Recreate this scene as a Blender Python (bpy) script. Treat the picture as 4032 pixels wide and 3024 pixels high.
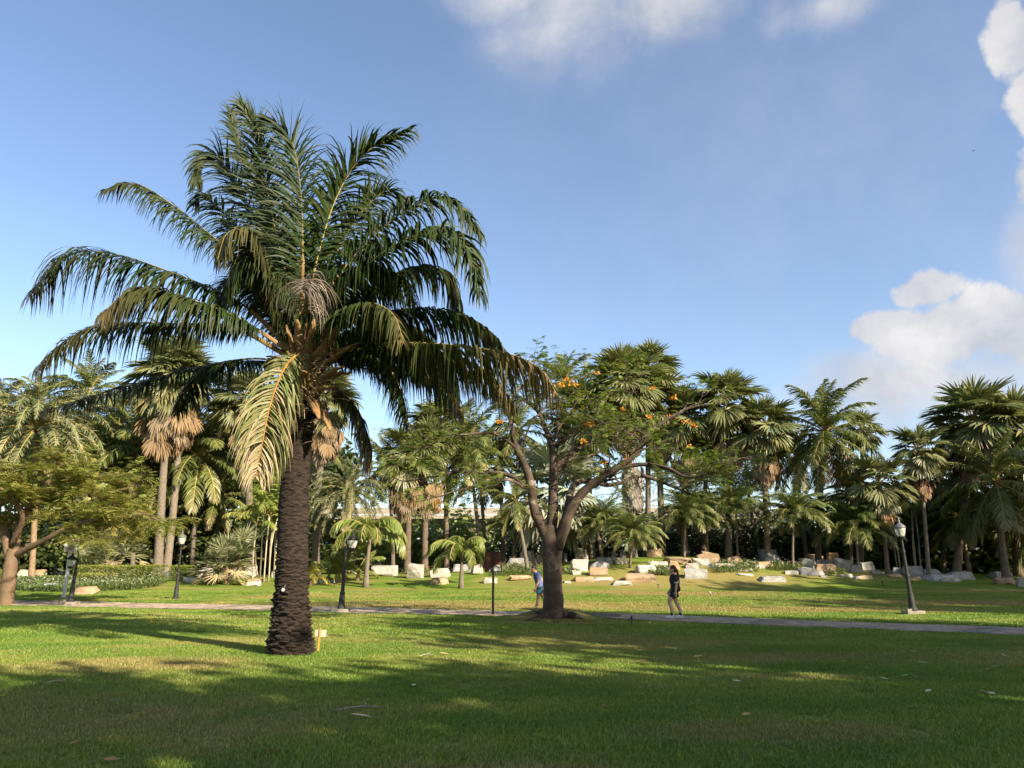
import bpy, bmesh, math, random
import numpy as np
from mathutils import Vector, Matrix, noise

for o in list(bpy.data.objects):
    bpy.data.objects.remove(o, do_unlink=True)
SC = bpy.context.scene
COL = SC.collection
R = math.radians
rng = np.random.default_rng(7)
random.seed(7)

# ------------------------------------------------------------------ camera
CAM_H = 1.6
F_PX = 2912.0
PITCH = math.atan((2240 - 1512) / F_PX)
cam_data = bpy.data.cameras.new('camera')
cam = bpy.data.objects.new('camera', cam_data)
COL.objects.link(cam)
cam.location = (0, 0, CAM_H)
cam.rotation_euler = (math.pi / 2 + PITCH, 0, 0)
cam_data.sensor_width = 36.0
cam_data.lens = 36.0 * F_PX / 4032
cam_data.clip_start = 0.05
cam_data.clip_end = 6000
SC.camera = cam

# ------------------------------------------------------------------ light
SUN_EL, SUN_AZ = R(28), R(133)       # azimuth clockwise from +Y (the view direction)
SUN_DIR = Vector((math.sin(SUN_AZ) * math.cos(SUN_EL), math.cos(SUN_AZ) * math.cos(SUN_EL), math.sin(SUN_EL)))
sun_data = bpy.data.lights.new('sun', 'SUN')
sun_data.energy = 5.0
sun_data.angle = R(0.55)
sun_data.color = (1.0, 0.87, 0.68)
sun = bpy.data.objects.new('sun', sun_data)
COL.objects.link(sun)
sun.rotation_euler = (-SUN_DIR).to_track_quat('-Z', 'Y').to_euler()
sun.location = SUN_DIR * 60

# ------------------------------------------------------------------ exposure
SC.view_settings.view_transform = 'Standard'
SC.view_settings.look = 'None'
SC.view_settings.gamma = 1.0
SC.view_settings.exposure = 1.5
SC.view_settings.use_curve_mapping = False
SC.cycles.max_bounces = 4
SC.cycles.diffuse_bounces = 2
SC.cycles.transparent_max_bounces = 4
SC.cycles.use_denoising = True

# ------------------------------------------------------------------ pixel helpers (photo pixels, 4032 x 3024)
CP, SP = math.cos(PITCH), math.sin(PITCH)
def ray(px, py):
    u, v = (px - 2016) / F_PX, (1512 - py) / F_PX
    return np.array([u, CP - v * SP, SP + v * CP])
def P(px, py, Y):
    r = ray(px, py)
    t = Y / r[1]
    return np.array([r[0] * t, Y, CAM_H + r[2] * t])
def sstep(a, b, x):
    t = np.clip((x - a) / (b - a), 0, 1)
    return t * t * (3 - 2 * t)
MOUND = (1.42, 25.15)
def G(x, y):
    x = np.asarray(x, float); y = np.asarray(y, float)
    z = 0.30 * sstep(32, 47, y)
    amp = 0.80 + 1.50 * np.exp(-((x - 13) / 15.0) ** 2)
    z = z + amp * sstep(46.5, 61, y) * (1 - sstep(66, 78, y))
    z = z + 0.03 * np.sin(x * 0.35 + 1) * np.sin(y * 0.31) * sstep(6, 14, y)
    dy_ = y - MOUND[1]
    d2 = ((x - MOUND[0] + .1) / 1.05) ** 2 + (dy_ / np.where(dy_ > 0, .62, 1.0)) ** 2
    z = z + 0.40 * np.exp(-d2 * 0.9)
    return z
def on_ground(px, py):
    r = ray(px, py)
    t0, step = 3.0, 0.1
    t = t0
    while t < 400:
        p = np.array([0, 0, CAM_H]) + r * t
        if p[2] <= float(G(p[0], p[1])):
            break
        t += step
    if p[1] > 63:                                   # sight line passes over the crest: stand it on the crest
        p = np.array([0, 0, CAM_H]) + r * (61 / r[1])
    return np.array([p[0], p[1], float(G(p[0], p[1]))])
def base_at(px, Y, py=2200):
    """ground point in the vertical plane of pixel column px at depth Y"""
    x = P(px, py, Y)[0]
    return np.array([x, Y, float(G(x, Y))])

# ------------------------------------------------------------------ world: Nishita sky with procedural clouds
W = bpy.data.worlds.new('World')
SC.world = W
W.use_nodes = True
wn, wl = W.node_tree.nodes, W.node_tree.links
wn.clear()
def N(nodes, typ, **kw):
    n = nodes.new(typ)
    for k, v in kw.items():
        setattr(n, k, v)
    return n
w_out = N(wn, 'ShaderNodeOutputWorld')
w_sky = N(wn, 'ShaderNodeTexSky', sky_type='NISHITA', sun_disc=False, sun_elevation=SUN_EL, sun_rotation=SUN_AZ,
          altitude=0, air_density=1.0, dust_density=0.9, ozone_density=2.8)
w_bg = N(wn, 'ShaderNodeBackground')
w_bg.inputs['Strength'].default_value = 0.095
w_tint = N(wn, 'ShaderNodeMixRGB', blend_type='MULTIPLY')
w_tint.inputs[0].default_value = 1.0
w_tint.inputs[2].default_value = (1.0, 0.93, 0.90, 1)
wl.new(w_sky.outputs[0], w_tint.inputs[1])
wl.new(w_tint.outputs[0], w_bg.inputs['Color'])
w_cl = N(wn, 'ShaderNodeBackground')
w_tc = N(wn, 'ShaderNodeTexCoord')
def vmath(op, a, b=None):
    n = N(wn, 'ShaderNodeVectorMath', operation=op)
    for i, v in enumerate((a, b)):
        if v is None: continue
        if isinstance(v, (tuple, list, np.ndarray, Vector)): n.inputs[i].default_value = tuple(v)
        else: wl.new(v, n.inputs[i])
    return n
def smath(op, a, b=None, clamp=False):
    n = N(wn, 'ShaderNodeMath', operation=op, use_clamp=clamp)
    for i, v in enumerate((a, b)):
        if v is None: continue
        if isinstance(v, (int, float)): n.inputs[i].default_value = v
        else: wl.new(v, n.inputs[i])
    return n.outputs[0]
w_dir = vmath('NORMALIZE', w_tc.outputs['Generated']).outputs[0]
w_noise = N(wn, 'ShaderNodeTexNoise', noise_dimensions='3D')
w_noise.inputs['Scale'].default_value = 9.0
w_noise.inputs['Detail'].default_value = 9
w_noise.inputs['Roughness'].default_value = 0.58
w_noise.inputs['Distortion'].default_value = 0.15
wl.new(w_dir, w_noise.inputs['Vector'])
w_wisp = N(wn, 'ShaderNodeTexNoise', noise_dimensions='3D')
w_wisp.inputs['Scale'].default_value = 5.5
w_wisp.inputs['Detail'].default_value = 7
w_wisp.inputs['Roughness'].default_value = 0.6
w_wisp.inputs['Distortion'].default_value = 0.3
wl.new(w_dir, w_wisp.inputs['Vector'])
def cloud_blob(c, rx, ry):
    c = Vector(c).normalized()
    right = Vector((0, 0, 1)).cross(c) * -1
    right = right.normalized() if right.length > 1e-3 else Vector((1, 0, 0))
    up = right.cross(c)
    dlt = vmath('SUBTRACT', w_dir, tuple(c)).outputs[0]
    a = smath('MULTIPLY', vmath('DOT_PRODUCT', dlt, tuple(right)).outputs['Value'], 1 / rx)
    b = smath('MULTIPLY', vmath('DOT_PRODUCT', dlt, tuple(up)).outputs['Value'], 1 / ry)
    d = smath('SQRT', smath('ADD', smath('MULTIPLY', a, a), smath('MULTIPLY', b, b)))
    return smath('SUBTRACT', 1.0, d, True)          # 1 in the middle, 0 at the rim
def pxdir(px, py): return ray(px, py)
puffs = [(pxdir(3780, 1310), .16, .075), (pxdir(3470, 1285), .09, .035), (pxdir(4060, 1310), .13, .085), (pxdir(3640, 1140), .065, .04),
         (pxdir(4100, 740), .050, .085), (pxdir(3990, 150), .042, .075), (pxdir(4090, 400), .042, .08),
         ((.95, .35, .5), .22, .12), ((-.9, -.5, .45), .3, .15), ((-.2, -.9, .4), .28, .14), ((-.95, .1, .75), .2, .12)]
wisps = [(pxdir(2230, 10), .19, .14), (pxdir(2600, 0), .15, .075), (pxdir(2000, 0), .12, .06), (pxdir(3250, 20), .1, .05), (pxdir(3600, 1500), .3, .08), (pxdir(4090, 960), .06, .10), ((.3, .3, 1.2), .3, .2), ((.6, -.6, 1.0), .35, .25), ((-.7, -.2, 1.1), .3, .2), (pxdir(3950, 1500), .3, .10)]
def maxall(lst):
    cur = None
    for c, rx, ry in lst:
        v = cloud_blob(c, rx, ry)
        cur = v if cur is None else smath('MAXIMUM', cur, v)
    return cur
puff_m = maxall(puffs)
wisp_m = maxall(wisps)
def mapr(v, a, b, smooth=True):
    n = N(wn, 'ShaderNodeMapRange', interpolation_type='SMOOTHSTEP' if smooth else 'LINEAR')
    wl.new(v, n.inputs['Value'])
    n.inputs['From Min'].default_value = a
    n.inputs['From Max'].default_value = b
    return n.outputs[0]
# density = soft blob + noise, thresholded
pd = mapr(smath('ADD', smath('MULTIPLY', puff_m, 1.25), smath('MULTIPLY', w_noise.outputs['Fac'], 2.2)), 1.52, 1.82)
pd = smath('MULTIPLY', pd, mapr(puff_m, 0.0, 0.35))
wd = mapr(smath('ADD', smath('MULTIPLY', wisp_m, 1.1), smath('MULTIPLY', w_wisp.outputs['Fac'], 2.0)), 1.15, 2.35)
wd = smath('MULTIPLY', smath('MULTIPLY', wd, mapr(wisp_m, 0.0, 0.5)), 0.85)
veil = smath('MULTIPLY', maxall([(pxdir(3500, 500), .65, .55), ((.9, .1, .9), .6, .5), ((-.6, -.6, .8), .6, .5)]), 0.20)
veil = smath('MULTIPLY', veil, mapr(w_wisp.outputs['Fac'], 0.15, 0.75))
cf = smath('MAXIMUM', smath('MULTIPLY', pd, 0.93), smath('ADD', wd, veil, True))
w_shade = N(wn, 'ShaderNodeMapRange')
wl.new(w_noise.outputs['Fac'], w_shade.inputs['Value'])
w_shade.inputs['From Min'].default_value = 0.3
w_shade.inputs['From Max'].default_value = 0.7
w_cramp = N(wn, 'ShaderNodeMixRGB')
w_cramp.inputs[1].default_value = (0.31, 0.33, 0.375, 1)
w_cramp.inputs[2].default_value = (0.60, 0.575, 0.56, 1)
wl.new(w_shade.outputs[0], w_cramp.inputs[0])
wl.new(w_cramp.outputs[0], w_cl.inputs['Color'])
w_cl.inputs['Strength'].default_value = 0.58
w_mix = N(wn, 'ShaderNodeMixShader')
wl.new(cf, w_mix.inputs[0])
wl.new(w_bg.outputs[0], w_mix.inputs[1])
wl.new(w_cl.outputs[0], w_mix.inputs[2])
wl.new(w_mix.outputs[0], w_out.inputs['Surface'])

# ------------------------------------------------------------------ object helpers
def props(o, label=None, cat=None, group=None, kind=None):
    if label: o['label'] = label
    if cat: o['category'] = cat
    if group: o['group'] = group
    if kind: o['kind'] = kind
    return o
def empty(name, loc=(0, 0, 0)):
    o = bpy.data.objects.new(name, None)
    o.empty_display_size = 0.2
    COL.objects.link(o)
    o.location = tuple(float(v) for v in loc)
    return o
def child(name, mesh, parent, loc=(0, 0, 0), rot=(0, 0, 0), scale=1.0):
    o = bpy.data.objects.new(name, mesh)
    COL.objects.link(o)
    o.parent = parent
    o.location = tuple(float(v) for v in loc)
    o.rotation_euler = rot
    o.scale = (scale,) * 3 if isinstance(scale, (int, float)) else scale
    return o
class MB:
    """collects geometry; build() makes one mesh"""
    def __init__(self): self.v, self.f, self.m, self.c, self.n = [], [], [], [], 0
    def add(self, v, f, mat=0, col=0.0):
        v = np.asarray(v, float).reshape(-1, 3)
        f = np.asarray(f, int)
        self.v.append(v)
        self.f.extend((f + self.n).tolist())
        self.m.append(np.full(len(f), mat, np.int32))
        c = np.asarray(col, float)
        if c.ndim == 0: c = np.full(len(v), float(c))
        self.c.append(c)
        self.n += len(v)
        return self
    def addp(self, v, faces, mat=0, col=0.0):       # faces of mixed size
        v = np.asarray(v, float).reshape(-1, 3)
        self.v.append(v)
        self.f.extend([[i + self.n for i in f] for f in faces])
        self.m.append(np.full(len(faces), mat, np.int32))
        self.c.append(np.full(len(v), float(col)))
        self.n += len(v)
        return self
    def box(self, c, s, rotz=0.0, mat=0, col=0.0):
        c, h = np.asarray(c, float), np.asarray(s, float) / 2
        v = np.array([[x, y, z] for z in (-1, 1) for y in (-1, 1) for x in (-1, 1)]) * h
        if rotz:
            ca, sa = math.cos(rotz), math.sin(rotz)
            v = np.stack([v[:, 0] * ca - v[:, 1] * sa, v[:, 0] * sa + v[:, 1] * ca, v[:, 2]], 1)
        return self.add(v + c, [[0, 2, 3, 1], [4, 5, 7, 6], [0, 1, 5, 4], [2, 6, 7, 3], [0, 4, 6, 2], [1, 3, 7, 5]], mat, col)
    def tube(self, pts, radii, n=8, mat=0, col=0.0, cap=True, squash=None):
        pts = np.asarray(pts, float)
        k = len(pts)
        radii = np.broadcast_to(np.asarray(radii, float), (k,)) if np.ndim(radii) < 2 else np.asarray(radii, float)
        T = np.gradient(pts, axis=0)
        T /= np.linalg.norm(T, axis=1)[:, None] + 1e-9
        ref = np.array([0, 0, 1.0]) if abs(T[0][2]) < 0.9 else np.array([1.0, 0, 0])
        a = np.linspace(0, 2 * np.pi, n, endpoint=False)
        vs = []
        U = ref - T[0] * np.dot(ref, T[0])
        for i in range(k):
            U = U - T[i] * np.dot(U, T[i])
            U /= np.linalg.norm(U) + 1e-9
            Vv = np.cross(T[i], U)
            ru, rv = (radii[i], radii[i]) if radii.ndim == 1 else radii[i]
            vs.append(pts[i] + np.cos(a)[:, None] * U * ru + np.sin(a)[:, None] * Vv * rv)
        i, j = np.meshgrid(np.arange(k - 1), np.arange(n), indexing='ij')
        j2 = (j + 1) % n
        q = np.stack([i * n + j, i * n + j2, (i + 1) * n + j2, (i + 1) * n + j], -1).reshape(-1, 4)
        b = self.n
        if np.ndim(col) == 1: col = np.repeat(col, n)
        self.add(np.concatenate(vs), q, mat, col)
        if cap:
            self.f.append([b + x for x in range(n)][::-1]); self.f.append([b + (k - 1) * n + x for x in range(n)])
            self.m.append(np.full(2, mat, np.int32))
        return self
    def lathe(self, prof, n=16, c=(0, 0, 0), mat=0, col=0.0):
        prof = np.asarray(prof, float)
        a = np.linspace(0, 2 * np.pi, n, endpoint=False)
        v = np.stack([prof[:, 0][:, None] * np.cos(a), prof[:, 0][:, None] * np.sin(a), np.repeat(prof[:, 1][:, None], n, 1)], -1).reshape(-1, 3) + np.asarray(c, float)
        k = len(prof)
        i, j = np.meshgrid(np.arange(k - 1), np.arange(n), indexing='ij')
        j2 = (j + 1) % n
        return self.add(v, np.stack([i * n + j, i * n + j2, (i + 1) * n + j2, (i + 1) * n + j], -1).reshape(-1, 4), mat, col)
    def strips(self, B, D, Wd, L, w, droop, seg=3, mat=0, col=0.0, prof=None, g=(0, 0, -1)):
        """K thin blades starting at B along D, drooping towards g"""
        B, D, Wd = [np.array(x, float) for x in (B, D, Wd)]
        K = len(B)
        L, w, droop = [np.broadcast_to(np.asarray(x, float), (K,)) for x in (L, w, droop)]
        g = np.asarray(g, float)
        if prof is None: prof = [0.55, 1.0, 0.75, 0.06] if seg == 3 else ([0.6, 1.0, 0.08] if seg == 2 else np.concatenate([[0.5], np.linspace(1, 0.06, seg)]))
        rows, p = [], B.copy()
        for s in range(seg + 1):
            D = D / (np.linalg.norm(D, axis=1)[:, None] + 1e-9)
            Wp = Wd - D * (Wd * D).sum(1)[:, None]
            Wp /= np.linalg.norm(Wp, axis=1)[:, None] + 1e-9
            hw = (w * prof[s] * 0.5)[:, None]
            rows.append(np.stack([p - Wp * hw, p + Wp * hw], 1))
            p = p + D * (L / seg)[:, None]
            D = D + g * (droop / seg * (1 + s * 0.4))[:, None]
        v = np.stack(rows, 1).reshape(-1, 3)                   # K, seg+1, 2
        k, s = np.meshgrid(np.arange(K), np.arange(seg), indexing='ij')
        b = k * (seg + 1) * 2 + s * 2
        q = np.stack([b, b + 1, b + 3, b + 2], -1).reshape(-1, 4)
        c = np.broadcast_to(np.asarray(col, float), (K,))
        c = np.repeat(c, (seg + 1) * 2)
        return self.add(v, q, mat, c)
    def mesh(self, name, mats, smooth=False):
        me = bpy.data.meshes.new(name)
        V = np.concatenate(self.v)
        me.from_pydata(V.tolist(), [], self.f)
        for m in (mats if isinstance(mats, (list, tuple)) else [mats]): me.materials.append(m)
        me.polygons.foreach_set('material_index', np.concatenate(self.m))
        C = np.concatenate(self.c)
        at = me.attributes.new('tint', 'FLOAT', 'POINT')
        at.data.foreach_set('value', C.astype(np.float32))
        if smooth: me.polygons.foreach_set('use_smooth', np.ones(len(me.polygons), bool))
        me.update()
        return me
    def obj(self, name, mats, parent=None, smooth=False, loc=(0, 0, 0)):
        o = bpy.data.objects.new(name, self.mesh(name, mats, smooth))
        COL.objects.link(o)
        if parent is not None: o.parent = parent
        o.location = tuple(float(v) for v in loc)
        return o
def catmull(pts, n=24):
    pts = np.asarray(pts, float)
    if len(pts) == 2: return np.linspace(pts[0], pts[1], n)
    e = np.concatenate([[2 * pts[0] - pts[1]], pts, [2 * pts[-1] - pts[-2]]])
    k = len(pts) - 1
    out = []
    for u in np.linspace(0, k, n):
        i = min(int(u), k - 1); t = u - i
        p0, p1, p2, p3 = e[i:i + 4]
        out.append(0.5 * (2 * p1 + (p2 - p0) * t + (2 * p0 - 5 * p1 + 4 * p2 - p3) * t * t + (3 * p1 - p0 - 3 * p2 + p3) * t ** 3))
    return np.array(out)
def unit(v): return np.asarray(v, float) / (np.linalg.norm(v) + 1e-9)
ORD = ['first', 'second', 'third', 'fourth', 'fifth', 'sixth', 'seventh', 'eighth', 'ninth', 'tenth', 'eleventh', 'twelfth', 'thirteenth', 'fourteenth', 'fifteenth', 'sixteenth', 'seventeenth', 'eighteenth', 'nineteenth', 'twentieth']

# ------------------------------------------------------------------ materials
def new_mat(name):
    m = bpy.data.materials.new(name)
    m.use_nodes = True
    nt = m.node_tree
    nt.nodes.clear()
    return m, nt.nodes, nt.links
def mixc(ns, ls, fac, a, b, blend='MIX'):
    n = ns.new('ShaderNodeMixRGB'); n.blend_type = blend
    for i, v in enumerate((fac, a, b)):
        if isinstance(v, (int, float)): n.inputs[i].default_value = v
        elif isinstance(v, tuple): n.inputs[i].default_value = (*v, 1) if len(v) == 3 else v
        else: ls.new(v, n.inputs[i])
    return n.outputs[0]
def nnoise(ns, ls, vec, scale, detail=4, rough=0.55, dist=0.0):
    n = ns.new('ShaderNodeTexNoise')
    n.inputs['Scale'].default_value = scale
    n.inputs['Detail'].default_value = detail
    n.inputs['Roughness'].default_value = rough
    n.inputs['Distortion'].default_value = dist
    if vec is not None: ls.new(vec, n.inputs['Vector'])
    return n.outputs['Fac']
def nramp(ns, ls, v, a, b):
    n = ns.new('ShaderNodeMapRange'); n.interpolation_type = 'SMOOTHSTEP'
    ls.new(v, n.inputs['Value'])
    n.inputs['From Min'].default_value = a; n.inputs['From Max'].default_value = b
    return n.outputs[0]
def leaf_mat(name, c1, c2, dry=(0.33, 0.21, 0.10), rough=0.45, trans=0.28, spec=0.35, nscale=6.0):
    """leaf: colour varies per object, by noise and towards `dry` along the tint attribute"""
    m, ns, ls = new_mat(name)
    oi = ns.new('ShaderNodeObjectInfo')
    tc = ns.new('ShaderNodeTexCoord')
    f = nramp(ns, ls, nnoise(ns, ls, tc.outputs['Object'], nscale, 3), 0.3, 0.7)
    mx = ns.new('ShaderNodeMath'); mx.operation = 'MULTIPLY_ADD'; mx.use_clamp = True
    ls.new(f, mx.inputs[0]); mx.inputs[1].default_value = 0.5
    hf = ns.new('ShaderNodeMath'); hf.operation = 'MULTIPLY'; hf.inputs[1].default_value = 0.5
    ls.new(oi.outputs['Random'], hf.inputs[0]); ls.new(hf.outputs[0], mx.inputs[2])
    base = mixc(ns, ls, mx.outputs[0], c1, c2)
    at = ns.new('ShaderNodeAttribute'); at.attribute_name = 'tint'
    base = mixc(ns, ls, at.outputs['Fac'], base, dry)
    pb = ns.new('ShaderNodeBsdfPrincipled')
    ls.new(base, pb.inputs['Base Color'])
    pb.inputs['Roughness'].default_value = rough
    pb.inputs['Specular IOR Level'].default_value = spec
    tr = ns.new('ShaderNodeBsdfTranslucent')
    ls.new(mixc(ns, ls, 1.0, base, (1.15, 1.2, 0.6), 'MULTIPLY'), tr.inputs['Color'])
    ms = ns.new('ShaderNodeMixShader'); ms.inputs[0].default_value = trans
    ls.new(pb.outputs[0], ms.inputs[1]); ls.new(tr.outputs[0], ms.inputs[2])
    out = ns.new('ShaderNodeOutputMaterial')
    ls.new(ms.outputs[0], out.inputs['Surface'])
    return m
def solid_mat(name, c1, c2, scale=4.0, rough=0.8, bump=0.0, bscale=20.0, c3=None, s3=1.0, metal=0.0, spec=0.3, stretch=None, objvar=0.0, coord='Object', t3=(0.5, 0.65)):
    m, ns, ls = new_mat(name)
    tc = ns.new('ShaderNodeTexCoord')
    vec = tc.outputs[coord]
    if stretch:
        mp = ns.new('ShaderNodeMapping'); mp.inputs['Scale'].default_value = stretch
        ls.new(vec, mp.inputs['Vector']); vec = mp.outputs[0]
    base = mixc(ns, ls, nramp(ns, ls, nnoise(ns, ls, vec, scale, 6, 0.6), 0.3, 0.7), c1, c2)
    if c3: base = mixc(ns, ls, nramp(ns, ls, nnoise(ns, ls, vec, s3, 5, 0.6, 0.4), *t3), base, c3)
    if objvar:
        oi = ns.new('ShaderNodeObjectInfo')
        mr = ns.new('ShaderNodeMapRange'); mr.inputs['To Min'].default_value = 1 - objvar; mr.inputs['To Max'].default_value = 1 + objvar
        ls.new(oi.outputs['Random'], mr.inputs['Value'])
        base = mixc(ns, ls, 1.0, base, mr.outputs[0], 'MULTIPLY')
    pb = ns.new('ShaderNodeBsdfPrincipled')
    ls.new(base, pb.inputs['Base Color'])
    pb.inputs['Roughness'].default_value = rough
    pb.inputs['Metallic'].default_value = metal
    pb.inputs['Specular IOR Level'].default_value = spec
    if bump:
        bp = ns.new('ShaderNodeBump'); bp.inputs['Strength'].default_value = bump; bp.inputs['Distance'].default_value = 0.05
        ls.new(nnoise(ns, ls, vec, bscale, 6, 0.65), bp.inputs['Height']); ls.new(bp.outputs[0], pb.inputs['Normal'])
    out = ns.new('ShaderNodeOutputMaterial')
    ls.new(pb.outputs[0], out.inputs['Surface'])
    return m
def grass_color(ns, ls):
    """lawn colour from the world position, shared by the soil sheet and the blades"""
    ge = ns.new('ShaderNodeNewGeometry')
    pos = ge.outputs['Position']
    mp = ns.new('ShaderNodeMapping'); mp.inputs['Scale'].default_value = (0.55, 1.0, 0.0)
    ls.new(pos, mp.inputs['Vector'])
    v = mp.outputs[0]
    base = mixc(ns, ls, nramp(ns, ls, nnoise(ns, ls, v, 0.5, 4), 0.35, 0.65), (0.096, 0.168, 0.018), (0.168, 0.218, 0.036))
    dryn = nramp(ns, ls, nnoise(ns, ls, v, 0.23, 6, 0.62, 0.6), 0.49, 0.68)
    base = mixc(ns, ls, dryn, base, (0.245, 0.220, 0.068))
    # worn straw-brown patches that lie where the photo has them: (x, y, rx, ry, amount)
    for (cx, cy, rx, ry, am) in ((-5.5, 8.6, 3.2, 2.2, .40), (-6.5, 13.0, 2.8, 1.1, .5), (-1.0, 33.5, 12, 2.2, .8), (11, 31, 9, 2.2, .75), (9.5, 43.5, 6, 3, .9), (4.5, 45, 6, 2.0, .7),
                                 (22, 36, 9, 2.4, .75), (27, 46, 7, 2.5, .8), (1.3, 24.6, 1.5, 1.1, .95), (1.2, 23.4, 2.2, 1.0, .7), (12, 52, 9, 4.5, .75), (3, 51, 6, 3, .5), (-9, 48, 4, 1.5, .6), (-3.5, 36, 7, 1.3, .6), (2.0, 17.5, 4, 1.8, .5), (5.0, 14.5, 3.5, 1.0, .5), (-.2, 6.4, 1.4, .5, .6), (2.6, 8.0, 1.6, .6, .45), (-11, 40, 5, 1.6, .5)):
        s = ns.new('ShaderNodeVectorMath'); s.operation = 'SUBTRACT'; ls.new(pos, s.inputs[0]); s.inputs[1].default_value = (cx, cy, 0)
        k = ns.new('ShaderNodeVectorMath'); k.operation = 'MULTIPLY'; ls.new(s.outputs[0], k.inputs[0]); k.inputs[1].default_value = (1 / rx, 1 / ry, 0)
        l = ns.new('ShaderNodeVectorMath'); l.operation = 'LENGTH'; ls.new(k.outputs[0], l.inputs[0])
        a = ns.new('ShaderNodeMath'); a.operation = 'MULTIPLY_ADD'
        ls.new(nnoise(ns, ls, v, 0.9, 5, 0.6), a.inputs[0]); a.inputs[1].default_value = 1.5; ls.new(l.outputs['Value'], a.inputs[2])
        inv = ns.new('ShaderNodeMapRange'); inv.interpolation_type = 'SMOOTHSTEP'
        ls.new(a.outputs[0], inv.inputs['Value'])
        inv.inputs['From Min'].default_value = 2.0; inv.inputs['From Max'].default_value = 1.15
        inv.inputs['To Min'].default_value = 0; inv.inputs['To Max'].default_value = am
        base = mixc(ns, ls, inv.outputs[0], base, (0.265, 0.200, 0.080))
    return base, pos
def lawn_mat():
    m, ns, ls = new_mat('lawn')
    base, pos = grass_color(ns, ls)
    fine = nramp(ns, ls, nnoise(ns, ls, pos, 22, 5, 0.7), 0.32, 0.68)
    base = mixc(ns, ls, 1.0, base, mixc(ns, ls, fine, (0.62, 0.60, 0.5), (1.12, 1.12, 1.05)), 'MULTIPLY')
    pb = ns.new('ShaderNodeBsdfPrincipled')
    ls.new(base, pb.inputs['Base Color'])
    pb.inputs['Roughness'].default_value = 0.9
    pb.inputs['Specular IOR Level'].default_value = 0.1
    bp = ns.new('ShaderNodeBump'); bp.inputs['Strength'].default_value = 0.5; bp.inputs['Distance'].default_value = 0.05
    ls.new(nnoise(ns, ls, pos, 30, 4, 0.7), bp.inputs['Height']); ls.new(bp.outputs[0], pb.inputs['Normal'])
    out = ns.new('ShaderNodeOutputMaterial'); ls.new(pb.outputs[0], out.inputs['Surface'])
    return m
def blade_mat():
    m, ns, ls = new_mat('grass_blade')
    base, pos = grass_color(ns, ls)
    at = ns.new('ShaderNodeAttribute'); at.attribute_name = 'tint'
    base = mixc(ns, ls, 1.0, base, mixc(ns, ls, at.outputs['Fac'], (0.78, 0.84, 0.74), (2.2, 1.95, 2.2)), 'MULTIPLY')
    pb = ns.new('ShaderNodeBsdfPrincipled')
    ls.new(base, pb.inputs['Base Color'])
    pb.inputs['Roughness'].default_value = 0.42
    pb.inputs['Specular IOR Level'].default_value = 0.4
    tr = ns.new('ShaderNodeBsdfTranslucent')
    ls.new(mixc(ns, ls, 1.0, base, (1.2, 1.25, 0.6), 'MULTIPLY'), tr.inputs['Color'])
    ms = ns.new('ShaderNodeMixShader'); ms.inputs[0].default_value = 0.35
    ls.new(pb.outputs[0], ms.inputs[1]); ls.new(tr.outputs[0], ms.inputs[2])
    out = ns.new('ShaderNodeOutputMaterial'); ls.new(ms.outputs[0], out.inputs['Surface'])
    return m
def glass_mat(name, col=(0.75, 0.75, 0.66)):
    m, ns, ls = new_mat(name)
    pb = ns.new('ShaderNodeBsdfPrincipled')
    tc = ns.new('ShaderNodeTexCoord')
    ls.new(mixc(ns, ls, nramp(ns, ls, nnoise(ns, ls, tc.outputs['Object'], 6), .3, .7), col, tuple(c * .8 for c in col)), pb.inputs['Base Color'])
    pb.inputs['Roughness'].default_value = 0.12
    pb.inputs['Transmission Weight'].default_value = 0.55
    pb.inputs['IOR'].default_value = 1.3
    out = ns.new('ShaderNodeOutputMaterial'); ls.new(pb.outputs[0], out.inputs['Surface'])
    return m
M = {}
M['lawn'] = lawn_mat()
M['blade'] = blade_mat()
M['frond'] = leaf_mat('palm_leaflet', (0.007, 0.020, 0.004), (0.028, 0.048, 0.009), dry=(0.20, 0.13, 0.06), rough=0.5, trans=0.12, spec=0.16)
M['rachis'] = solid_mat('frond_stalk', (0.20, 0.17, 0.045), (0.30, 0.22, 0.08), 5, 0.5, objvar=0.25)
M['petiole'] = solid_mat('frond_base', (0.24, 0.135, 0.055), (0.14, 0.078, 0.036), 3, 0.65, 0.5, 12, c3=(0.20, 0.155, 0.045), s3=1.2)
M['dryfrond'] = leaf_mat('dry_leaflet', (0.20, 0.13, 0.06), (0.28, 0.20, 0.11), dry=(0.36, 0.28, 0.19), rough=0.7, trans=0.15, spec=0.15)
M['greyfrond'] = leaf_mat('grey_dry_leaflet', (0.12, 0.095, 0.07), (0.20, 0.165, 0.125), dry=(0.26, 0.21, 0.17), rough=0.8, trans=0.1, spec=0.1)
M['yellowfrond'] = leaf_mat('yellowing_leaflet', (0.10, 0.14, 0.03), (0.22, 0.22, 0.06), dry=(0.36, 0.275, 0.165), rough=0.5, trans=0.2)
M['orange_rachis'] = solid_mat('orange_stalk', (0.36, 0.19, 0.04), (0.28, 0.13, 0.03), 4, 0.5)
M['coco'] = leaf_mat('coconut_leaflet', (0.062, 0.098, 0.020), (0.150, 0.168, 0.042), rough=0.42, trans=0.25, spec=0.45)
M['date'] = leaf_mat('date_leaflet', (0.095, 0.125, 0.058), (0.165, 0.188, 0.092), rough=0.5, trans=0.15)
M['pygmy'] = leaf_mat('pygmy_leaflet', (0.060, 0.105, 0.022), (0.125, 0.165, 0.042), rough=0.36, trans=0.22, spec=0.45)
M['bottle'] = leaf_mat('bottle_palm_leaflet', (0.10, 0.16, 0.03), (0.20, 0.24, 0.05), rough=0.4, trans=0.3)
M['areca'] = leaf_mat('areca_leaflet', (0.13, 0.21, 0.035), (0.24, 0.28, 0.06), rough=0.4, trans=0.32)
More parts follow.
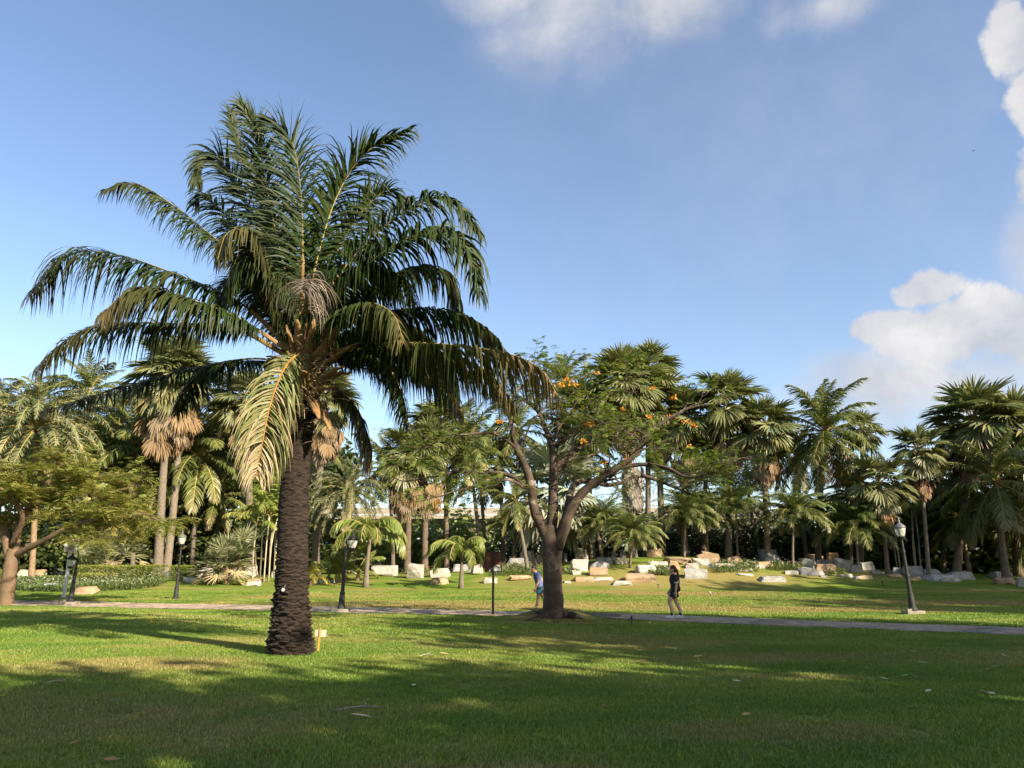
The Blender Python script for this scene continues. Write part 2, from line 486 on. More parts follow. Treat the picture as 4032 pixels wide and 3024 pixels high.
M['fan'] = leaf_mat('fan_leaf', (0.070, 0.098, 0.032), (0.180, 0.192, 0.080), rough=0.45, trans=0.2, spec=0.4)
M['fandry'] = leaf_mat('dead_fan_leaf', (0.195, 0.118, 0.048), (0.265, 0.175, 0.082), dry=(0.205, 0.168, 0.125), rough=0.8, trans=0.12, spec=0.1)
M['fangrey'] = leaf_mat('grey_dead_fan_leaf', (0.19, 0.16, 0.125), (0.28, 0.245, 0.20), dry=(0.33, 0.30, 0.26), rough=0.85, trans=0.08, spec=0.1)
M['fanred'] = leaf_mat('rust_dead_fan_leaf', (0.20, 0.10, 0.055), (0.30, 0.17, 0.09), dry=(0.33, 0.25, 0.18), rough=0.8, trans=0.12, spec=0.1)
M['silver'] = leaf_mat('silver_fan_leaf', (0.20, 0.235, 0.17), (0.29, 0.32, 0.245), rough=0.55, trans=0.15)
M['spiky'] = leaf_mat('spiky_fan_leaf', (0.11, 0.13, 0.06), (0.19, 0.205, 0.10), rough=0.5, trans=0.15, dry=(0.5, 0.36, 0.2))
M['cycad'] = leaf_mat('cycad_leaf', (0.20, 0.20, 0.03), (0.38, 0.34, 0.05), rough=0.45, trans=0.25)
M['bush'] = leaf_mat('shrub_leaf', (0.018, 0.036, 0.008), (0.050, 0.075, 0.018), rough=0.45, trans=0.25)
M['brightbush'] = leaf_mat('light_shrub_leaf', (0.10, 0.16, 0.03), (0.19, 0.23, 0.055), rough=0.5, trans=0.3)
M['hedge'] = leaf_mat('hedge_leaf', (0.075, 0.12, 0.018), (0.14, 0.165, 0.03), dry=(0.27, 0.27, 0.05), rough=0.5, trans=0.3)
M['lily'] = leaf_mat('lily_leaf', (0.10, 0.15, 0.05), (0.17, 0.215, 0.08), rough=0.45, trans=0.25)
M['flame_leaf'] = leaf_mat('feathery_leaf', (0.085, 0.145, 0.022), (0.155, 0.205, 0.036), dry=(0.30, 0.20, 0.045), rough=0.5, trans=0.35)
M['canopy_leaf'] = leaf_mat('pale_feathery_leaf', (0.135, 0.185, 0.035), (0.225, 0.245, 0.055), dry=(0.34, 0.22, 0.06), rough=0.5, trans=0.38)
M['petal'] = leaf_mat('orange_petal', (0.52, 0.22, 0.015), (0.56, 0.29, 0.03), dry=(0.5, 0.15, 0.012), rough=0.5, trans=0.3)
M['white_petal'] = leaf_mat('white_petal', (0.75, 0.75, 0.68), (0.85, 0.85, 0.8), dry=(0.7, 0.45, 0.42), rough=0.5, trans=0.2)
M['pink_petal'] = leaf_mat('pink_petal', (0.6, 0.25, 0.25), (0.7, 0.4, 0.36), rough=0.5, trans=0.2)
M['magenta_petal'] = leaf_mat('magenta_petal', (0.35, 0.03, 0.25), (0.5, 0.06, 0.33), rough=0.5, trans=0.2)
M['bigtrunk'] = solid_mat('palm_bark', (0.018, 0.012, 0.008), (0.050, 0.033, 0.022), 7, 0.9, 0.9, 26, c3=(0.009, 0.007, 0.005), s3=4, stretch=(1, 1, 3.2), t3=(.52, .62))
M['trunk'] = solid_mat('grey_palm_bark', (0.105, 0.082, 0.06), (0.18, 0.148, 0.112), 3, 0.9, 0.6, 14, c3=(0.09, 0.07, 0.05), s3=3, stretch=(1, 1, 2.5), objvar=0.25)
M['darktrunk'] = solid_mat('brown_palm_bark', (0.085, 0.060, 0.040), (0.16, 0.12, 0.085), 3, 0.9, 0.6, 14, stretch=(1, 1, 2.5), objvar=0.3)
M['datetrunk'] = solid_mat('date_palm_bark', (0.18, 0.115, 0.06), (0.26, 0.18, 0.105), 5, 0.9, 0.9, 16, c3=(0.12, 0.08, 0.05), s3=9, stretch=(1, 1, 1.6))
M['palestem'] = solid_mat('pale_cane', (0.28, 0.23, 0.13), (0.37, 0.33, 0.24), 3, 0.7, objvar=0.15)
M['flamebark'] = solid_mat('tree_bark', (0.038, 0.027, 0.019), (0.088, 0.062, 0.043), 2.6, 0.85, 0.7, 18, c3=(0.20, 0.155, 0.115), s3=2.2, stretch=(1, 1, 1.5), t3=(.56, .70))
M['rustbark'] = solid_mat('warm_bark', (0.095, 0.062, 0.036), (0.155, 0.105, 0.064), 2.5, 0.85, 0.6, 16, c3=(0.14, 0.08, 0.05), s3=3)
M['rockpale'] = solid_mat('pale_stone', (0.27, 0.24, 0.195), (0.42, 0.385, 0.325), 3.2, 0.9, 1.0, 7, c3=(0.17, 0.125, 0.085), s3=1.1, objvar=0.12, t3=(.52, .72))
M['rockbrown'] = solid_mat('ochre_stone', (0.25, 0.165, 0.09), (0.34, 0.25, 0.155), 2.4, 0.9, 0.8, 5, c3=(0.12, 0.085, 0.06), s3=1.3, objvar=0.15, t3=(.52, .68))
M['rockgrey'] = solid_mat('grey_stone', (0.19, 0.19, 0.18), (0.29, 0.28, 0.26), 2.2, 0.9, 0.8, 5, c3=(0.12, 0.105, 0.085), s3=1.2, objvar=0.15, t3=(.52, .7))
def paver_mat(name, a, b_, c):
    m, ns, ls = new_mat(name)
    at = ns.new('ShaderNodeAttribute'); at.attribute_name = 'tint'
    ge = ns.new('ShaderNodeNewGeometry')
    rp = ns.new('ShaderNodeValToRGB')
    rp.color_ramp.elements[0].color = (*a, 1); rp.color_ramp.elements[1].color = (*c, 1)
    e = rp.color_ramp.elements.new(.45); e.color = (*b_, 1)
    ls.new(at.outputs['Fac'], rp.inputs[0])
    col = mixc(ns, ls, 1.0, rp.outputs[0], mixc(ns, ls, nramp(ns, ls, nnoise(ns, ls, ge.outputs['Position'], 9, 5, .65), .3, .7), (.78, .78, .78), (1.12, 1.1, 1.06)), 'MULTIPLY')
    pb = ns.new('ShaderNodeBsdfPrincipled'); ls.new(col, pb.inputs['Base Color'])
    pb.inputs['Roughness'].default_value = .9; pb.inputs['Specular IOR Level'].default_value = .2
    out = ns.new('ShaderNodeOutputMaterial'); ls.new(pb.outputs[0], out.inputs['Surface'])
    return m
M['paver'] = paver_mat('paving_brick', (0.17, 0.14, 0.115), (0.34, 0.265, 0.195), (0.47, 0.37, 0.275))
M['paver_old'] = solid_mat('paving_brick', (0.27, 0.205, 0.150), (0.36, 0.275, 0.20), 12, 0.9, 0.3, 60, objvar=0.33)
M['pavermix'] = solid_mat('paving_brick_far', (0.26, 0.20, 0.148), (0.37, 0.285, 0.21), 2.5, 0.9, 0.2, 40)
M['joint'] = solid_mat('joint_sand', (0.085, 0.07, 0.05), (0.13, 0.105, 0.08), 20, 0.95)
M['iron'] = solid_mat('dark_iron_paint', (0.012, 0.013, 0.0125), (0.026, 0.026, 0.025), 8, 0.55, 0.2, 30, spec=0.3)
M['greymetal'] = solid_mat('weathered_grey_metal', (0.085, 0.088, 0.088), (0.15, 0.15, 0.148), 8, 0.5, metal=0.2)
M['concrete'] = solid_mat('concrete', (0.19, 0.165, 0.13), (0.27, 0.24, 0.19), 3, 0.9, 0.3, 25)
M['cream'] = solid_mat('cream_concrete', (0.25, 0.22, 0.17), (0.32, 0.285, 0.225), 0.5, 0.85, c3=(0.18, 0.16, 0.125), s3=.4)
M['darkbeam'] = solid_mat('dark_concrete', (0.10, 0.095, 0.085), (0.16, 0.15, 0.135), 0.6, 0.9)  # darker concrete for viaduct deck, girders, pier caps and pavilion back wall
M['white'] = solid_mat('white_paint', (0.44, 0.43, 0.39), (0.52, 0.51, 0.47), 3, 0.5)
M['bluepaint'] = solid_mat('blue_paint', (0.045, 0.10, 0.38), (0.06, 0.13, 0.44), 3, 0.5)
M['letter'] = solid_mat('grey_lettering', (0.15, 0.16, 0.2), (0.2, 0.2, 0.24), 3, 0.6)
M['rubber'] = solid_mat('black_rubber', (0.02, 0.02, 0.02), (0.035, 0.035, 0.035), 5, 0.8)
M['glass'] = glass_mat('lamp_glass')
M['window'] = solid_mat('dark_window', (0.03, 0.04, 0.05), (0.05, 0.06, 0.07), 2, 0.1, spec=0.6)
M['rustpanel'] = solid_mat('rusty_brown_panel', (0.085, 0.028, 0.013), (0.14, 0.045, 0.019), 3, 0.65, 0.2, 30)
M['peel'] = solid_mat('peeled_grey_patch', (0.22, 0.23, 0.21), (0.30, 0.30, 0.27), 6, 0.8)
M['stake'] = solid_mat('orange_wood', (0.38, 0.19, 0.045), (0.45, 0.25, 0.07), 5, 0.7, stretch=(1, 1, .2))
M['board'] = solid_mat('cream_board', (0.42, 0.35, 0.26), (0.50, 0.43, 0.33), 5, 0.7)
M['deadleaf'] = leaf_mat('fallen_leaf', (0.30, 0.15, 0.06), (0.46, 0.30, 0.14), rough=0.7, trans=0.1)
M['paleleaf'] = leaf_mat('pale_fallen_leaf', (0.48, 0.40, 0.24), (0.60, 0.52, 0.36), rough=0.7, trans=0.1)
M['twig'] = solid_mat('dry_twig', (0.14, 0.11, 0.08), (0.42, 0.38, 0.32), 3, 0.9)
M['soil'] = solid_mat('root_soil', (0.20, 0.145, 0.085), (0.28, 0.20, 0.12), 6, 0.95, 0.6, 20)
M['tarp'] = solid_mat('blue_sheet', (0.20, 0.36, 0.62), (0.28, 0.45, 0.7), 2, 0.6)
M['roof'] = solid_mat('pale_roof', (0.38, 0.35, 0.28), (0.45, 0.42, 0.36), 1, 0.8)

# =================================================================== THE SETTING
def axis(fine0, fine1, step, lo, hi):
    a = np.arange(fine0, fine1 + 1e-6, step)
    out_hi, v, s = [], fine1, step
    while v < hi:
        s *= 1.35; v += s; out_hi.append(v)
    out_lo, v, s = [], fine0, step
    while v > lo:
        s *= 1.35; v -= s; out_lo.append(v)
    return np.concatenate([out_lo[::-1], a, out_hi])
gx, gy = axis(-42, 46, 0.5, -2500, 2500), axis(-4, 66, 0.5, -400, 4000)
XX, YY = np.meshgrid(gx, gy, indexing='xy')
ZZ = G(XX, YY)
nx, ny = len(gx), len(gy)
i, j = np.meshgrid(np.arange(ny - 1), np.arange(nx - 1), indexing='ij')
b = MB()
b.add(np.stack([XX, YY, ZZ], -1).reshape(-1, 3), np.stack([i * nx + j, i * nx + j + 1, (i + 1) * nx + j + 1, (i + 1) * nx + j], -1).reshape(-1, 4))
lawn = props(b.obj('lawn', M['lawn'], smooth=True), 'mown green lawn with straw-coloured dry patches', 'lawn', kind='structure')

# ---------------------------------------------------------------- brick path
near_px = [(43, 2388), (506, 2392), (1050, 2403), (1345, 2414), (1940, 2424), (2280, 2434), (2660, 2444), (3050, 2459), (3200, 2471), (3634, 2489), (4032, 2507)]
NE = np.array([on_ground(*p)[:2] for p in near_px])
NE = np.concatenate([[NE[0] + (NE[0] - NE[1]) * 1.4], NE, [NE[-1] + (NE[-1] - NE[-2]) * 2.5]])
cx = np.linspace(NE[0, 0], NE[-1, 0], 60)
cf_ = np.polyfit(NE[:, 0], NE[:, 1], 4)
near_line = np.stack([cx, np.polyval(cf_, cx)], 1)
PATH_W = 2.85
def resample(line, step):
    d = np.concatenate([[0], np.cumsum(np.linalg.norm(np.diff(line, axis=0), axis=1))])
    s = np.arange(0, d[-1], step)
    return np.stack([np.interp(s, d, line[:, 0]), np.interp(s, d, line[:, 1])], 1)
near_line = resample(near_line, 0.26)
Tn = np.gradient(near_line, axis=0); Tn /= np.linalg.norm(Tn, axis=1)[:, None]
Nn = np.stack([-Tn[:, 1], Tn[:, 0]], 1)
Nn *= np.sign(Nn[:, 1])[:, None]
mid_line = near_line + Nn * PATH_W / 2
def path_pt(u, v, z):     # u index along, v metres across
    k = np.clip(u, 0, len(near_line) - 1.001); i0 = int(k); f = k - i0
    p = near_line[i0] * (1 - f) + near_line[i0 + 1] * f
    n = Nn[i0]
    q = p + n * v
    return (q[0], q[1], float(G(q[0], q[1])) + z)
b = MB()
pv, pf = [], []
for k in range(len(near_line)):
    for vv in (-.04, PATH_W + .04): pv.append(path_pt(k, vv, 0.012))
for k in range(len(near_line) - 1): pf.append([2 * k, 2 * k + 2, 2 * k + 3, 2 * k + 1])
path = props(b.add(pv, pf).obj('path', M['joint']), 'brick footpath crossing the lawn from left to right', 'path', kind='structure')
# pavers
NROW = 15
rw = PATH_W / NROW
cells = []
for k in range(len(near_line) - 1):
    for r_ in range(NROW):
        off = 0.5 * (r_ % 2)
        a0, a1 = path_pt(k + off + .02, r_ * rw + .005, 0.0), path_pt(k + off + .98, (r_ + 1) * rw - .005, 0.0)
        c = ((a0[0] + a1[0]) / 2, (a0[1] + a1[1]) / 2)
        infr = abs(c[0]) < 0.70 * c[1] * 1.02
        cells.append((0 if infr else 1, c[0] ** 2 + c[1] ** 2, k, r_, off))
cells.sort()
def paver_geo(mb, k, r_, off, jit):
    q = [path_pt(k + off + .025, r_ * rw + .005, 0), path_pt(k + off + .975, r_ * rw + .005, 0), path_pt(k + off + .975, (r_ + 1) * rw - .005, 0), path_pt(k + off + .025, (r_ + 1) * rw - .005, 0)]
    top = [(x, y, z + .030 + jit) for x, y, z in q]
    bot = [(x, y, z + .004) for x, y, z in q]
    mb.add(top + bot, [[0, 1, 2, 3], [0, 4, 5, 1], [1, 5, 6, 2], [2, 6, 7, 3], [3, 7, 4, 0]], 0, min(1, max(0, random.gauss(.5, .2) - (.32 if (k // 3) % 7 == 0 else 0))))
for n_, (_, _, k, r_, off) in enumerate(cells[:300]):
    mb = MB(); paver_geo(mb, k, r_, off, random.uniform(-.003, .003))
    mb.obj('paver', M['paver'], path)
mb = MB()
for (_, _, k, r_, off) in cells[300:]: paver_geo(mb, k, r_, off, random.uniform(-.003, .003))
rest = mb.obj('paver_field', M['paver'], path)
rest['kind'] = 'stuff'

# ---------------------------------------------------------------- grass blades (instanced patches)
def grass_patch(size, count, hmin, hmax, w, seed):
    r = np.random.default_rng(seed)
    B = np.stack([r.uniform(-size / 2, size / 2, count), r.uniform(-size / 2, size / 2, count), np.full(count, -.005)], 1)
    az = r.uniform(0, 2 * np.pi, count); tilt = r.uniform(0.1, 0.75, count)
    D = np.stack([np.cos(az) * np.sin(tilt), np.sin(az) * np.sin(tilt), np.cos(tilt)], 1)
    Wd = np.stack([-np.sin(az), np.cos(az), np.zeros(count)], 1)
    mb = MB()
    mb.strips(B, D, Wd, r.uniform(hmin, hmax, count), w * r.uniform(.7, 1.3, count), r.uniform(.2, 1.2, count), 2, 0, r.uniform(0, 1, count) ** 2)
    o = mb.obj('grass_patch', M['blade'])
    return o
def scatter(name, points, scales, sources, label):
    """one object that instances the given patches on its points (geometry nodes)"""
    me = bpy.data.meshes.new(name)
    me.from_pydata([tuple(p) for p in points], [], [])
    at = me.attributes.new('sc', 'FLOAT', 'POINT'); at.data.foreach_set('value', np.asarray(scales, np.float32))
    rt = me.attributes.new('rz', 'FLOAT', 'POINT'); rt.data.foreach_set('value', rng.uniform(0, 6.28, len(points)).astype(np.float32))
    o = bpy.data.objects.new(name, me); COL.objects.link(o)
    ng = bpy.data.node_groups.new(name + '_nodes', 'GeometryNodeTree')
    ng.interface.new_socket('Geometry', in_out='INPUT', socket_type='NodeSocketGeometry')
    ng.interface.new_socket('Geometry', in_out='OUTPUT', socket_type='NodeSocketGeometry')
    gi, go = ng.nodes.new('NodeGroupInput'), ng.nodes.new('NodeGroupOutput')
    mp = ng.nodes.new('GeometryNodeMeshToPoints')
    ng.links.new(gi.outputs[0], mp.inputs['Mesh'])
    jn = ng.nodes.new('GeometryNodeGeometryToInstance')
    for s in sources:
        oi = ng.nodes.new('GeometryNodeObjectInfo'); oi.inputs['Object'].default_value = s; oi.inputs['As Instance'].default_value = False
        sm = ng.nodes.new('GeometryNodeSetMaterial'); ng.links.new(oi.outputs['Geometry'], sm.inputs['Geometry']); sm.inputs['Material'].default_value = M['blade']
        ng.links.new(sm.outputs[0], jn.inputs[0])
    ip = ng.nodes.new('GeometryNodeInstanceOnPoints')
    ng.links.new(mp.outputs[0], ip.inputs['Points'])
    ng.links.new(jn.outputs[0], ip.inputs['Instance'])
    ip.inputs['Pick Instance'].default_value = True
    na = ng.nodes.new('GeometryNodeInputNamedAttribute'); na.data_type = 'FLOAT'; na.inputs[0].default_value = 'sc'
    nr = ng.nodes.new('GeometryNodeInputNamedAttribute'); nr.data_type = 'FLOAT'; nr.inputs[0].default_value = 'rz'
    cb = ng.nodes.new('ShaderNodeCombineXYZ'); ng.links.new(nr.outputs[0], cb.inputs['Z'])
    ng.links.new(cb.outputs[0], ip.inputs['Rotation'])
    ng.links.new(na.outputs[0], ip.inputs['Scale'])
    ng.links.new(ip.outputs[0], go.inputs[0])
    md = o.modifiers.new('scatter', 'NODES'); md.node_group = ng
    return props(o, label, 'grass', kind='stuff')
def off_path(x, y, m=.2):
    d = np.sqrt(((mid_line[None, ::2, :] - np.stack([x, y], 1)[:, None, :]) ** 2).sum(-1)).min(1)
    return d > PATH_W / 2 + m
def lawn_points(y0, y1, step, margin):
    pts = []
    y = y0
    while y < y1:
        hw = 0.74 * y + 1.0
        xs = np.arange(-hw, hw, step) + rng.uniform(-.3, .3) * step
        pts.append(np.stack([xs + rng.uniform(-.35, .35, len(xs)) * step, np.full(len(xs), y) + rng.uniform(-.35, .35, len(xs)) * step], 1))
        y += step
    p = np.concatenate(pts)
    p = p[off_path(p[:, 0], p[:, 1], margin)]
    return np.column_stack([p, G(p[:, 0], p[:, 1])])
hid = empty('grass_store', (0, -300, -50))
near_src = [grass_patch(.62, 1900, .022, .062, .0062, s) for s in (1, 2, 3)]
far_src = [grass_patch(1.1, 1500, .035, .075, .012, s) for s in (4, 5)]
p1 = lawn_points(4.6, 19, .46, .33)
p2 = lawn_points(19, 47, .95, .56)
scatter('grass', p1, rng.uniform(.8, 1.2, len(p1)), near_src, 'short green grass blades of the lawn in the foreground')
scatter('far_grass', p2, rng.uniform(.8, 1.2, len(p2)), far_src, 'short grass of the lawn around and beyond the brick path')
SRC = near_src + far_src

# =================================================================== PALM LEAVES
def add_frond(mb, curve, n, leaf_len, leaf_w, fwd0=35, fwd1=65, lift=0.15, droop=0.8, pet=0.18, r0=0.03, seg=3, dry0=0.0, dry_tip=0.0, s0=None, seed=0, ragged=0.0, vee=0.0, lmin=.55, rach_tint=0.0, gap=0.0, splay=0.0, mott=.06, wn_=.25):
    """pinnate leaf on a 3-D curve: stalk (material 1) and leaflets (material 0)"""
    r = np.random.default_rng(seed)
    curve = np.asarray(curve, float)
    k = len(curve)
    d = np.concatenate([[0], np.cumsum(np.linalg.norm(np.diff(curve, axis=0), axis=1))])
    tt = d / d[-1]
    mb.tube(curve, r0 * (1 - .93 * tt ** .8) + .003, 5, 1, rach_tint)
    T = np.gradient(curve, axis=0); T /= np.linalg.norm(T, axis=1)[:, None]
    if s0 is None:
        h = curve[-1] - curve[0]; s0 = np.cross([h[0], h[1], 0], [0, 0, 1.0])
        if np.linalg.norm(s0) < .05: s0 = np.array([1.0, 0, 0])
    s0 = unit(s0)
    for side in (-1, 1):
        t = np.linspace(pet, .995, n) + r.uniform(-.4, .4, n) / n
        t = np.clip(t, pet, 1)
        if gap: t = t[r.random(len(t)) > gap]
        m_ = len(t)
        Bp = np.stack([np.interp(t, tt, curve[:, a]) for a in range(3)], 1)
        Tp = np.stack([np.interp(t, tt, T[:, a]) for a in range(3)], 1)
        Tp /= np.linalg.norm(Tp, axis=1)[:, None]
        S = s0 - Tp * (Tp @ s0)[:, None]; S /= np.linalg.norm(S, axis=1)[:, None] + 1e-9
        Nn_ = np.cross(S, Tp)
        u = (t - pet) / (1 - pet)
        fa = np.radians(fwd0 + (fwd1 - fwd0) * u + r.normal(0, 7, m_))
        lf = lift + vee + r.normal(0, .10 + splay, m_)
        D = side * S * np.cos(fa)[:, None] + Tp * np.sin(fa)[:, None] + Nn_ * lf[:, None]
        L = leaf_len * np.minimum(lmin + 1.5 * u, 1.0) * np.where(u > .6, 1 - .68 * ((u - .6) / .4) ** 1.5, 1) * r.uniform(.85, 1.1, m_)
        if ragged: L = L * np.where(r.random(m_) < ragged, r.uniform(.3, .8, m_), 1)
        Wd = np.cross(D, Nn_) * 0.6 + Tp * 0.75 + r.normal(0, wn_, (m_, 3))
        dr = droop * r.uniform(.7, 1.35, m_)
        col = np.clip(dry0 + dry_tip * u ** 2.5 + (r.random(m_) < .06) * .5 * (dry0 + dry_tip) + r.normal(0, mott, m_), 0, 1)
        mb.strips(Bp, D, Wd, L, leaf_w * r.uniform(.8, 1.15, m_), dr, seg, 0, col)
    return mb
def std_curve(p0, bend, k=12, power=1.3):
    """unit-length frond axis in the XZ plane; p0 start pitch, bend total turn (degrees)"""
    t = np.linspace(0, 1, k)
    pit = np.radians(p0 - bend * t ** power)
    st = 1.0 / (k - 1)
    x = np.concatenate([[0], np.cumsum(np.cos(pit[:-1]) * st)]); z = np.concatenate([[0], np.cumsum(np.sin(pit[:-1]) * st)])
    return np.stack([x, np.zeros(k), z], 1)
def add_fan(mb, p0, bend, pet=0.5, segs=34, arc=250, seg_len=0.5, w=0.05, droop=0.35, cup=0.25, seed=0, dry=0.0, fold=1.0, r0=.016, tipdrop=0.0):
    """palmate leaf: stalk along +X at pitch p0, then a pleated fan of blades"""
    r = np.random.default_rng(seed)
    c = std_curve(p0, bend, 7) * pet
    mb.tube(c, np.linspace(r0, r0 * .55, 7), 5, 1, 0)
    T = unit(c[-1] - c[-2]); S = np.array([0, 1.0, 0]); Nn_ = np.cross(T, S) * -1
    if Nn_[2] < 0 and abs(p0) < 80: Nn_ = -Nn_
    a = np.radians(np.linspace(-arc / 2, arc / 2, segs)) * fold + r.normal(0, .03, segs)
    D = np.cos(a)[:, None] * T + np.sin(a)[:, None] * S + Nn_ * (cup * np.abs(np.sin(a * .9))[:, None] + r.normal(0, .05, segs)[:, None])
    Wd = np.cross(D, Nn_) + Nn_ * (np.where(np.arange(segs) % 2 == 0, .55, -.55))[:, None]
    L = seg_len * (1 - .22 * (np.abs(a) / max(abs(a).max(), 1e-6)) ** 2) * r.uniform(.92, 1.05, segs)
    col = np.clip(dry + r.normal(0, .05, segs) + (r.random(segs) < .08) * .35, 0, 1)
    mb.strips(np.repeat(c[-1][None], segs, 0), D, Wd, L, w, droop * r.uniform(.7, 1.3, segs) + tipdrop, 4, 0, col, prof=[.10, .72, 1.0, .62, .04])
    return mb
PINN = {   # n, leaf_len, leaf_w, fwd0, fwd1, lift, droop, pet, bend, material, extra
    'coco': dict(n=62, leaf_len=.23, leaf_w=.0185, fwd0=22, fwd1=60, lift=.05, droop=1.1, pet=.16, r0=.010),
    'date': dict(n=80, leaf_len=.105, leaf_w=.011, fwd0=38, fwd1=55, lift=.15, droop=.25, pet=.10, r0=.009, splay=.3),
    'pygmy': dict(n=70, leaf_len=.21, leaf_w=.0115, fwd0=30, fwd1=60, lift=.05, droop=.9, pet=.08, r0=.009),
    'bottle': dict(n=38, leaf_len=.28, leaf_w=.030, fwd0=35, fwd1=60, lift=.35, droop=.9, pet=.12, r0=.018, vee=.25),
    'areca': dict(n=26, leaf_len=.26, leaf_w=.034, fwd0=35, fwd1=60, lift=.3, droop=.6, pet=.2, r0=.012, vee=.2),
}
PITCHES = {'coco': [(84, 40), (66, 62), (46, 78), (24, 78), (0, 66), (-28, 42), (-50, 28)],
           'date': [(82, 70), (64, 105), (44, 115), (22, 105), (0, 85), (-28, 55)],
           'pygmy': [(82, 70), (66, 90), (48, 100), (30, 95), (8, 75)],
           'bottle': [(78, 130), (62, 145), (45, 140), (25, 120)],
           'areca': [(82, 60), (66, 80), (48, 90), (28, 90)]}
LEAF = {}
for sp, pr in PINN.items():
    for pi_, (p0, bd) in enumerate(PITCHES[sp]):
        for v in range(2):
            mb = MB()
            add_frond(mb, std_curve(p0 + v * 4, bd + v * 8), seg=2 if sp == 'date' else 3, s0=(0, 1, 0), seed=hash((len(sp), pi_, v)) % 9999, dry_tip=(.35 if pi_ >= len(PITCHES[sp]) - 2 else .06), **pr)
            LEAF[(sp, pi_, v)] = mb.mesh('frond_' + sp, [M[{'coco': 'coco', 'date': 'date', 'pygmy': 'pygmy', 'bottle': 'bottle', 'areca': 'areca'}[sp]], M['rachis']])
def variant(me, mat0, mat1=None):
    m2 = me.copy(); m2.materials[0] = mat0
    if mat1: m2.materials[1] = mat1
    return m2
for pi_ in range(5, 7):
    for v in range(2):
        LEAF[('cocodry', pi_, v)] = variant(LEAF[('coco', pi_, v)], M['dryfrond'], M['orange_rachis'])
FANP = [(80, 20), (58, 35), (36, 45), (12, 45), (-14, 40), (-40, 30)]
for pi_, (p0, bd) in enumerate(FANP):
    for v in range(2):
        mb = MB(); add_fan(mb, p0 + 5 * v, bd, pet=.50, seg_len=.58, w=.052, segs=42, droop=.30 + .11 * pi_, seed=pi_ * 7 + v, arc=270 if pi_ < 4 else 200, dry=.0 if pi_ < 4 else .12)
        LEAF[('fan', pi_, v)] = mb.mesh('fan_leaf', [M['fan'], M['rachis']])
        LEAF[('silver', pi_, v)] = variant(LEAF[('fan', pi_, v)], M['silver'], M['silver'])
        mb = MB(); add_fan(mb, p0 + 5 * v, bd * .6, pet=.55, seg_len=.48, w=.03, droop=.1 + .05 * pi_, segs=26, seed=pi_ * 9 + v + 50, arc=230, dry=0 if pi_ < 4 else .6)
        LEAF[('spiky', pi_, v)] = mb.mesh('spiky_leaf', [M['spiky'], M['spiky']])
for v in range(4):      # dead leaves folded down against the trunk
    mb = MB(); add_fan(mb, -68 - 5 * v, 16, pet=.42, seg_len=.52, w=.05, droop=.9, segs=24, arc=120, cup=.1, seed=80 + v, dry=.25 + .45 * (v % 2))
    me = mb.mesh('dead_fan_leaf', [M['fandry'], M['fandry']])
    LEAF[('skirt', v)] = me
    LEAF[('skirtgrey', v)] = variant(me, M['fangrey'], M['fangrey'])
    LEAF[('skirtred', v)] = variant(me, M['fanred'], M['fanred'])
def trunk_mesh(h, r0, r1, top_off, seed=0, flare=1.35, rings=True, bulge=0.0, n=12):
    r = np.random.default_rng(seed)
    k = max(8, int(h / .35))
    t = np.linspace(0, 1, k)
    bow = r.normal(0, .12, 2) * h * .06
    pts = np.stack([top_off[0] * t ** 1.1 + bow[0] * np.sin(np.pi * t), top_off[1] * t + bow[1] * np.sin(np.pi * t), h * t - .08 * (t == 0)], 1)
    rad = (r0 + (r1 - r0) * t) * (1 + (flare - 1) * np.exp(-t * h / .5)) * (1 + bulge * np.exp(-((t - .35) / .25) ** 2))
    if rings: rad = rad * (1 + .035 * np.where(np.arange(k) % 2 == 0, 1, -1))
    return MB().tube(pts, rad, n)
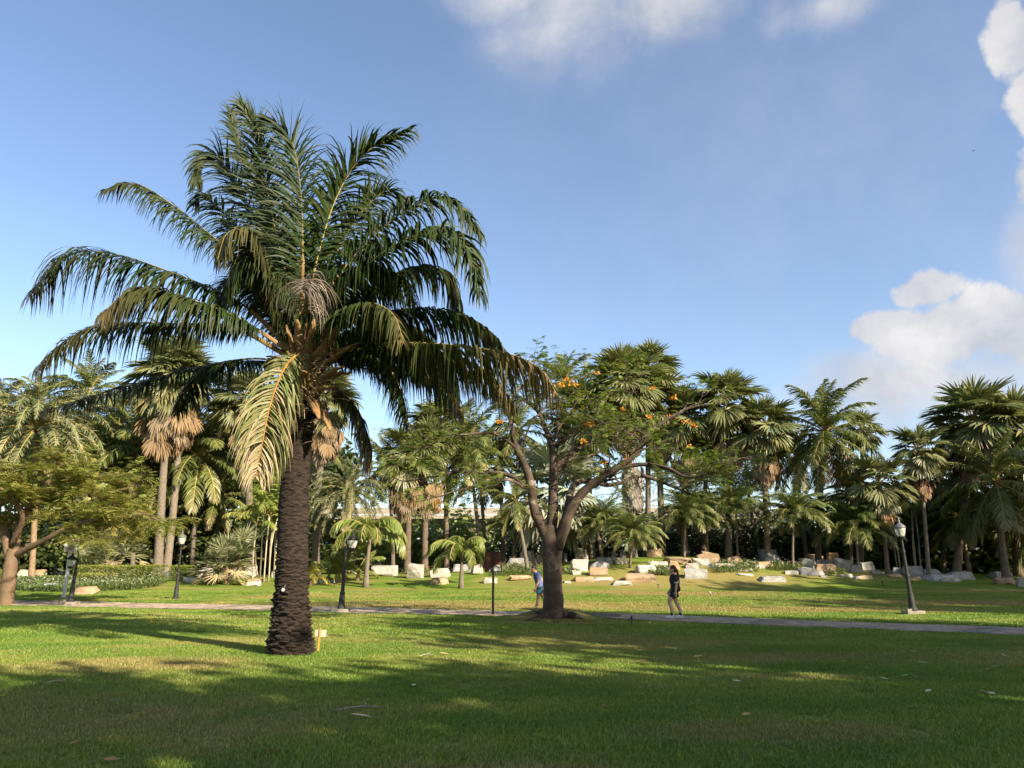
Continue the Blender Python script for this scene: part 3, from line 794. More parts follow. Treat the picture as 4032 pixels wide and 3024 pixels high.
def palm_tree(name, kind, base, crown, length, r0, r1, label, cat='palm', group=None, nleaf=30, skirt=0, skirt_len=None, skirt_mat='skirt', trunk_mat='trunk', seed=0, dead=0, skirt_drop=0.0, low=0, sk=None, flare=1.35, minp=0, maxp=None, bulge=0.0, squash=1.0):
    """palm: trunk from base to crown point, leaves of `length` metres, every leaf a part"""
    r = np.random.default_rng(seed + 1000)
    root = empty(name, base)
    props(root, label, cat, group)
    off = np.asarray(crown) - np.asarray(base)
    trunk_mesh(off[2], r0, r1, off[:2], seed, flare, bulge=bulge).obj('trunk', M[trunk_mat], root, smooth=True)
    np_ = len(PITCHES.get(kind, FANP))
    hi = np_ if maxp is None else maxp
    for q in range(nleaf):
        u = (q + .5) / nleaf
        pi_ = int(minp + u ** .9 * (hi - minp)); pi_ = min(pi_, hi - 1)
        az = q * 2.39996 + r.normal(0, .2)
        sc = length * r.uniform(.85, 1.1) * (.8 if pi_ == 0 else 1.0)
        zoff = .25 * length * (.5 - u) * (.55 if kind in ('fan', 'silver', 'spiky') else .12)
        child('frond' if kind in PINN else 'fan_leaf', LEAF[(kind, pi_, int(r.integers(2)))], root, (off[0], off[1], off[2] + zoff), (r.normal(0, .07), r.normal(0, .07), az), (sc, sc, sc * squash))
    for q in range(dead):
        az = r.uniform(0, 6.28)
        child('dead_frond', LEAF[('cocodry', 5 + q % 2, q % 2)], root, (off[0], off[1], off[2] - .1), (0, .25, az), length * r.uniform(.7, .9))
    sl = skirt_len or length
    if sk:                                    # heights of the skirt's top and bottom, metres above the base
        zt_, zb_ = sk
        sl = max(.9, (zt_ - zb_) * .62)
        for q in range(54):
            az = q * 2.39996 + r.normal(0, .25); u = ((q * 7) % 54) / 53
            zz = zt_ - u * (zt_ - zb_ - sl * .8)
            f = zz / off[2]; rr = (r0 + (r1 - r0) * f)
            child('dead_leaf', LEAF[(skirt_mat, int(r.integers(4)))], root, (off[0] * f + (rr + .42 * sl * (1 - u * .85)) * math.cos(az), off[1] * f + (rr + .42 * sl * (1 - u * .85)) * math.sin(az), zz), (r.normal(0, .1), r.normal(.02, .10), az), sl * r.uniform(.95, 1.3))
        skirt = 0
    for q in range(skirt):
        az = q * 2.39996 + r.normal(0, .3); u = q / max(skirt - 1, 1)
        zz = off[2] - .12 * length - skirt_drop - u * sl * .75
        f = zz / off[2]
        rr = r0 + (r1 - r0) * f
        child('dead_leaf', LEAF[(skirt_mat, int(r.integers(4)))], root, (off[0] * f + rr * .5 * math.cos(az), off[1] * f + rr * .5 * math.sin(az), zz), (r.normal(0, .1), r.normal(.05, .1), az), sl * r.uniform(.75, 1.0) * (1 - .3 * u))
    return root
S22 = 4032 / 2212.0
def palm_at(name, kind, cx, cy, bx, Y, rpx, r0, r1, label, **kw):
    """pixel coordinates on the 2212-pixel-wide view of the photo; rpx crown radius in those pixels"""
    Y0 = Y
    Y = Y + (8.5 if Y < 56 else 5.0)
    r0, r1 = r0 * Y / Y0, r1 * Y / Y0
    crown = P(cx * S22, cy * S22, Y)
    base = base_at(bx * S22, Y)
    length = rpx * S22 / F_PX * Y * 1.08
    if 'skp' in kw:
        a_, b_ = kw.pop('skp'); kw['sk'] = (P(cx * S22, a_ * S22, Y)[2] - base[2], P(cx * S22, b_ * S22, Y)[2] - base[2])
    return palm_tree(name, kind, base, crown, length, r0, r1, label, **kw)

# =================================================================== THE BIG PALM
PB = on_ground(1141, 2586)
PY = float(PB[1]) + .30
k_m = PY / F_PX
big = empty('palm_tree', (PB[0], PY, G(PB[0], PY)))
props(big, 'tall palm with a thick dark trunk and long arching fronds, nearest the camera', 'palm tree')
B0 = np.array([PB[0], PY, float(G(PB[0], PY))])
tr_px = [(1141, 2590, 84), (1141, 2560, 84), (1143, 2500, 76), (1146, 2420, 67), (1149, 2300, 63), (1152, 2150, 62), (1156, 2000, 61), (1166, 1850, 57), (1178, 1720, 55), (1196, 1600, 58), (1216, 1480, 62), (1232, 1380, 60), (1236, 1310, 40), (1236, 1260, 18)]
tp = np.array([P(x, y, PY) - B0 for x, y, _ in tr_px]); tp[0][2] = -.12
trr = np.array([w for *_, w in tr_px]) * k_m
cv = catmull(np.column_stack([tp, trr]), 90)
rr_ = cv[:, 3] * (1 + .012 * np.sin(np.arange(90) * 2.6)) - .02
MB().tube(cv[:, :3], rr_, 28).obj('trunk', M['bigtrunk'], big, smooth=True)
# old leaf-base scales round the trunk
def scale_mesh(seed, w, out, ht):
    r = np.random.default_rng(seed)
    v, f = [], []
    nn = 5
    for k in range(nn):
        s = k / (nn - 1) * 2 - 1
        e = 1 - abs(s) ** 2.2 * .8
        v += [(s * w / 2, 0.0, -ht * .55 * e - .01), (s * w / 2, -out * (.35 + .65 * e) * r.uniform(.75, 1.2), ht * .18 * e * r.uniform(.4, 1.3)), (s * w / 2, .02, ht * .45 * e + .012)]
    for k in range(nn - 1):
        a, c = k * 3, k * 3 + 3
        f += [[a, c, c + 1, a + 1], [a + 1, c + 1, c + 2, a + 2]]
    return MB().add(v, f)
SCALES = [scale_mesh(s, .155, .034, .060).mesh('leaf_scar', M['bigtrunk']) for s in range(6)]
SPIKES = [scale_mesh(s + 20, .15, .075, .075).mesh('leaf_scar', M['bigtrunk']) for s in range(5)]
zz = cv[:, 2]
scars = []
z = .02
row = 0
while z < 5.2:
    c = np.array([np.interp(z, zz, cv[:, a]) for a in range(3)]); rad = np.interp(z, zz, rr_)
    nper = max(9, int(2 * math.pi * rad / .135))
    for q in range(nper):
        a = (q + .5 * (row % 2) + random.uniform(-.18, .18)) / nper * 2 * math.pi
        scars.append((z + random.uniform(-.035, .035) + .03 * math.sin(a * 4 + row * .7), a, c, rad))
    z += .066 if z < 1.7 else (.085 if z < 3 else .115)
    row += 1
facing = [s for s in scars if math.sin(s[1]) < .25]
rest_s = [s for s in scars if math.sin(s[1]) >= .25]
facing.sort(key=lambda s: s[0])
def scar_matrix(s):
    zz_, a, c, rad = s
    pos = Vector((c[0] + math.cos(a) * (rad - .004), c[1] + math.sin(a) * (rad - .004), zz_))
    return Matrix.Translation(pos) @ Matrix.Rotation(a + math.pi / 2, 4, 'Z') @ Matrix.Rotation(random.uniform(-.32, .32), 4, 'Y') @ Matrix.Scale(random.uniform(.75, 1.25) * (1 if zz_ < 1.8 else .72), 4)
for s in facing[:300]:
    spike = s[0] < 1.15 and random.random() < .85 - s[0] * .5
    me = random.choice(SPIKES if spike else SCALES)
    o = child('leaf_scar', me, big); o.matrix_local = scar_matrix(s)
mb = MB()
for s in facing[300:] + rest_s:
    spike = s[0] < 1.15 and random.random() < .6
    me = random.choice(SPIKES if spike else SCALES)
    m4 = np.array(scar_matrix(s))
    v = np.array([tuple(x.co) for x in me.vertices])
    v = v @ m4[:3, :3].T + m4[:3, 3]
    mb.add(v, [list(p.vertices) for p in me.polygons])
o = mb.obj('leaf_scar_cover', M['bigtrunk'], big); o['kind'] = 'stuff'

# fronds: control points (x, y on the 2212-px view, metres nearer(-)/farther(+) than the trunk), options
FR = [
 ([(610, 735, 0), (520, 655, -.3), (400, 600, -.6), (250, 550, -.8), (150, 552, -.9), (62, 640, -1.0)], dict(leaf=1.3, droop=1.7, dry_tip=.25)),
 ([(612, 750, -.2), (520, 690, -.9), (420, 650, -1.5), (300, 622, -2.0), (215, 680, -2.3)], dict(leaf=.95, droop=1.9, dry_tip=.5)),
 ([(606, 760, -.1), (500, 705, -.4), (390, 700, -.7), (240, 700, -.9), (150, 730, -1.0), (75, 800, -1.1)], dict(leaf=.9, droop=1.7, dry_tip=.3, dry0=.05)),
 ([(610, 785, .2), (540, 775, .3), (420, 795, .5), (260, 838, .6), (90, 890, .6)], dict(leaf=.62, droop=1.2, dry_tip=.4)),
 ([(628, 700, .2), (560, 600, .3), (470, 520, .3), (370, 440, .2), (290, 396, 0), (220, 412, -.2)], dict(leaf=.85, droop=1.5, dry_tip=.2)),
 ([(634, 690, .3), (590, 560, .5), (530, 430, .7), (470, 340, .6), (432, 350, .4), (425, 400, .3)], dict(leaf=1.0, droop=1.2)),
 ([(640, 680, .1), (600, 520, .1), (572, 380, .1), (558, 290, 0), (520, 225, -.2)], dict(leaf=1.05, droop=.8)),
 ([(652, 670, -.1), (654, 540, -.25), (650, 420, -.3), (632, 310, -.3), (585, 262, -.4), (560, 275, -.5)], dict(leaf=1.1, droop=.8)),
 ([(664, 670, .1), (690, 540, .0), (730, 420, -.2), (790, 330, -.4), (885, 282, -.6)], dict(leaf=1.05, droop=1.25)),
 ([(678, 680, .2), (750, 570, .3), (840, 480, .4), (930, 430, .3), (985, 440, .2), (1035, 505, 0)], dict(leaf=1.05, droop=1.9)),
 ([(680, 690, -.1), (770, 590, -.5), (870, 520, -.9), (960, 500, -1.2), (1010, 540, -1.4), (1036, 640, -1.5)], dict(leaf=1.05, droop=2.0)),
 ([(690, 700, .4), (800, 620, .9), (900, 575, 1.3), (970, 600, 1.6), (1000, 690, 1.8)], dict(leaf=.95, droop=1.7, dry_tip=.15)),
 ([(696, 725, .1), (800, 680, .0), (930, 668, -.2), (1040, 700, -.3), (1118, 790, -.4)], dict(leaf=1.05, droop=2.0, dry_tip=.3)),
 ([(705, 765, -.2), (800, 745, -.9), (930, 742, -1.5), (1080, 760, -1.9), (1165, 795, -2.1), (1205, 855, -2.2)], dict(leaf=1.1, droop=2.2, dry_tip=.9, dry0=.0)),
 ([(700, 790, 0), (775, 765, -.2), (835, 790, -.4), (868, 850, -.5), (880, 915, -.5)], dict(leaf=.8, droop=1.4)),
 ([(690, 815, .1), (730, 840, .2), (775, 890, .3), (800, 960, .3), (803, 1010, .3)], dict(leaf=.75, droop=1.0, dry_tip=.6, dry0=.1)),
 ([(600, 700, 0), (560, 560, -.9), (530, 500, -1.3), (490, 505, -1.6), (470, 560, -1.7)], dict(leaf=.8, droop=1.7, dry_tip=.2, dry0=.12)),
 ([(690, 720, -.3), (740, 680, -1.0), (800, 655, -1.5), (850, 680, -1.8), (872, 740, -1.9)], dict(leaf=.9, droop=1.9, dry_tip=.3)),
 ([(610, 790, .3), (540, 780, .9), (450, 800, 1.2), (400, 850, 1.3), (378, 895, 1.3)], dict(leaf=.7, droop=1.4, dry_tip=.1)),
 ([(630, 700, .4), (570, 630, .9), (510, 600, 1.3), (480, 620, 1.5), (470, 660, 1.6)], dict(leaf=.9, droop=1.4)),
 ([(670, 680, .4), (720, 560, .7), (780, 460, .9), (840, 410, 1.0), (880, 440, 1.0)], dict(leaf=.95, droop=1.4)),
 ([(648, 680, .5), (610, 520, .9), (560, 400, 1.2), (510, 300, 1.4), (500, 240, 1.4)], dict(leaf=.95, droop=.9)),
 ([(690, 740, .4), (780, 720, 1.0), (880, 730, 1.6), (960, 790, 2.0), (990, 860, 2.1)], dict(leaf=.95, droop=1.6)),
 ([(640, 700, .6), (600, 620, 1.4), (590, 560, 2.1), (580, 540, 2.7)], dict(leaf=.9, droop=1.4)),
 ([(700, 760, .1), (790, 760, .2), (900, 790, .3), (960, 830, .3), (1000, 890, .3)], dict(leaf=.85, droop=1.6, dry_tip=.4)),
 ([(705, 775, -.1), (800, 750, -.4), (940, 760, -.7), (1050, 800, -.9), (1110, 870, -.9)], dict(leaf=1.0, droop=2.2, dry_tip=.5)),
 ([(640, 690, .3), (580, 580, .6), (500, 480, .9), (440, 420, 1.0), (420, 440, 1.0)], dict(leaf=1.0, droop=1.4, s0=(1, .8, 0), splay=.3, lift=.05, fwd=(28, 62), pet=.07, r0=.036)),
 ([(650, 690, -.1), (600, 600, -.4), (545, 560, -.7), (500, 590, -.9), (485, 640, -1.0)], dict(leaf=.9, droop=1.6, pet=.1, r0=.036)),
 ([(672, 690, -.1), (730, 610, -.3), (800, 575, -.5), (870, 600, -.7), (900, 660, -.8)], dict(leaf=1.05, droop=1.8, pet=.08, r0=.036)),
 ([(690, 745, .2), (770, 710, .5), (860, 700, .8), (930, 740, 1.0), (960, 810, 1.1)], dict(leaf=1.0, droop=1.8, dry_tip=.2)),
 ([(640, 790, .3), (620, 830, .6), (600, 900, .8), (590, 960, .8)], dict(leaf=.6, droop=.8, dry_tip=.6, dry0=.3)),
]
def frond_object(name, pts, leaf, droop, dry0=0.0, dry_tip=0.05, mat='frond', rmat='rachis', n=150, w=.060, r0=.048, seed=0, s0=None, gap=0.0, pet=.12, ragged=.06, splay=.05, fwd=(18, 46), mott=.06, lift=-.28, dk=1.2, lk_=1.18, root_in=True):
    x0, y0, d0 = pts[0]
    if root_in: pts = [(656 + (x0 - 656) * .12, max(y0 + 25, 775 + (x0 - 656) * .05), d0 * .25)] + list(pts)      # the stalk starts inside the trunk
    c = catmull(np.array([P(x * S22, y * S22, PY + dy) - B0 for x, y, dy in pts]), 40)
    mb = MB()
    add_frond(mb, c, n, leaf * lk_, w, fwd0=fwd[0], fwd1=fwd[1], splay=splay, mott=mott, lift=lift, wn_=.14, droop=droop * dk, pet=pet, r0=.026, seg=5, dry0=dry0, dry_tip=dry_tip, seed=seed, ragged=ragged, s0=s0, gap=gap, lmin=.45)
    # leaflets as the frond mesh, stalk as its own sub-part
    me = mb.mesh(name, [M[mat], M[rmat]])
    fr = bpy.data.objects.new(name, me); COL.objects.link(fr); fr.parent = big
    kk = 13
    q = MB()
    rad = np.stack([np.linspace(r0, .034, kk) * 1.25, np.linspace(r0, .034, kk) * .62], 1)
    q.tube(c[:kk], rad, 8)
    q.obj('stalk', M['petiole'], fr, smooth=True)
    return fr
for n_, (pts, op) in enumerate(FR):
    if n_ in (5, 6, 7, 8, 9, 10, 11, 16, 19, 20, 21, 23): op = dict(op, pet=.07, r0=.036)
    if n_ in (0, 1, 2, 3, 4, 12, 13, 14, 15, 18): op = dict(op, pet=.25, r0=.058)
    if n_ in (5, 6, 7, 8, 20, 21): op = dict(op, s0=(1, .45, 0), w=.058, splay=.24, fwd=(30, 68), lift=.05, dk=1.0, lk_=1.15)
    if n_ in (9, 10): op = dict(op, s0=(.35, 1, .2), w=.072, splay=.15, lift=-.1)
    frond_object('frond', pts, seed=n_ * 13 + 5, **op)
# the dead yellow frond hanging in front of the trunk and the dry grey frond curling towards the camera
o = frond_object('frond', [(668, 770, -.45), (640, 768, -.75), (612, 800, -.95), (585, 870, -1.0), (568, 950, -1.0), (553, 1030, -.95)], .98, 2.0, dry0=.22, dry_tip=.75, mott=.32, mat='yellowfrond', rmat='orange_rachis', seed=301, w=.036, n=104, lift=.1, dk=1.0, lk_=1.1, s0=(1, .25, 0), pet=.12, r0=.06)
o['label'] = 'drooping frond turning straw yellow with an orange midrib'
o = frond_object('frond', [(655, 745, -.3), (662, 690, -.9), (664, 640, -1.5), (660, 606, -1.9), (655, 606, -2.3), (650, 630, -2.6)], .95, 2.2, dry0=.3, dry_tip=.4, mat='greyfrond', rmat='greyfrond', seed=302, n=100, w=.024, s0=(1, 0, 0), pet=.40, r0=.05, ragged=.5, splay=.45, fwd=(0, 30), mott=.25, lift=.1, dk=1.0, lk_=1.1)
o['label'] = 'dry grey frond curling down towards the viewer'
o = frond_object('frond', [(600, 800, -.2), (575, 850, -.35), (545, 950, -.4), (520, 1060, -.4)], .7, .6, dry0=.8, dry_tip=.5, mat='dryfrond', rmat='dryfrond', seed=303, n=50, w=.03, gap=.3)
# cut and broken leaf bases (boots)
BOOTS = [((676, 790), (735, 700), -.35), ((690, 800), (775, 740), -.3), ((680, 830), (745, 790), -.4), ((668, 780), (680, 690), -.35), ((655, 770), (640, 690), -.3), ((690, 760), (715, 680), -.2), ((640, 770), (618, 700), -.2), ((672, 850), (725, 835), -.35),
         ((675, 860), (690, 905), -.4), ((650, 800), (620, 760), -.3), ((660, 840), (655, 800), -.45), ((690, 820), (760, 805), -.1), ((630, 780), (575, 770), -.1), ((690, 870), (715, 930), -.3)]
for n_, (a, c_, dy) in enumerate(BOOTS):
    p0, p1 = P(a[0] * S22, a[1] * S22, PY + dy * .8) - B0, P(c_[0] * S22, c_[1] * S22, PY + dy * 2.6) - B0
    pm = (p0 + p1) / 2 + np.array([0, -.05, .02])
    pts = catmull([p0, pm, p1], 8)
    wv = np.linspace(.15, .045, 8) * np.array([1, 1, .95, 1.02, .9, .95, .8, .6]) * random.uniform(.95, 1.35)
    pts = pts + rng.normal(0, .012, pts.shape)
    mb = MB().tube(pts, np.stack([wv * .36, wv], 1), 7, col=0)
    mb.obj('leaf_base', M['petiole'], big, smooth=True)
# frayed brown fibre and old flower stalks in the crown
mb = MB()
nf = 620
cpt = np.array([P(random.gauss(680, 26) * S22, random.gauss(812, 48) * S22, PY - random.uniform(.2, .75)) - B0 for _ in range(nf)])
az = rng.uniform(0, 6.28, nf)
D = np.stack([np.cos(az), np.sin(az) * .6 - .3, rng.uniform(-.6, .9, nf)], 1)
mb.strips(cpt, D, rng.normal(0, 1, (nf, 3)), rng.uniform(.12, .40, nf), .013, .5, 3, 0, rng.uniform(0, .5, nf))
mb.obj('crown_fibre', M['dryfrond'], big)['kind'] = 'stuff'
# little white tag tied to the trunk
tg = P(1115, 2322, PY - .36)
t = empty('tag', tg); props(t, 'small white tag hanging on the dark palm trunk', 'tag')
MB().box((0, 0, 0), (.05, .004, .055), 0).obj('card', M['white'], t)
MB().tube([(0, .001, .028), (.008, .02, .10)], .002, 5).obj('string', M['white'], t)
t.rotation_euler = (0, .3, 0)

# =================================================================== THE FLAME TREE
def bip_leaves(mb, centers, dirs, L, r, npairs=7, tint=None):
    """feathery leaves: a thin stalk with rows of narrow pinnae, many at once"""
    K = len(centers)
    D = dirs / (np.linalg.norm(dirs, axis=1)[:, None] + 1e-9)
    S = np.cross(D, np.array([0, 0, 1.0]) + r.normal(0, .25, (K, 3))); S /= np.linalg.norm(S, axis=1)[:, None] + 1e-9
    if tint is None: tint = np.clip(r.normal(.05, .12, K), 0, 1)
    for p in range(npairs):
        t = (p + 1) / npairs
        for sd in (-1, 1):
            b_ = centers + D * (L * t)[:, None] + np.array([0, 0, -1.0]) * (L * .25 * t * t)[:, None]
            dd = S * sd + D * .45 + np.array([0, 0, -.12]) + r.normal(0, .1, (K, 3))
            mb.strips(b_, dd, D + r.normal(0, .1, (K, 3)), L * .42 * (1 - .45 * abs(t - .45)), L * .115, .5, 2, 0, tint)
def grow(limbs, r, n_sub, up, spread, sub_len, flat=.5, levels=2):
    """thin branches off the main limbs; returns (branch polylines, tip points with directions)"""
    br, tips = [], []
    def sub(p, d, L, rad, lev):
        k = 6
        pts = [p]
        dd = unit(d)
        for s in range(k):
            dd = unit(dd + r.normal(0, .22, 3) + np.array([0, 0, up * .12]))
            pts.append(pts[-1] + dd * L / k)
        pts = np.array(pts)
        br.append((pts, np.linspace(rad, rad * .35, k + 1)))
        if lev <= 0:
            tips.append((pts[-1], dd)); tips.append((pts[3], unit(dd + r.normal(0, .6, 3)))); tips.append((pts[-2], unit(dd + r.normal(0, .6, 3))))
            return
        for q in range(3):
            i0 = int(r.integers(2, k + 1))
            nd = unit(dd + r.normal(0, spread, 3) * np.array([1, 1, flat]))
            sub(pts[i0], nd, L * r.uniform(.55, .8), rad * .55, lev - 1)
    for pts, rad, cnt in limbs:
        for q in range(cnt):
            i0 = int(r.integers(int(len(pts) * .35), len(pts)))
            T = unit(pts[min(i0 + 1, len(pts) - 1)] - pts[i0 - 1])
            nd = unit(T * .6 + r.normal(0, spread, 3) * np.array([1, 1, flat]) + np.array([0, 0, up * .3]))
            sub(pts[i0], nd, sub_len * r.uniform(.6, 1.1), max(.012, rad[i0] * .45), levels - 1)
        sub(pts[-1], unit(pts[-1] - pts[-2]), sub_len * .8, rad[-1], levels - 1)
    return br, tips
r = np.random.default_rng(21)
FB = on_ground(2178, 2436)
FY = float(FB[1]) + .1
FB = np.array([P(2178, 2436, FY)[0], FY, float(G(P(2178, 2436, FY)[0], FY))])
flame = empty('flame_tree', FB)
props(flame, 'spreading tree with forked brown limbs, feathery leaves and orange blossom on a grass mound', 'tree')
fk = FY / F_PX
def c5(x, y, dy=0): return P(1800 + x * .7536, 1300 + y * .7536, FY + dy) - FB
# trunk
tpx = [(498, 1530, 78), (500, 1495, 62), (503, 1440, 53), (500, 1350, 48), (498, 1250, 48), (497, 1170, 52), (493, 1110, 52), (488, 1060, 44), (487, 1020, 30)]
tpts = np.array([c5(x, y) for x, y, _ in tpx]); tpts[0][2] = -.15
tw = np.array([w for *_, w in tpx]) * .7536 * fk
c_ = catmull(np.column_stack([tpts, tw]), 26)
mb = MB()
nseg = 22
mb.tube(c_[:, :3], c_[:, 3], nseg)
v = mb.v[0].reshape(-1, nseg, 3)
for i_ in range(len(v)):
    for q in range(nseg):
        p = Vector(v[i_, q]); a = q / nseg * 6.283
        cen = c_[i_, :3]
        f = 1 + .10 * noise.noise(p * 2.2) + .05 * noise.noise(p * 6)
        low = max(0, 1 - i_ / 5)
        f += low * .22 * max(0, math.sin(a * 5 + 1))
        v[i_, q] = cen + (v[i_, q] - cen) * f
mb.obj('trunk', M['flamebark'], flame, smooth=True)
for n_, (ax, ay, L) in enumerate(((1.0, -.25, 1.15), (-.9, -.45, .9), (.15, -1, .8), (-.6, .7, .7), (.9, .6, .8))):
    pts = []
    for s in np.linspace(0, 1, 7):
        x, y = unit([ax, ay]) * (.26 + L * s) + np.array([.05 * math.sin(s * 5 + n_), 0])
        pts.append((x, y, float(G(FB[0] + x, FB[1] + y)) - FB[2] + .13 * (1 - s) ** 1.5 - .03))
    MB().tube(pts, np.linspace(.13, .03, 7), 8).obj('root', M['flamebark'], flame, smooth=True)
MB().lathe([(.0, .0), (.10, .01), (.14, .07), (.12, .16), (.05, .2), (.0, .19)], 10, (.55, -.35, -.02)).obj('root_burl', M['bigtrunk'], flame, smooth=True)
LIMBS = [   # crop pixels with depth offset, start radius, end radius (px of the crop), twigs
 ([(470, 1080, 0), (440, 1020, -.1), (400, 930, -.2), (385, 800, -.3), (345, 690, -.4), (300, 590, -.5), (285, 500, -.5), (268, 425, -.5)], 34, 15, 3),
 ([(490, 1075, 0), (500, 950, .1), (503, 800, .1), (502, 690, .1), (492, 600, .1), (458, 505, .2), (435, 440, .2)], 36, 13, 4),
 ([(520, 1140, -.1), (560, 1030, -.25), (585, 950, -.35), (630, 880, -.5), (700, 810, -.7), (770, 760, -.9), (850, 715, -1.1), (930, 650, -1.2), (980, 560, -1.2), (1060, 490, -1.1), (1200, 410, -1.0)], 36, 9, 7),
 ([(572, 960, -.2), (590, 860, .1), (620, 800, .3), (690, 790, .6), (780, 808, .9), (860, 798, 1.2), (930, 765, 1.5), (1010, 775, 1.7)], 22, 9, 5),
 ([(505, 720, .1), (570, 670, .3), (650, 605, .5), (720, 560, .7), (800, 520, .9), (870, 500, 1.0), (960, 520, 1.1)], 19, 8, 6),
 ([(515, 610, .1), (590, 550, -.2), (670, 492, -.5), (740, 482, -.7), (790, 500, -.9)], 13, 6, 5),
 ([(520, 730, .2), (600, 690, .6), (700, 655, 1.0), (780, 615, 1.2), (850, 580, 1.3), (940, 570, 1.4)], 13, 6, 5),
 ([(355, 820, -.3), (290, 765, -.2), (200, 745, 0), (100, 742, .3), (0, 745, .6), (-130, 765, .8), (-260, 790, .9)], 15, 5, 8),
 ([(310, 620, -.5), (240, 562, -.8), (150, 535, -1.0), (60, 545, -1.2), (-30, 552, -1.3), (-140, 600, -1.4)], 10, 4, 8),
 ([(355, 830, -.3), (270, 780, -.9), (150, 800, -1.3), (0, 840, -1.7), (-140, 880, -2.0)], 9, 4, 7),
 ([(840, 720, -1.1), (960, 702, -1.3), (1060, 712, -1.5), (1150, 748, -1.6), (1250, 772, -1.7), (1350, 792, -1.8), (1420, 800, -1.8)], 13, 5, 9),
 ([(960, 755, -.9), (1060, 790, -1.0), (1160, 830, -1.0), (1260, 868, -1.0), (1340, 850, -1.0)], 11, 4, 6),
 ([(1000, 700, -1.4), (1100, 720, -1.9), (1210, 770, -2.3), (1330, 740, -2.6), (1400, 700, -2.7)], 10, 4, 7),
 ([(492, 600, .1), (430, 440, .4), (360, 375, .6), (295, 335, .7)], 13, 6, 4),
 ([(437, 445, .2), (428, 360, .1), (415, 290, 0), (405, 250, 0)], 10, 4, 4),
 ([(345, 660, -.4), (352, 580, -.6), (380, 500, -.8), (425, 440, -.8)], 7, 4, 3),
 ([(500, 560, .1), (560, 470, .5), (620, 380, .9), (640, 300, 1.1)], 9, 4, 5),
 ([(700, 560, .6), (730, 440, .8), (790, 340, .9), (900, 300, 1.0)], 9, 4, 6),
]
limbs3 = []
for pts, r0, r1, cnt in LIMBS:
    k = len(pts) * 4
    c3 = catmull(np.array([c5(*p) for p in pts]), k)
    c3 = c3 + r.normal(0, .012, c3.shape) * np.linspace(0, 1, k)[:, None]
    rad = np.linspace(r0 * .9, r1 * .68, k) * .7536 * fk
    rad = rad * (1 + r.normal(0, .04, k))
    MB().tube(c3, rad, 10).obj('limb', M['flamebark'], flame, smooth=True)
    limbs3.append((c3, rad, cnt))
br, tips = grow([(a_, b_, int(c_ * 1.6)) for a_, b_, c_ in limbs3], r, 5, .25, .9, 1.3, .4, 2)
mb = MB()
for pts, rad in br: mb.tube(pts, np.maximum(rad, .006), 5, cap=False)
mb.obj('twigs', M['flamebark'], flame)['kind'] = 'stuff'
tc = np.array([t_[0] for t_ in tips]); td = np.array([t_[1] for t_ in tips])
rep = 3
C_ = np.repeat(tc, rep, 0) + r.normal(0, .08, (len(tc) * rep, 3))
Dd = np.repeat(td, rep, 0) * .4 + r.normal(0, .8, (len(tc) * rep, 3)) * np.array([1, 1, .3])
mb = MB(); bip_leaves(mb, C_, Dd, r.uniform(.17, .27, len(C_)), r, 6)
mb.obj('crown', M['flame_leaf'], flame)
# orange flower clusters at the photographed spots
FLOW = [(540, 290), (605, 285), (570, 262), (220, 485), (690, 495), (868, 418), (1020, 305), (1135, 355), (1125, 460), (1195, 485), (1235, 500), (880, 685), (725, 225), (1215, 615), (660, 585), (-120, 940), (770, 695), (-100, 905), (1000, 455)]
for n_, (x, y) in enumerate(FLOW):
    big_f = .72 if n_ in (0, 1, 4, 8, 9, 15, 11) else .45
    mb = MB(); kf = int(46 * big_f)
    az = r.uniform(0, 6.28, kf); cz = r.uniform(-.3, 1, kf)
    D = np.stack([np.cos(az) * np.sqrt(1 - cz * cz * .9), np.sin(az) * np.sqrt(1 - cz * cz * .9), cz], 1)
    mb.strips(D * r.uniform(.02, .17, kf)[:, None] * big_f * np.array([1.4, 1.2, .8]), D + r.normal(0, .4, (kf, 3)), r.normal(0, 1, (kf, 3)), .075, .055, .3, 2, 0, r.uniform(0, .5, kf), prof=[.3, 1, .5])
    mb.obj('flower_cluster', M['petal'], flame, loc=c5(x, y, [-.9, -.2, -1.3, -.6][n_ % 4]))

# =================================================================== LEAFY MASSES
def leaf_cloud(mb, n, radii, r, size, center=(0, 0, 0), clumps=26, tint_p=.05, clump_r=.30, shell=.55, aspect=.5):
    """n leaf quads gathered in clumps through an ellipsoid"""
    radii = np.asarray(radii, float)
    u = r.normal(0, 1, (clumps, 3)); u /= np.linalg.norm(u, axis=1)[:, None]
    cc = u * (shell + (1 - shell) * r.random(clumps)[:, None]) ** .6 * radii
    idx = r.integers(0, clumps, n)
    p = cc[idx] + r.normal(0, 1, (n, 3)) * radii * clump_r * r.uniform(.6, 1.1, clumps)[idx][:, None]
    d = r.normal(0, 1, (n, 3)); d[:, 2] = d[:, 2] * .6 - .15
    mb.strips(p + np.asarray(center), d, r.normal(0, 1, (n, 3)), size * r.uniform(.7, 1.3, n), size * aspect, .3, 2, 0, np.clip(r.normal(.02, .04, n) + (r.random(n) < tint_p) * .3, 0, 1), prof=[.35, 1, .15])
    return cc
BUSH = []
for s in range(4):
    rr = np.random.default_rng(400 + s); mb = MB()
    leaf_cloud(mb, 1500, (1, 1, .9), rr, .19, (0, 0, .85), 30)
    st = MB()
    for q in range(6):
        a = q * 1.05 + s; st.tube(catmull([(0, 0, -.08), (.15 * math.cos(a), .15 * math.sin(a), .4), (.55 * math.cos(a), .55 * math.sin(a), 1.1)], 6), np.linspace(.035, .012, 6), 5)
    BUSH.append((mb.mesh('foliage', M['bush']), st.mesh('stems', M['darktrunk'])))
BUSH_BRIGHT = [variant(a, M['brightbush']) for a, _ in BUSH]
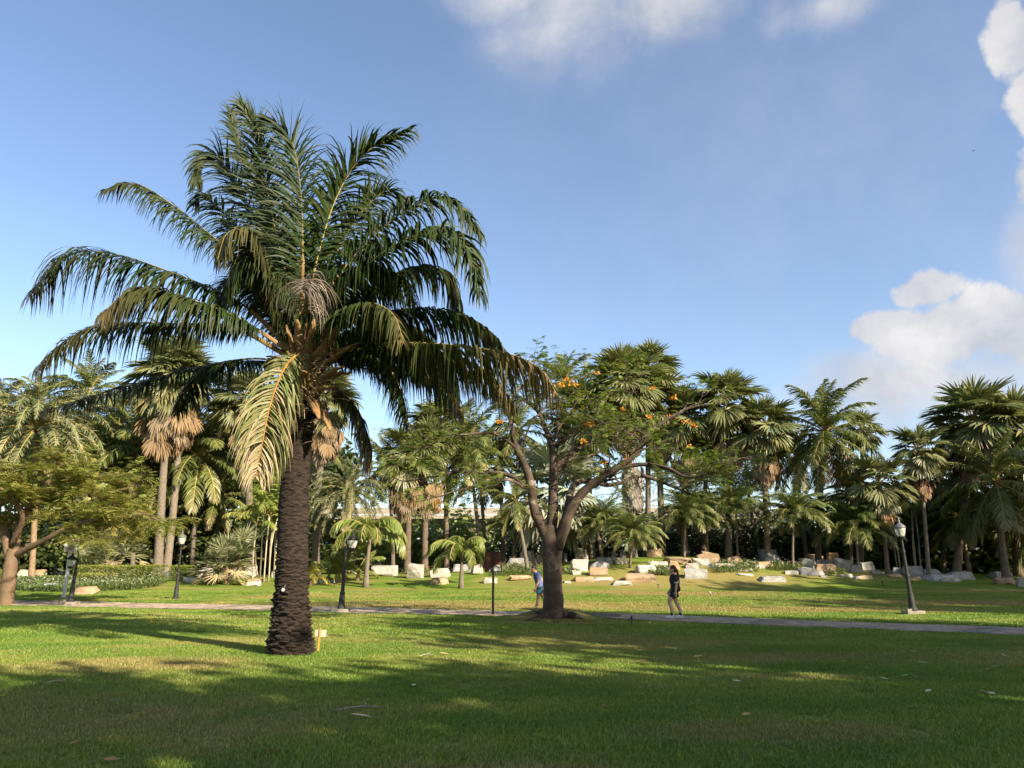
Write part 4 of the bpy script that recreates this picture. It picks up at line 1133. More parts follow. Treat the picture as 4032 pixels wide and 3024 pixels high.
def bush(base, size, label, seed=0, bright=False, group=None, name='shrub', flat=1.0):
    root = empty(name, base); props(root, label, 'shrub', group)
    k = seed % 4
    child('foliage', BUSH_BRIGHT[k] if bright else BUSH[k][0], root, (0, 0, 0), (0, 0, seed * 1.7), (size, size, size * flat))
    child('stems', BUSH[k][1], root, (0, 0, 0), (0, 0, seed * 1.7), (size, size, size * flat))
    return root

# broadleaf trees that stand outside the frame and shade the foreground, and the ones far behind
TREES = []
for s in range(3):
    rr = np.random.default_rng(500 + s); mb = MB()
    cc = leaf_cloud(mb, 3200, (1, 1, .62), rr, .13, (0, 0, 1.75), 46, clump_r=.22, shell=.3, aspect=.6)
    tb = MB()
    tb.tube([(0, 0, -.1), (.02, .01, .6), (.0, .03, 1.15)], [.075, .055, .045], 10)
    for c in cc[::3]:
        tb.tube(catmull([(0, .02, 1.0), np.array([0, 0, 1.25]) * .5 + (c + [0, 0, 1.75]) * .5 * np.array([.9, .9, 1]), c + [0, 0, 1.75]], 6), np.linspace(.035, .007, 6), 6)
    TREES.append((mb.mesh('crown', M['bush']), tb.mesh('trunk', M['darktrunk'])))
def broad_tree(base, size, label, seed=0, group=None, name='broadleaf_tree', zs=1.0):
    root = empty(name, base); props(root, label, 'tree', group)
    k = seed % 3
    child('crown', TREES[k][0], root, (0, 0, 0), (0, 0, seed * 2.1), (size, size, size * zs))
    child('trunk', TREES[k][1], root, (0, 0, 0), (0, 0, seed * 2.1), (size, size, size * zs))
    return root
# (shaded ground point x, y, distance to caster along the sun, crown half width)
def caster(gx_, gy_, t, size, n_):
    h = SUN_DIR.xy.normalized()
    cx_, cy_ = gx_ + h.x * t, gy_ + h.y * t
    zc = t * math.tan(SUN_EL)
    zs = zc / (1.75 * size)
    broad_tree((cx_, cy_, 0), size, 'leafy broadleaf tree shading the lawn from outside the view', n_, 'shade trees beside the lawn', zs=zs)
CAST = [(-3.2, 6.3, 21, 3.6), (2.2, 6.6, 22, 3.8), (5.2, 7.2, 20, 3.4), (11.5, 9.2, 21, 3.6), (3.9, 16.2, 21, 3.1), (9.6, 16.5, 21, 3.7), (14.5, 14.5, 22, 3.6), (7.0, 20.3, 22, 3.0), (-7.5, 5.5, 24, 3.3), (-12.5, 7.0, 30, 3.2),
        (1.9, 20.6, 22, 2.5), (14, 20.2, 23, 2.6), (6.4, 24.0, 23, 2.3), (10.5, 21.5, 23, 2.3),
        (19, 31.5, 26, 3.3), (25, 35, 27, 3.8), (31, 40, 28, 4.2), (27, 47, 30, 4.5), (20, 44, 29, 3.0), (36, 50, 30, 5.0), (29, 57, 32, 5.0)]
for n_, a in enumerate(CAST): caster(*a, n_)

# =================================================================== BACKGROUND PALMS (coordinates on the 2212-px view)
G_FAN, G_COCO = 'fan palms behind the lawn', 'coconut palms behind the lawn'
G_PYG = 'small feathery palms along the rock garden'
# --- left
palm_at('date_palm', 'date', 78, 925, 74, 47, 172, .17, .16, 'grey-green date palm with drooping feathery crown at the left edge', nleaf=74, trunk_mat='datetrunk', seed=1, maxp=6, minp=1)
palm_at('coconut_palm', 'coco', 192, 850, 185, 60, 105, .18, .13, 'coconut palm with upright fronds topping the trees above the left date palm', group=G_COCO, nleaf=20, seed=2, maxp=5)
palm_at('coconut_palm', 'coco', 88, 868, 80, 62, 85, .18, .13, 'pale coconut palm top rising behind the left date palm', group=G_COCO, nleaf=18, seed=3, maxp=5)
palm_at('coconut_palm', 'coco', 5, 880, 0, 60, 80, .18, .13, 'coconut palm cut off by the left edge of the picture', group=G_COCO, nleaf=16, seed=4, maxp=5)
palm_at('fan_palm', 'fan', 372, 812, 345, 48, 98, .29, .17, 'fan palm with a pale shaggy skirt, left of a pair of leaning trunks', group=G_FAN, nleaf=30, skirt=34, skirt_len=1.9, seed=5, flare=1.5, skirt_drop=.6, skp=(858, 975))
palm_at('fan_palm', 'fan', 392, 800, 362, 48.9, 92, .26, .16, 'fan palm with a tan shaggy skirt, right of a pair of leaning trunks', group=G_FAN, nleaf=26, skirt=28, skirt_len=1.8, seed=6, flare=1.5, skirt_drop=.6, skp=(855, 968))
palm_at('fan_palm', 'fan', 528, 868, 547, 50, 84, .30, .22, 'fan palm with a thick grey trunk left of the big palm trunk', group=G_FAN, nleaf=26, skirt=10, seed=7, flare=1.6)
palm_at('fan_palm', 'fan', 706, 862, 684, 50, 84, .27, .20, 'fan palm with a tan skirt showing right of the big palm trunk', group=G_FAN, nleaf=26, skirt=26, skirt_len=1.6, seed=8, flare=1.5, skirt_drop=.3, skp=(900, 992))
palm_at('coconut_palm', 'coco', 295, 965, 290, 56, 128, .17, .13, 'dark coconut palm between the left date palm and the twin trunks', group=G_COCO, nleaf=24, seed=9)
palm_at('coconut_palm', 'coco', 432, 985, 418, 56, 130, .17, .13, 'dark coconut palm just right of the twin trunks', group=G_COCO, nleaf=24, seed=10)
palm_at('coconut_palm', 'coco', 470, 905, 455, 60, 110, .17, .13, 'tall coconut palm high behind the twin-trunk palms', group=G_COCO, nleaf=22, seed=11)
palm_at('coconut_palm', 'coco', 225, 1010, 222, 53, 100, .16, .12, 'low coconut palm behind the feathery tree at left', group=G_COCO, nleaf=22, seed=12)
palm_at('coconut_palm', 'coco', 470, 1075, 470, 54, 90, .15, .11, 'short coconut palm in the shade left of the grey trunk', group=G_COCO, nleaf=20, seed=13, dead=2)
palm_at('date_palm', 'date', 752, 1062, 742, 47, 98, .22, .19, 'silvery date palm with long drooping fronds right of the big palm trunk', nleaf=64, trunk_mat='datetrunk', seed=14, maxp=6, flare=1.5)
palm_at('bottle_palm', 'bottle', 800, 1160, 793, 41.5, 98, .13, .09, 'small bright green palm with recurved fronds, larger of the two on the lawn', nleaf=15, seed=15, flare=1.7, group='young palms on the lawn edge')
palm_at('bottle_palm', 'bottle', 999, 1194, 997, 40.5, 84, .10, .075, 'small yellow-green palm with recurved fronds, beside the brown sign', nleaf=12, seed=16, flare=1.8, group='young palms on the lawn edge')
palm_at('fan_palm', 'fan', 880, 985, 880, 50, 76, .22, .18, 'dark fan palm left of a pair under the blossoming branches', group=G_FAN, nleaf=26, skirt=16, skirt_len=1.5, trunk_mat='darktrunk', seed=17, skp=(1025, 1112))
palm_at('fan_palm', 'fan', 922, 965, 918, 51, 74, .22, .18, 'dark fan palm right of a pair under the blossoming branches', group=G_FAN, nleaf=26, skirt=18, skirt_len=1.7, trunk_mat='darktrunk', seed=18, skp=(1015, 1105))
palm_at('coconut_palm', 'coco', 1012, 960, 1042, 53, 118, .15, .11, 'slender coconut palm with yellow-green fronds leaning left behind the sign', group=G_COCO, nleaf=24, seed=19)
palm_at('coconut_palm', 'coco', 1035, 1010, 1052, 54, 90, .14, .10, 'slender coconut palm close right of the leaning one behind the sign', group=G_COCO, nleaf=20, seed=20)
palm_at('coconut_palm', 'coco', 1218, 830, 1190, 60, 90, .18, .13, 'coconut palm top peeping above the blossoming tree', group=G_COCO, nleaf=18, seed=21, maxp=5)
palm_at('bismarck_palm', 'silver', 1200, 1062, 1196, 51, 120, .26, .22, 'silvery blue-grey fan palm behind the forked trunk', nleaf=30, seed=22)
palm_at('coconut_palm', 'coco', 1112, 1082, 1140, 47, 68, .12, .09, 'young coconut palm with yellowing fronds and slanted trunk left of the forked tree', group=G_COCO, nleaf=18, seed=23)
# --- right of the flame tree
palm_at('fan_palm', 'fan', 1345, 838, 1366, 51, 104, .30, .26, 'fan palm with a huge grey skirt of dead leaves low on its trunk', group=G_FAN, nleaf=32, skirt=22, seed=24, skirt_drop=.2)
palm_at('fan_palm', 'fan', 1418, 872, 1432, 53, 92, .24, .19, 'fan palm between the grey-skirted palm and the bare-trunk palms', group=G_FAN, nleaf=30, skirt=14, seed=25, skp=(945, 1010))
palm_at('fan_palm', 'fan', 1482, 905, 1480, 52, 84, .22, .17, 'fan palm with a tan skirt behind the right-hand branches', group=G_FAN, nleaf=30, skirt=22, seed=26, skp=(965, 1038))
palm_at('fan_palm', 'fan', 1572, 872, 1574, 51, 88, .22, .17, 'tall fan palm with a grey-tan skirt, highest of the right-hand row', group=G_FAN, nleaf=32, skirt=26, skirt_len=1.9, seed=27, skirt_drop=.5, skp=(925, 1015))
palm_at('fan_palm', 'fan', 1652, 925, 1660, 50, 84, .20, .16, 'fan palm with a brown skirt left of the tall coconut palm', group=G_FAN, nleaf=30, skirt=24, skirt_len=1.5, trunk_mat='darktrunk', seed=28, skirt_drop=.4, skp=(978, 1046))
palm_at('coconut_palm', 'coco', 1782, 935, 1766, 50, 132, .20, .14, 'tall coconut palm with pale drooping fronds, standing out against the sky at right', group=G_COCO, nleaf=34, seed=29, dead=4, trunk_mat='darktrunk')
palm_at('fan_palm', 'fan', 1862, 930, 1858, 57, 52, .18, .14, 'fan palm mostly hidden behind the tall coconut palm', group=G_FAN, nleaf=24, seed=30)
palm_at('coconut_palm', 'coco', 1720, 990, 1742, 60, 80, .16, .12, 'dark coconut palm far behind, left of the tall coconut trunk', group=G_COCO, nleaf=20, seed=31)
palm_at('fan_palm', 'fan', 1898, 1046, 1914, 46, 72, .13, .10, 'low fan palm with rusty dead leaves left of the right lamp post', group=G_FAN, nleaf=24, skirt=16, skirt_len=1.3, skirt_mat='skirtred', seed=32, skp=(1070, 1132))
palm_at('fan_palm', 'fan', 1984, 975, 2002, 46, 66, .12, .095, 'slim fan palm with a rusty skirt behind the right lamp post', group=G_FAN, nleaf=24, skirt=16, skirt_len=1.2, skirt_mat='skirtred', seed=33, skirt_drop=1.0, skp=(1030, 1078))
palm_at('fan_palm', 'fan', 2105, 915, 2062, 49, 108, .24, .18, 'big fan palm with stiff upright leaves near the right edge', group=G_FAN, nleaf=32, skirt=10, skirt_mat='skirtred', trunk_mat='darktrunk', seed=34, skp=(955, 1045))
palm_at('fan_palm', 'fan', 2190, 935, 2195, 49, 112, .26, .20, 'big fan palm cut off by the right edge', group=G_FAN, nleaf=32, skirt=10, skirt_mat='skirtred', trunk_mat='darktrunk', seed=35)
palm_at('coconut_palm', 'coco', 2150, 1040, 2168, 46, 132, .22, .16, 'dark coconut palm with wide drooping fronds below the right-edge fan palms', group=G_COCO, nleaf=26, trunk_mat='darktrunk', seed=36)
palm_at('coconut_palm', 'coco', 2070, 1115, 2090, 50, 90, .14, .11, 'dark slender coconut palm right of the lamp post', group=G_COCO, nleaf=16, trunk_mat='darktrunk', seed=37, maxp=6, minp=2)
palm_at('coconut_palm', 'coco', 2240, 1110, 2215, 47, 110, .2, .15, 'shaded coconut palm at the right edge of the picture', group=G_COCO, nleaf=24, trunk_mat='darktrunk', seed=38)
palm_at('fan_palm', 'fan', 1958, 1085, 1950, 55, 60, .13, .10, 'shaded fan palm between the two rusty-skirted palms', group=G_FAN, nleaf=24, trunk_mat='darktrunk', seed=39)
palm_at('fan_palm', 'fan', 1840, 1065, 1836, 56, 62, .15, .12, 'dark fan palm under the tall coconut palm', group=G_FAN, nleaf=24, trunk_mat='darktrunk', seed=40)
palm_at('coconut_palm', 'coco', 1610, 1010, 1640, 62, 90, .16, .12, 'shaded coconut palm deep behind the right-hand fan palms', group=G_COCO, nleaf=20, trunk_mat='darktrunk', seed=41)
palm_at('coconut_palm', 'coco', 1250, 960, 1300, 60, 100, .16, .12, 'shaded coconut palm deep behind the blossoming tree', group=G_COCO, nleaf=22, trunk_mat='darktrunk', seed=42)
palm_at('coconut_palm', 'coco', 1120, 930, 1110, 58, 105, .16, .12, 'coconut palm behind the left blossoming branches', group=G_COCO, nleaf=22, seed=43)
palm_at('coconut_palm', 'coco', 640, 960, 640, 58, 110, .16, .12, 'shaded coconut palm directly behind the big palm trunk', group=G_COCO, nleaf=22, seed=44)
palm_at('coconut_palm', 'coco', 345, 1010, 340, 58, 150, .17, .13, 'dark coconut palm hidden behind the twin trunks', group=G_COCO, nleaf=26, seed=45)
palm_at('coconut_palm', 'coco', 255, 925, 250, 62, 130, .17, .13, 'coconut palm high between the left date palm and the twin trunks', group=G_COCO, nleaf=24, seed=46)
palm_at('coconut_palm', 'coco', 150, 960, 150, 60, 130, .17, .13, 'coconut palm right behind the left date palm crown', group=G_COCO, nleaf=24, seed=47)
palm_at('coconut_palm', 'coco', 575, 960, 580, 60, 130, .17, .13, 'coconut palm behind the cane palms at left of the big trunk', group=G_COCO, nleaf=24, seed=48)
palm_at('coconut_palm', 'coco', 840, 1010, 850, 60, 100, .17, .13, 'shaded coconut palm behind the silvery date palm', group=G_COCO, nleaf=22, seed=49)
palm_at('fan_palm', 'fan', 960, 925, 965, 58, 84, .2, .16, 'tall dark fan palm behind the left blossoming branches', group=G_FAN, nleaf=28, seed=50, trunk_mat='darktrunk')
palm_at('coconut_palm', 'coco', 1080, 990, 1090, 62, 110, .17, .13, 'shaded coconut palm behind the young slanted palm', group=G_COCO, nleaf=22, seed=51)
palm_at('fan_palm', 'fan', 1270, 900, 1280, 57, 90, .22, .18, 'fan palm directly behind the centre of the blossoming tree', group=G_FAN, nleaf=28, seed=52)
palm_at('fan_palm', 'fan', 1400, 800, 1400, 57, 75, .22, .18, 'tall fan palm peeping over the right side of the blossoming tree', group=G_FAN, nleaf=28, seed=53)
palm_at('fan_palm', 'fan', 1530, 960, 1520, 58, 80, .2, .16, 'dark fan palm between two skirted fan palms at right', group=G_FAN, nleaf=28, seed=54, trunk_mat='darktrunk')
palm_at('fan_palm', 'fan', 2030, 1030, 2035, 56, 80, .16, .13, 'dark fan palm between the slim palm and the big right-edge palms', group=G_FAN, nleaf=28, seed=55, trunk_mat='darktrunk')
# the grey skirt of dead leaves low on palm 24
gp = [o for o in bpy.data.objects if o.get('label', '').startswith('fan palm with a huge grey skirt')][0]
for q in range(46):
    az = q * 2.39996; u = (q % 23) / 22
    pz = P(1365 * S22, (985 + 75 * u) * S22, 59.5)
    child('dead_leaf', LEAF[('skirtgrey', q % 4)], gp, (pz[0] - gp.location.x + .3 * math.cos(az), .3 * math.sin(az), pz[2] - gp.location.z), (0, -.12, az), 2.4 * random.uniform(.8, 1.0))
# --- small feathery palms
PYG = [(1303, 1142, 1300, 49, 62), (1368, 1166, 1360, 46.5, 58), (1482, 1122, 1478, 49.5, 66), (1526, 1120, 1530, 50.5, 60), (1590, 1108, 1594, 50, 62), (1715, 1122, 1711, 46.5, 70), (1768, 1128, 1772, 50, 62), (1850, 1150, 1852, 47, 78), (1110, 1150, 1108, 52, 48)]
for n_, (x, y, bx_, Y, rp) in enumerate(PYG):
    palm_at('pygmy_palm', 'pygmy', x, y - 8, bx_, Y, rp * 1.22, .075, .06, f'small feathery palm, {ORD[n_]} from the left behind the rocks' if n_ < 8 else 'small shaded feathery palm left of the forked trunk', group=G_PYG, nleaf=58, seed=60 + n_, trunk_mat='trunk')
# --- cane palms (several thin stems from one clump)
def cane_palm(x, Y, stems, label, seed, ph=2.6, fl=1.5, mat='palestem', nl=7):
    rr = np.random.default_rng(seed)
    Y += 8; ph *= 1.15; fl *= 1.15
    base = base_at(x * S22, Y)
    root = empty('cane_palm', base); props(root, label, 'palm', 'clumps of cane palms')
    for q in range(stems):
        ox, oy = rr.normal(0, .55), rr.normal(0, .3)
        h = ph * rr.uniform(.75, 1.25)
        top = np.array([ox * 1.35 + rr.normal(0, .2), oy + rr.normal(0, .2), h])
        MB().tube(catmull([(ox, oy, -.1), (ox * 1.1, oy, h * .5), top], 8), np.linspace(.055, .04, 8), 7).obj('cane', M[mat], root, smooth=True)
        for w_ in range(nl):
            child('frond', LEAF[('areca', int(rr.integers(4)), int(rr.integers(2)))], root, top, (0, 0, rr.uniform(0, 6.28)), fl * rr.uniform(.8, 1.15))
cane_palm(578, 46, 6, 'clump of pale-stemmed cane palms with bright fronds beside the big trunk', 70, 4.3, 2.2, nl=9)
cane_palm(1955, 52, 7, 'clump of thin pale canes left of the right lamp post', 71, 4.2, 1.7, nl=5)
cane_palm(1405, 56, 5, 'sunlit cane palm clump behind the grey-skirted palm', 72, 2.2, 1.8)
cane_palm(610, 49, 5, 'cane palm clump half hidden behind the big trunk', 73, 3.6, 2.0)
# --- stemless spiky fan clumps and cycads
def clump(x, y, Y, kind, n, length, label, seed, name='fan_palm_clump', bx_=None, sh=1.9):
    rr = np.random.default_rng(seed)
    Y += 7; length *= 1.15
    base = base_at((bx_ or x) * S22, Y)
    root = empty(name, base); props(root, label, 'palm')
    for q in range(3):
        a = q * 2.1
        MB().tube([(0, 0, -.1), (.30 * math.cos(a), .25 * math.sin(a), sh * .5), (.75 * math.cos(a), .55 * math.sin(a), sh * (1 - .25 * q))], [.13, .11, .09], 7).obj('stem', M['datetrunk'], root)
    for q in range(n):
        k = q % 3; a = k * 2.1
        pi_ = min(4, int((q / n) ** 1.1 * 5))
        child('fan_leaf', LEAF[(kind, pi_, q % 2)], root, (.75 * math.cos(a), .55 * math.sin(a), sh * (1 - .25 * k) + .25 * rr.random() - .5 * q / n), (0, 0, rr.uniform(0, 6.28)), length * rr.uniform(.8, 1.1))
clump(495, 1180, 45, 'spiky', 66, 1.95, 'spiky grey-green fan palm clump among rocks right of the hedge', 80)
clump(250, 1170, 49, 'spiky', 60, 2.0, 'spiky fan palm clump with straw leaves behind the hedge', 81)
clump(205, 1170, 50, 'spiky', 26, 1.4, 'smaller spiky fan palm clump behind the hedge, below the feathery tree', 82)
def rosette(x, Y, n, length, kind, pit, label, seed, name='young_palm'):
    rr = np.random.default_rng(seed)
    Y += 8; length *= 1.15
    base = base_at(x * S22, Y)
    root = empty(name, base); props(root, label, 'plant')
    MB().lathe([(0, .0), (.16, .0), (.17, .2), (.10, .36), (0, .38)], 9).obj('stem', M['datetrunk'], root)
    for q in range(n):
        child('frond', LEAF[(kind, pit[q % len(pit)], q % 2)], root, (0, 0, .3), (0, 0, q * 2.4 + rr.normal(0, .2)), length * rr.uniform(.8, 1.15))
rosette(736, 45, 12, 2.3, 'coco', [0, 0, 1, 1, 2], 'young coconut palm sprouting by the silvery date palm', 90)
o = rosette(676, 43.5, 34, 1.25, 'pygmy', [0, 1, 2, 3, 4], 'low yellow-green cycad beside the big palm trunk', 91, 'cycad')
for o in bpy.data.objects:
    if o.parent and o.parent.name.startswith('cycad') and o.name.startswith('frond'):
        key = 'cyc_' + o.data.name
        if key not in LEAF: LEAF[key] = variant(o.data, M['cycad'])
        o.data = LEAF[key]
rosette(712, 46, 9, 1.6, 'areca', [0, 1, 2], 'young palm with arching fronds right of the cycad', 92)
rosette(775, 46, 10, 1.9, 'areca', [0, 1, 2, 3], 'young cane palm tuft beside the silvery date palm', 93)

# =================================================================== SHRUBS, HEDGES, BEDS
SH = []
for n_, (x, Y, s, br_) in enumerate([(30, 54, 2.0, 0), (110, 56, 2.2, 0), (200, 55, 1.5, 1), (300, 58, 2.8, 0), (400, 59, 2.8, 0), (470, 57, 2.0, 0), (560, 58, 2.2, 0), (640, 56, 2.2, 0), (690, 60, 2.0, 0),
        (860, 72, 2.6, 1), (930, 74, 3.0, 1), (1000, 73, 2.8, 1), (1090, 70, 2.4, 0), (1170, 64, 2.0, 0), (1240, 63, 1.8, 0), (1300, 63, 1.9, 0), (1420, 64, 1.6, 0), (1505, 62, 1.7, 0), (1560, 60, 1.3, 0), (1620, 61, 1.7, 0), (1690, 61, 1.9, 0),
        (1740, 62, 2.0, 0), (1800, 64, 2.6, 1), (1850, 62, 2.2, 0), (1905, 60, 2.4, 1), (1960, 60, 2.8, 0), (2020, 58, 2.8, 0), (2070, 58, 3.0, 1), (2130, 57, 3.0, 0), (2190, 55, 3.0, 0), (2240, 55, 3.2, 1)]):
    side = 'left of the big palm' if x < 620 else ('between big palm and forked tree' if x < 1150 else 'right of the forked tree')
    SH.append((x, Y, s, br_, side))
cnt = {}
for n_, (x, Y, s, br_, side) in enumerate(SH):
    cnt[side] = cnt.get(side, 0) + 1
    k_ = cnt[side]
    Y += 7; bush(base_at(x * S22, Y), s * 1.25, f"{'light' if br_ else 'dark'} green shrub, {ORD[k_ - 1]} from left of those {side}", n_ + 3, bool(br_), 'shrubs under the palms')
for n_, (x, Y, s) in enumerate([(-60, 70, 5.5), (60, 72, 5.5), (180, 70, 5.0), (300, 74, 5.5), (430, 72, 5.2), (550, 74, 5.5), (640, 76, 5.0), (1440, 78, 3.4), (1560, 76, 3.2), (1660, 80, 3.6), (1880, 72, 4.2), (1990, 70, 4.8), (2100, 68, 5.2), (2210, 66, 5.4), (2320, 66, 5.6)]):
    Y += 12; broad_tree(base_at(x * S22, Y), s * (1.25 if n_ < 7 else .95), f'dark broadleaf tree in the background, {ORD[n_]} from the left', n_ + 1, 'broadleaf trees far behind', zs=1.15 if n_ < 7 else .75)
for n_, (x, s) in enumerate([(-30, 4.2), (40, 4.0), (110, 4.2), (180, 4.0), (260, 4.2), (330, 4.0), (400, 4.2), (470, 4.0), (540, 4.2), (610, 4.0), (690, 3.4), (1880, 3.6), (1950, 4.0), (2010, 4.0), (2080, 4.2), (2150, 4.0), (2220, 4.2)]):
    bush(base_at(x * S22, 78), s, f'tall dark shrub deep in the shade, {ORD[n_]} from the left of the back row', n_ + 1, False, 'tall shrubs at the back')
# far wood along the horizon
mb = MB(); rr = np.random.default_rng(77)
for x in np.arange(-170, 171, 7):
    y = 132 + 8 * math.sin(x * .09) + rr.uniform(-6, 6); hh = rr.uniform(3.2, 5.0)
    leaf_cloud(mb, 620, (5.5, 4, hh), rr, 1.1, (x, y, hh * .75), 18, clump_r=.35)
props(mb.obj('far_wood', M['bush']), 'distant belt of trees along the horizon', 'trees', kind='stuff')

def hedge(pts, h, w, label, seed, n_per=1500, tint_top=True):
    pts = [(x, Y + 6.5) for x, Y in pts]; h *= 1.12
    """clipped hedge along ground pixels (2212 view), leaves through a box"""
    rr = np.random.default_rng(seed)
    root = empty('hedge', base_at(pts[0][0] * S22, pts[0][1])); props(root, label, 'hedge', 'clipped hedges at left')
    O = np.array(root.location)
    A = np.array([base_at(x * S22, Y) for x, Y in pts])
    L = np.linalg.norm(np.diff(A[:, :2], axis=0), axis=1).sum()
    n = int(n_per * L)
    t = rr.random(n) * (len(A) - 1); i0 = t.astype(int); f = (t - i0)[:, None]
    p = A[i0] * (1 - f) + A[i0 + 1] * f
    face = rr.random(n)
    off = np.stack([rr.normal(0, .02, n), rr.uniform(-w / 2, w / 2, n), rr.uniform(.0, h, n)], 1)
    off[face < .45, 1] = -w / 2 + rr.normal(0, .035, (face < .45).sum())
    off[face > .65, 2] = h + rr.normal(0, .035, (face > .65).sum())
    mb = MB()
    tint = np.clip((off[:, 2] / h - .8) * 3.5, 0, 1) * rr.uniform(.3, .9, n) + (rr.random(n) < .05) * .3
    mb.strips(p + off - O, rr.normal(0, 1, (n, 3)) + [0, -.3, .4], rr.normal(0, 1, (n, 3)), .085, .05, .2, 2, 0, np.clip(tint, 0, 1), prof=[.4, 1, .2])
    mb.obj('foliage', M['hedge'], root)
    mb = MB()
    q = A - O
    for a_, b_ in zip(q[:-1], q[1:]):
        k = max(2, int(np.linalg.norm(b_ - a_) / .35))
        for u in np.linspace(0, 1, k):
            c = a_ * (1 - u) + b_ * u; mb.tube([c + [0, 0, -.05], c + [.03, 0, h * .8]], [.02, .01], 5)
    mb.obj('stems', M['darktrunk'], root)
hedge([(170, 46.5), (250, 46.2), (362, 47.0)], 1.0, .9, 'long clipped hedge with a yellow-green top behind the white-flowered bed', 1)
hedge([(374, 48.2), (432, 48.5)], .85, .9, 'short clipped hedge right of the twin palm trunks', 2)
hedge([(-60, 46), (32, 46.5)], .75, .8, 'clipped hedge at the left edge behind the leaning tree', 3)
hedge([(170, 45.3), (232, 45.0)], .6, .7, 'low clipped hedge in front of the long one, left end', 4)
def bed(poly, h, n, label, seed, flowers, fl_mat='white_petal', leaf='lily', name='flower_bed', llen=.42, fsize=.10):
    """a bed of strap-leaved plants with flowers over a ground polygon given in photo px of the 2212 view"""
    rr = np.random.default_rng(seed)
    Q = np.array([on_ground(x * S22, y * S22)[:2] for x, y in poly])
    lo, hi = Q.min(0), Q.max(0)
    def inside(p):
        c = np.zeros(len(p), bool); j_ = len(Q) - 1
        for i_ in range(len(Q)):
            cond = ((Q[i_, 1] > p[:, 1]) != (Q[j_, 1] > p[:, 1])) & (p[:, 0] < (Q[j_, 0] - Q[i_, 0]) * (p[:, 1] - Q[i_, 1]) / (Q[j_, 1] - Q[i_, 1] + 1e-9) + Q[i_, 0])
            c ^= cond; j_ = i_
        return c
    p = rr.uniform(lo, hi, (n * 3, 2)); p = p[inside(p)][:n]
    m_ = len(p)
    O = np.array([*Q.mean(0), float(G(*Q.mean(0)))])
    B = np.column_stack([p, G(p[:, 0], p[:, 1])]) - O
    az = rr.uniform(0, 6.28, m_)
    up = rr.uniform(.5, 1.6, m_)
    D = np.stack([np.cos(az), np.sin(az), up], 1)
    B[:, 2] += rr.uniform(0, h * .55, m_)
    mb = MB(); mb.strips(B, D, np.stack([-np.sin(az), np.cos(az), np.zeros(m_)], 1), llen * rr.uniform(.6, 1.2, m_), .055, .9, 3, 0, np.clip(rr.normal(.03, .05, m_), 0, 1))
    o = mb.obj(name, M[leaf], loc=O); props(o, label, 'plants', kind='stuff')
    if flowers:
        k = rr.integers(0, m_, flowers)
        fb = B[k] + np.array([0, 0, h * .75]) + rr.normal(0, .05, (flowers, 3))
        mb = MB()
        for q in range(5):
            a = q * 1.256; mb.strips(fb, np.repeat([[math.cos(a), math.sin(a), .35]], flowers, 0) + rr.normal(0, .2, (flowers, 3)), np.repeat([[-math.sin(a), math.cos(a), 0]], flowers, 0), fsize, fsize * .45, .5, 2, 0, rr.uniform(0, .3, flowers))
        f = mb.obj('flowers', M[fl_mat], o); f['kind'] = 'stuff'
    return o
bed([(158, 1281), (340, 1268), (365, 1256), (300, 1255), (170, 1256)], .60, 15000, 'dense bed of strap-leaved lilies with white flowers before the hedge', 11, 160, llen=.34)
bed([(20, 1277), (150, 1281), (160, 1256), (20, 1256)], .55, 9000, 'bed of white-flowered lilies behind the leaning tree at left', 12, 100, llen=.34)
bed([(868, 1243), (930, 1243), (935, 1232), (870, 1232)], .4, 500, 'straggly pink-white flowers around the squared rocks', 13, 40, 'pink_petal', llen=.3)
bed([(1065, 1246), (1180, 1244), (1180, 1230), (1065, 1228)], .7, 1600, 'tall pink flowers behind the walking man', 14, 90, 'pink_petal', llen=.35)
bed([(1400, 1243), (1455, 1246), (1450, 1228), (1400, 1228)], .45, 1100, 'grey-green foliage bed right behind the walking woman', 15, 40, llen=.3)
bed([(1540, 1240), (1640, 1238), (1640, 1222), (1540, 1222)], .45, 1500, 'grey-green foliage bed at the foot of the stacked rocks', 16, 60, llen=.3)
bed([(1660, 1234), (1740, 1236), (1740, 1222), (1660, 1222)], .45, 1300, 'leafy flower bed under the feathery palms right of centre', 17, 60, llen=.3)
bed([(1790, 1243), (1830, 1243), (1830, 1232), (1790, 1232)], .4, 500, 'small leafy patch among the right-hand rocks', 18, 20, 'pink_petal', llen=.28)
bed([(1180, 1243), (1250, 1241), (1250, 1232), (1180, 1230)], .3, 600, 'pale leafy patch right of the forked trunk', 19, 40, llen=.25)

# =================================================================== LEFT FEATHERY TREE
r = np.random.default_rng(31)
LB = on_ground(22, 2384)
LY = float(LB[1]) + .1
LB = np.array([P(22, 2384, LY)[0], LY, float(G(P(22, 2384, LY)[0], LY))])
lt = empty('feathery_tree', LB)
props(lt, 'leaning tree with rusty bark and a flat feathery canopy at the left edge', 'tree')
lk = LY / F_PX
def cl(x, y, dy=0): return P(x * .7231, 1300 + y * .7231, LY + dy) - LB     # crop-3 pixels
def limb_obj(par, pts, r0, r1, f, scale, mat, n=10, name='limb'):
    k = len(pts) * 4
    c3 = catmull(np.array([f(*p) for p in pts]), k)
    rad = np.linspace(r0, r1, k) * scale * (1 + r.normal(0, .04, k))
    MB().tube(c3, rad, n).obj(name, M[mat], par, smooth=True)
    return c3, rad
tr = limb_obj(lt, [(28, 1520, 0), (32, 1480, 0), (45, 1380, 0), (60, 1270, 0), (75, 1190, 0)], 38, 31, cl, .7231 * lk, 'rustbark', 16, 'trunk')
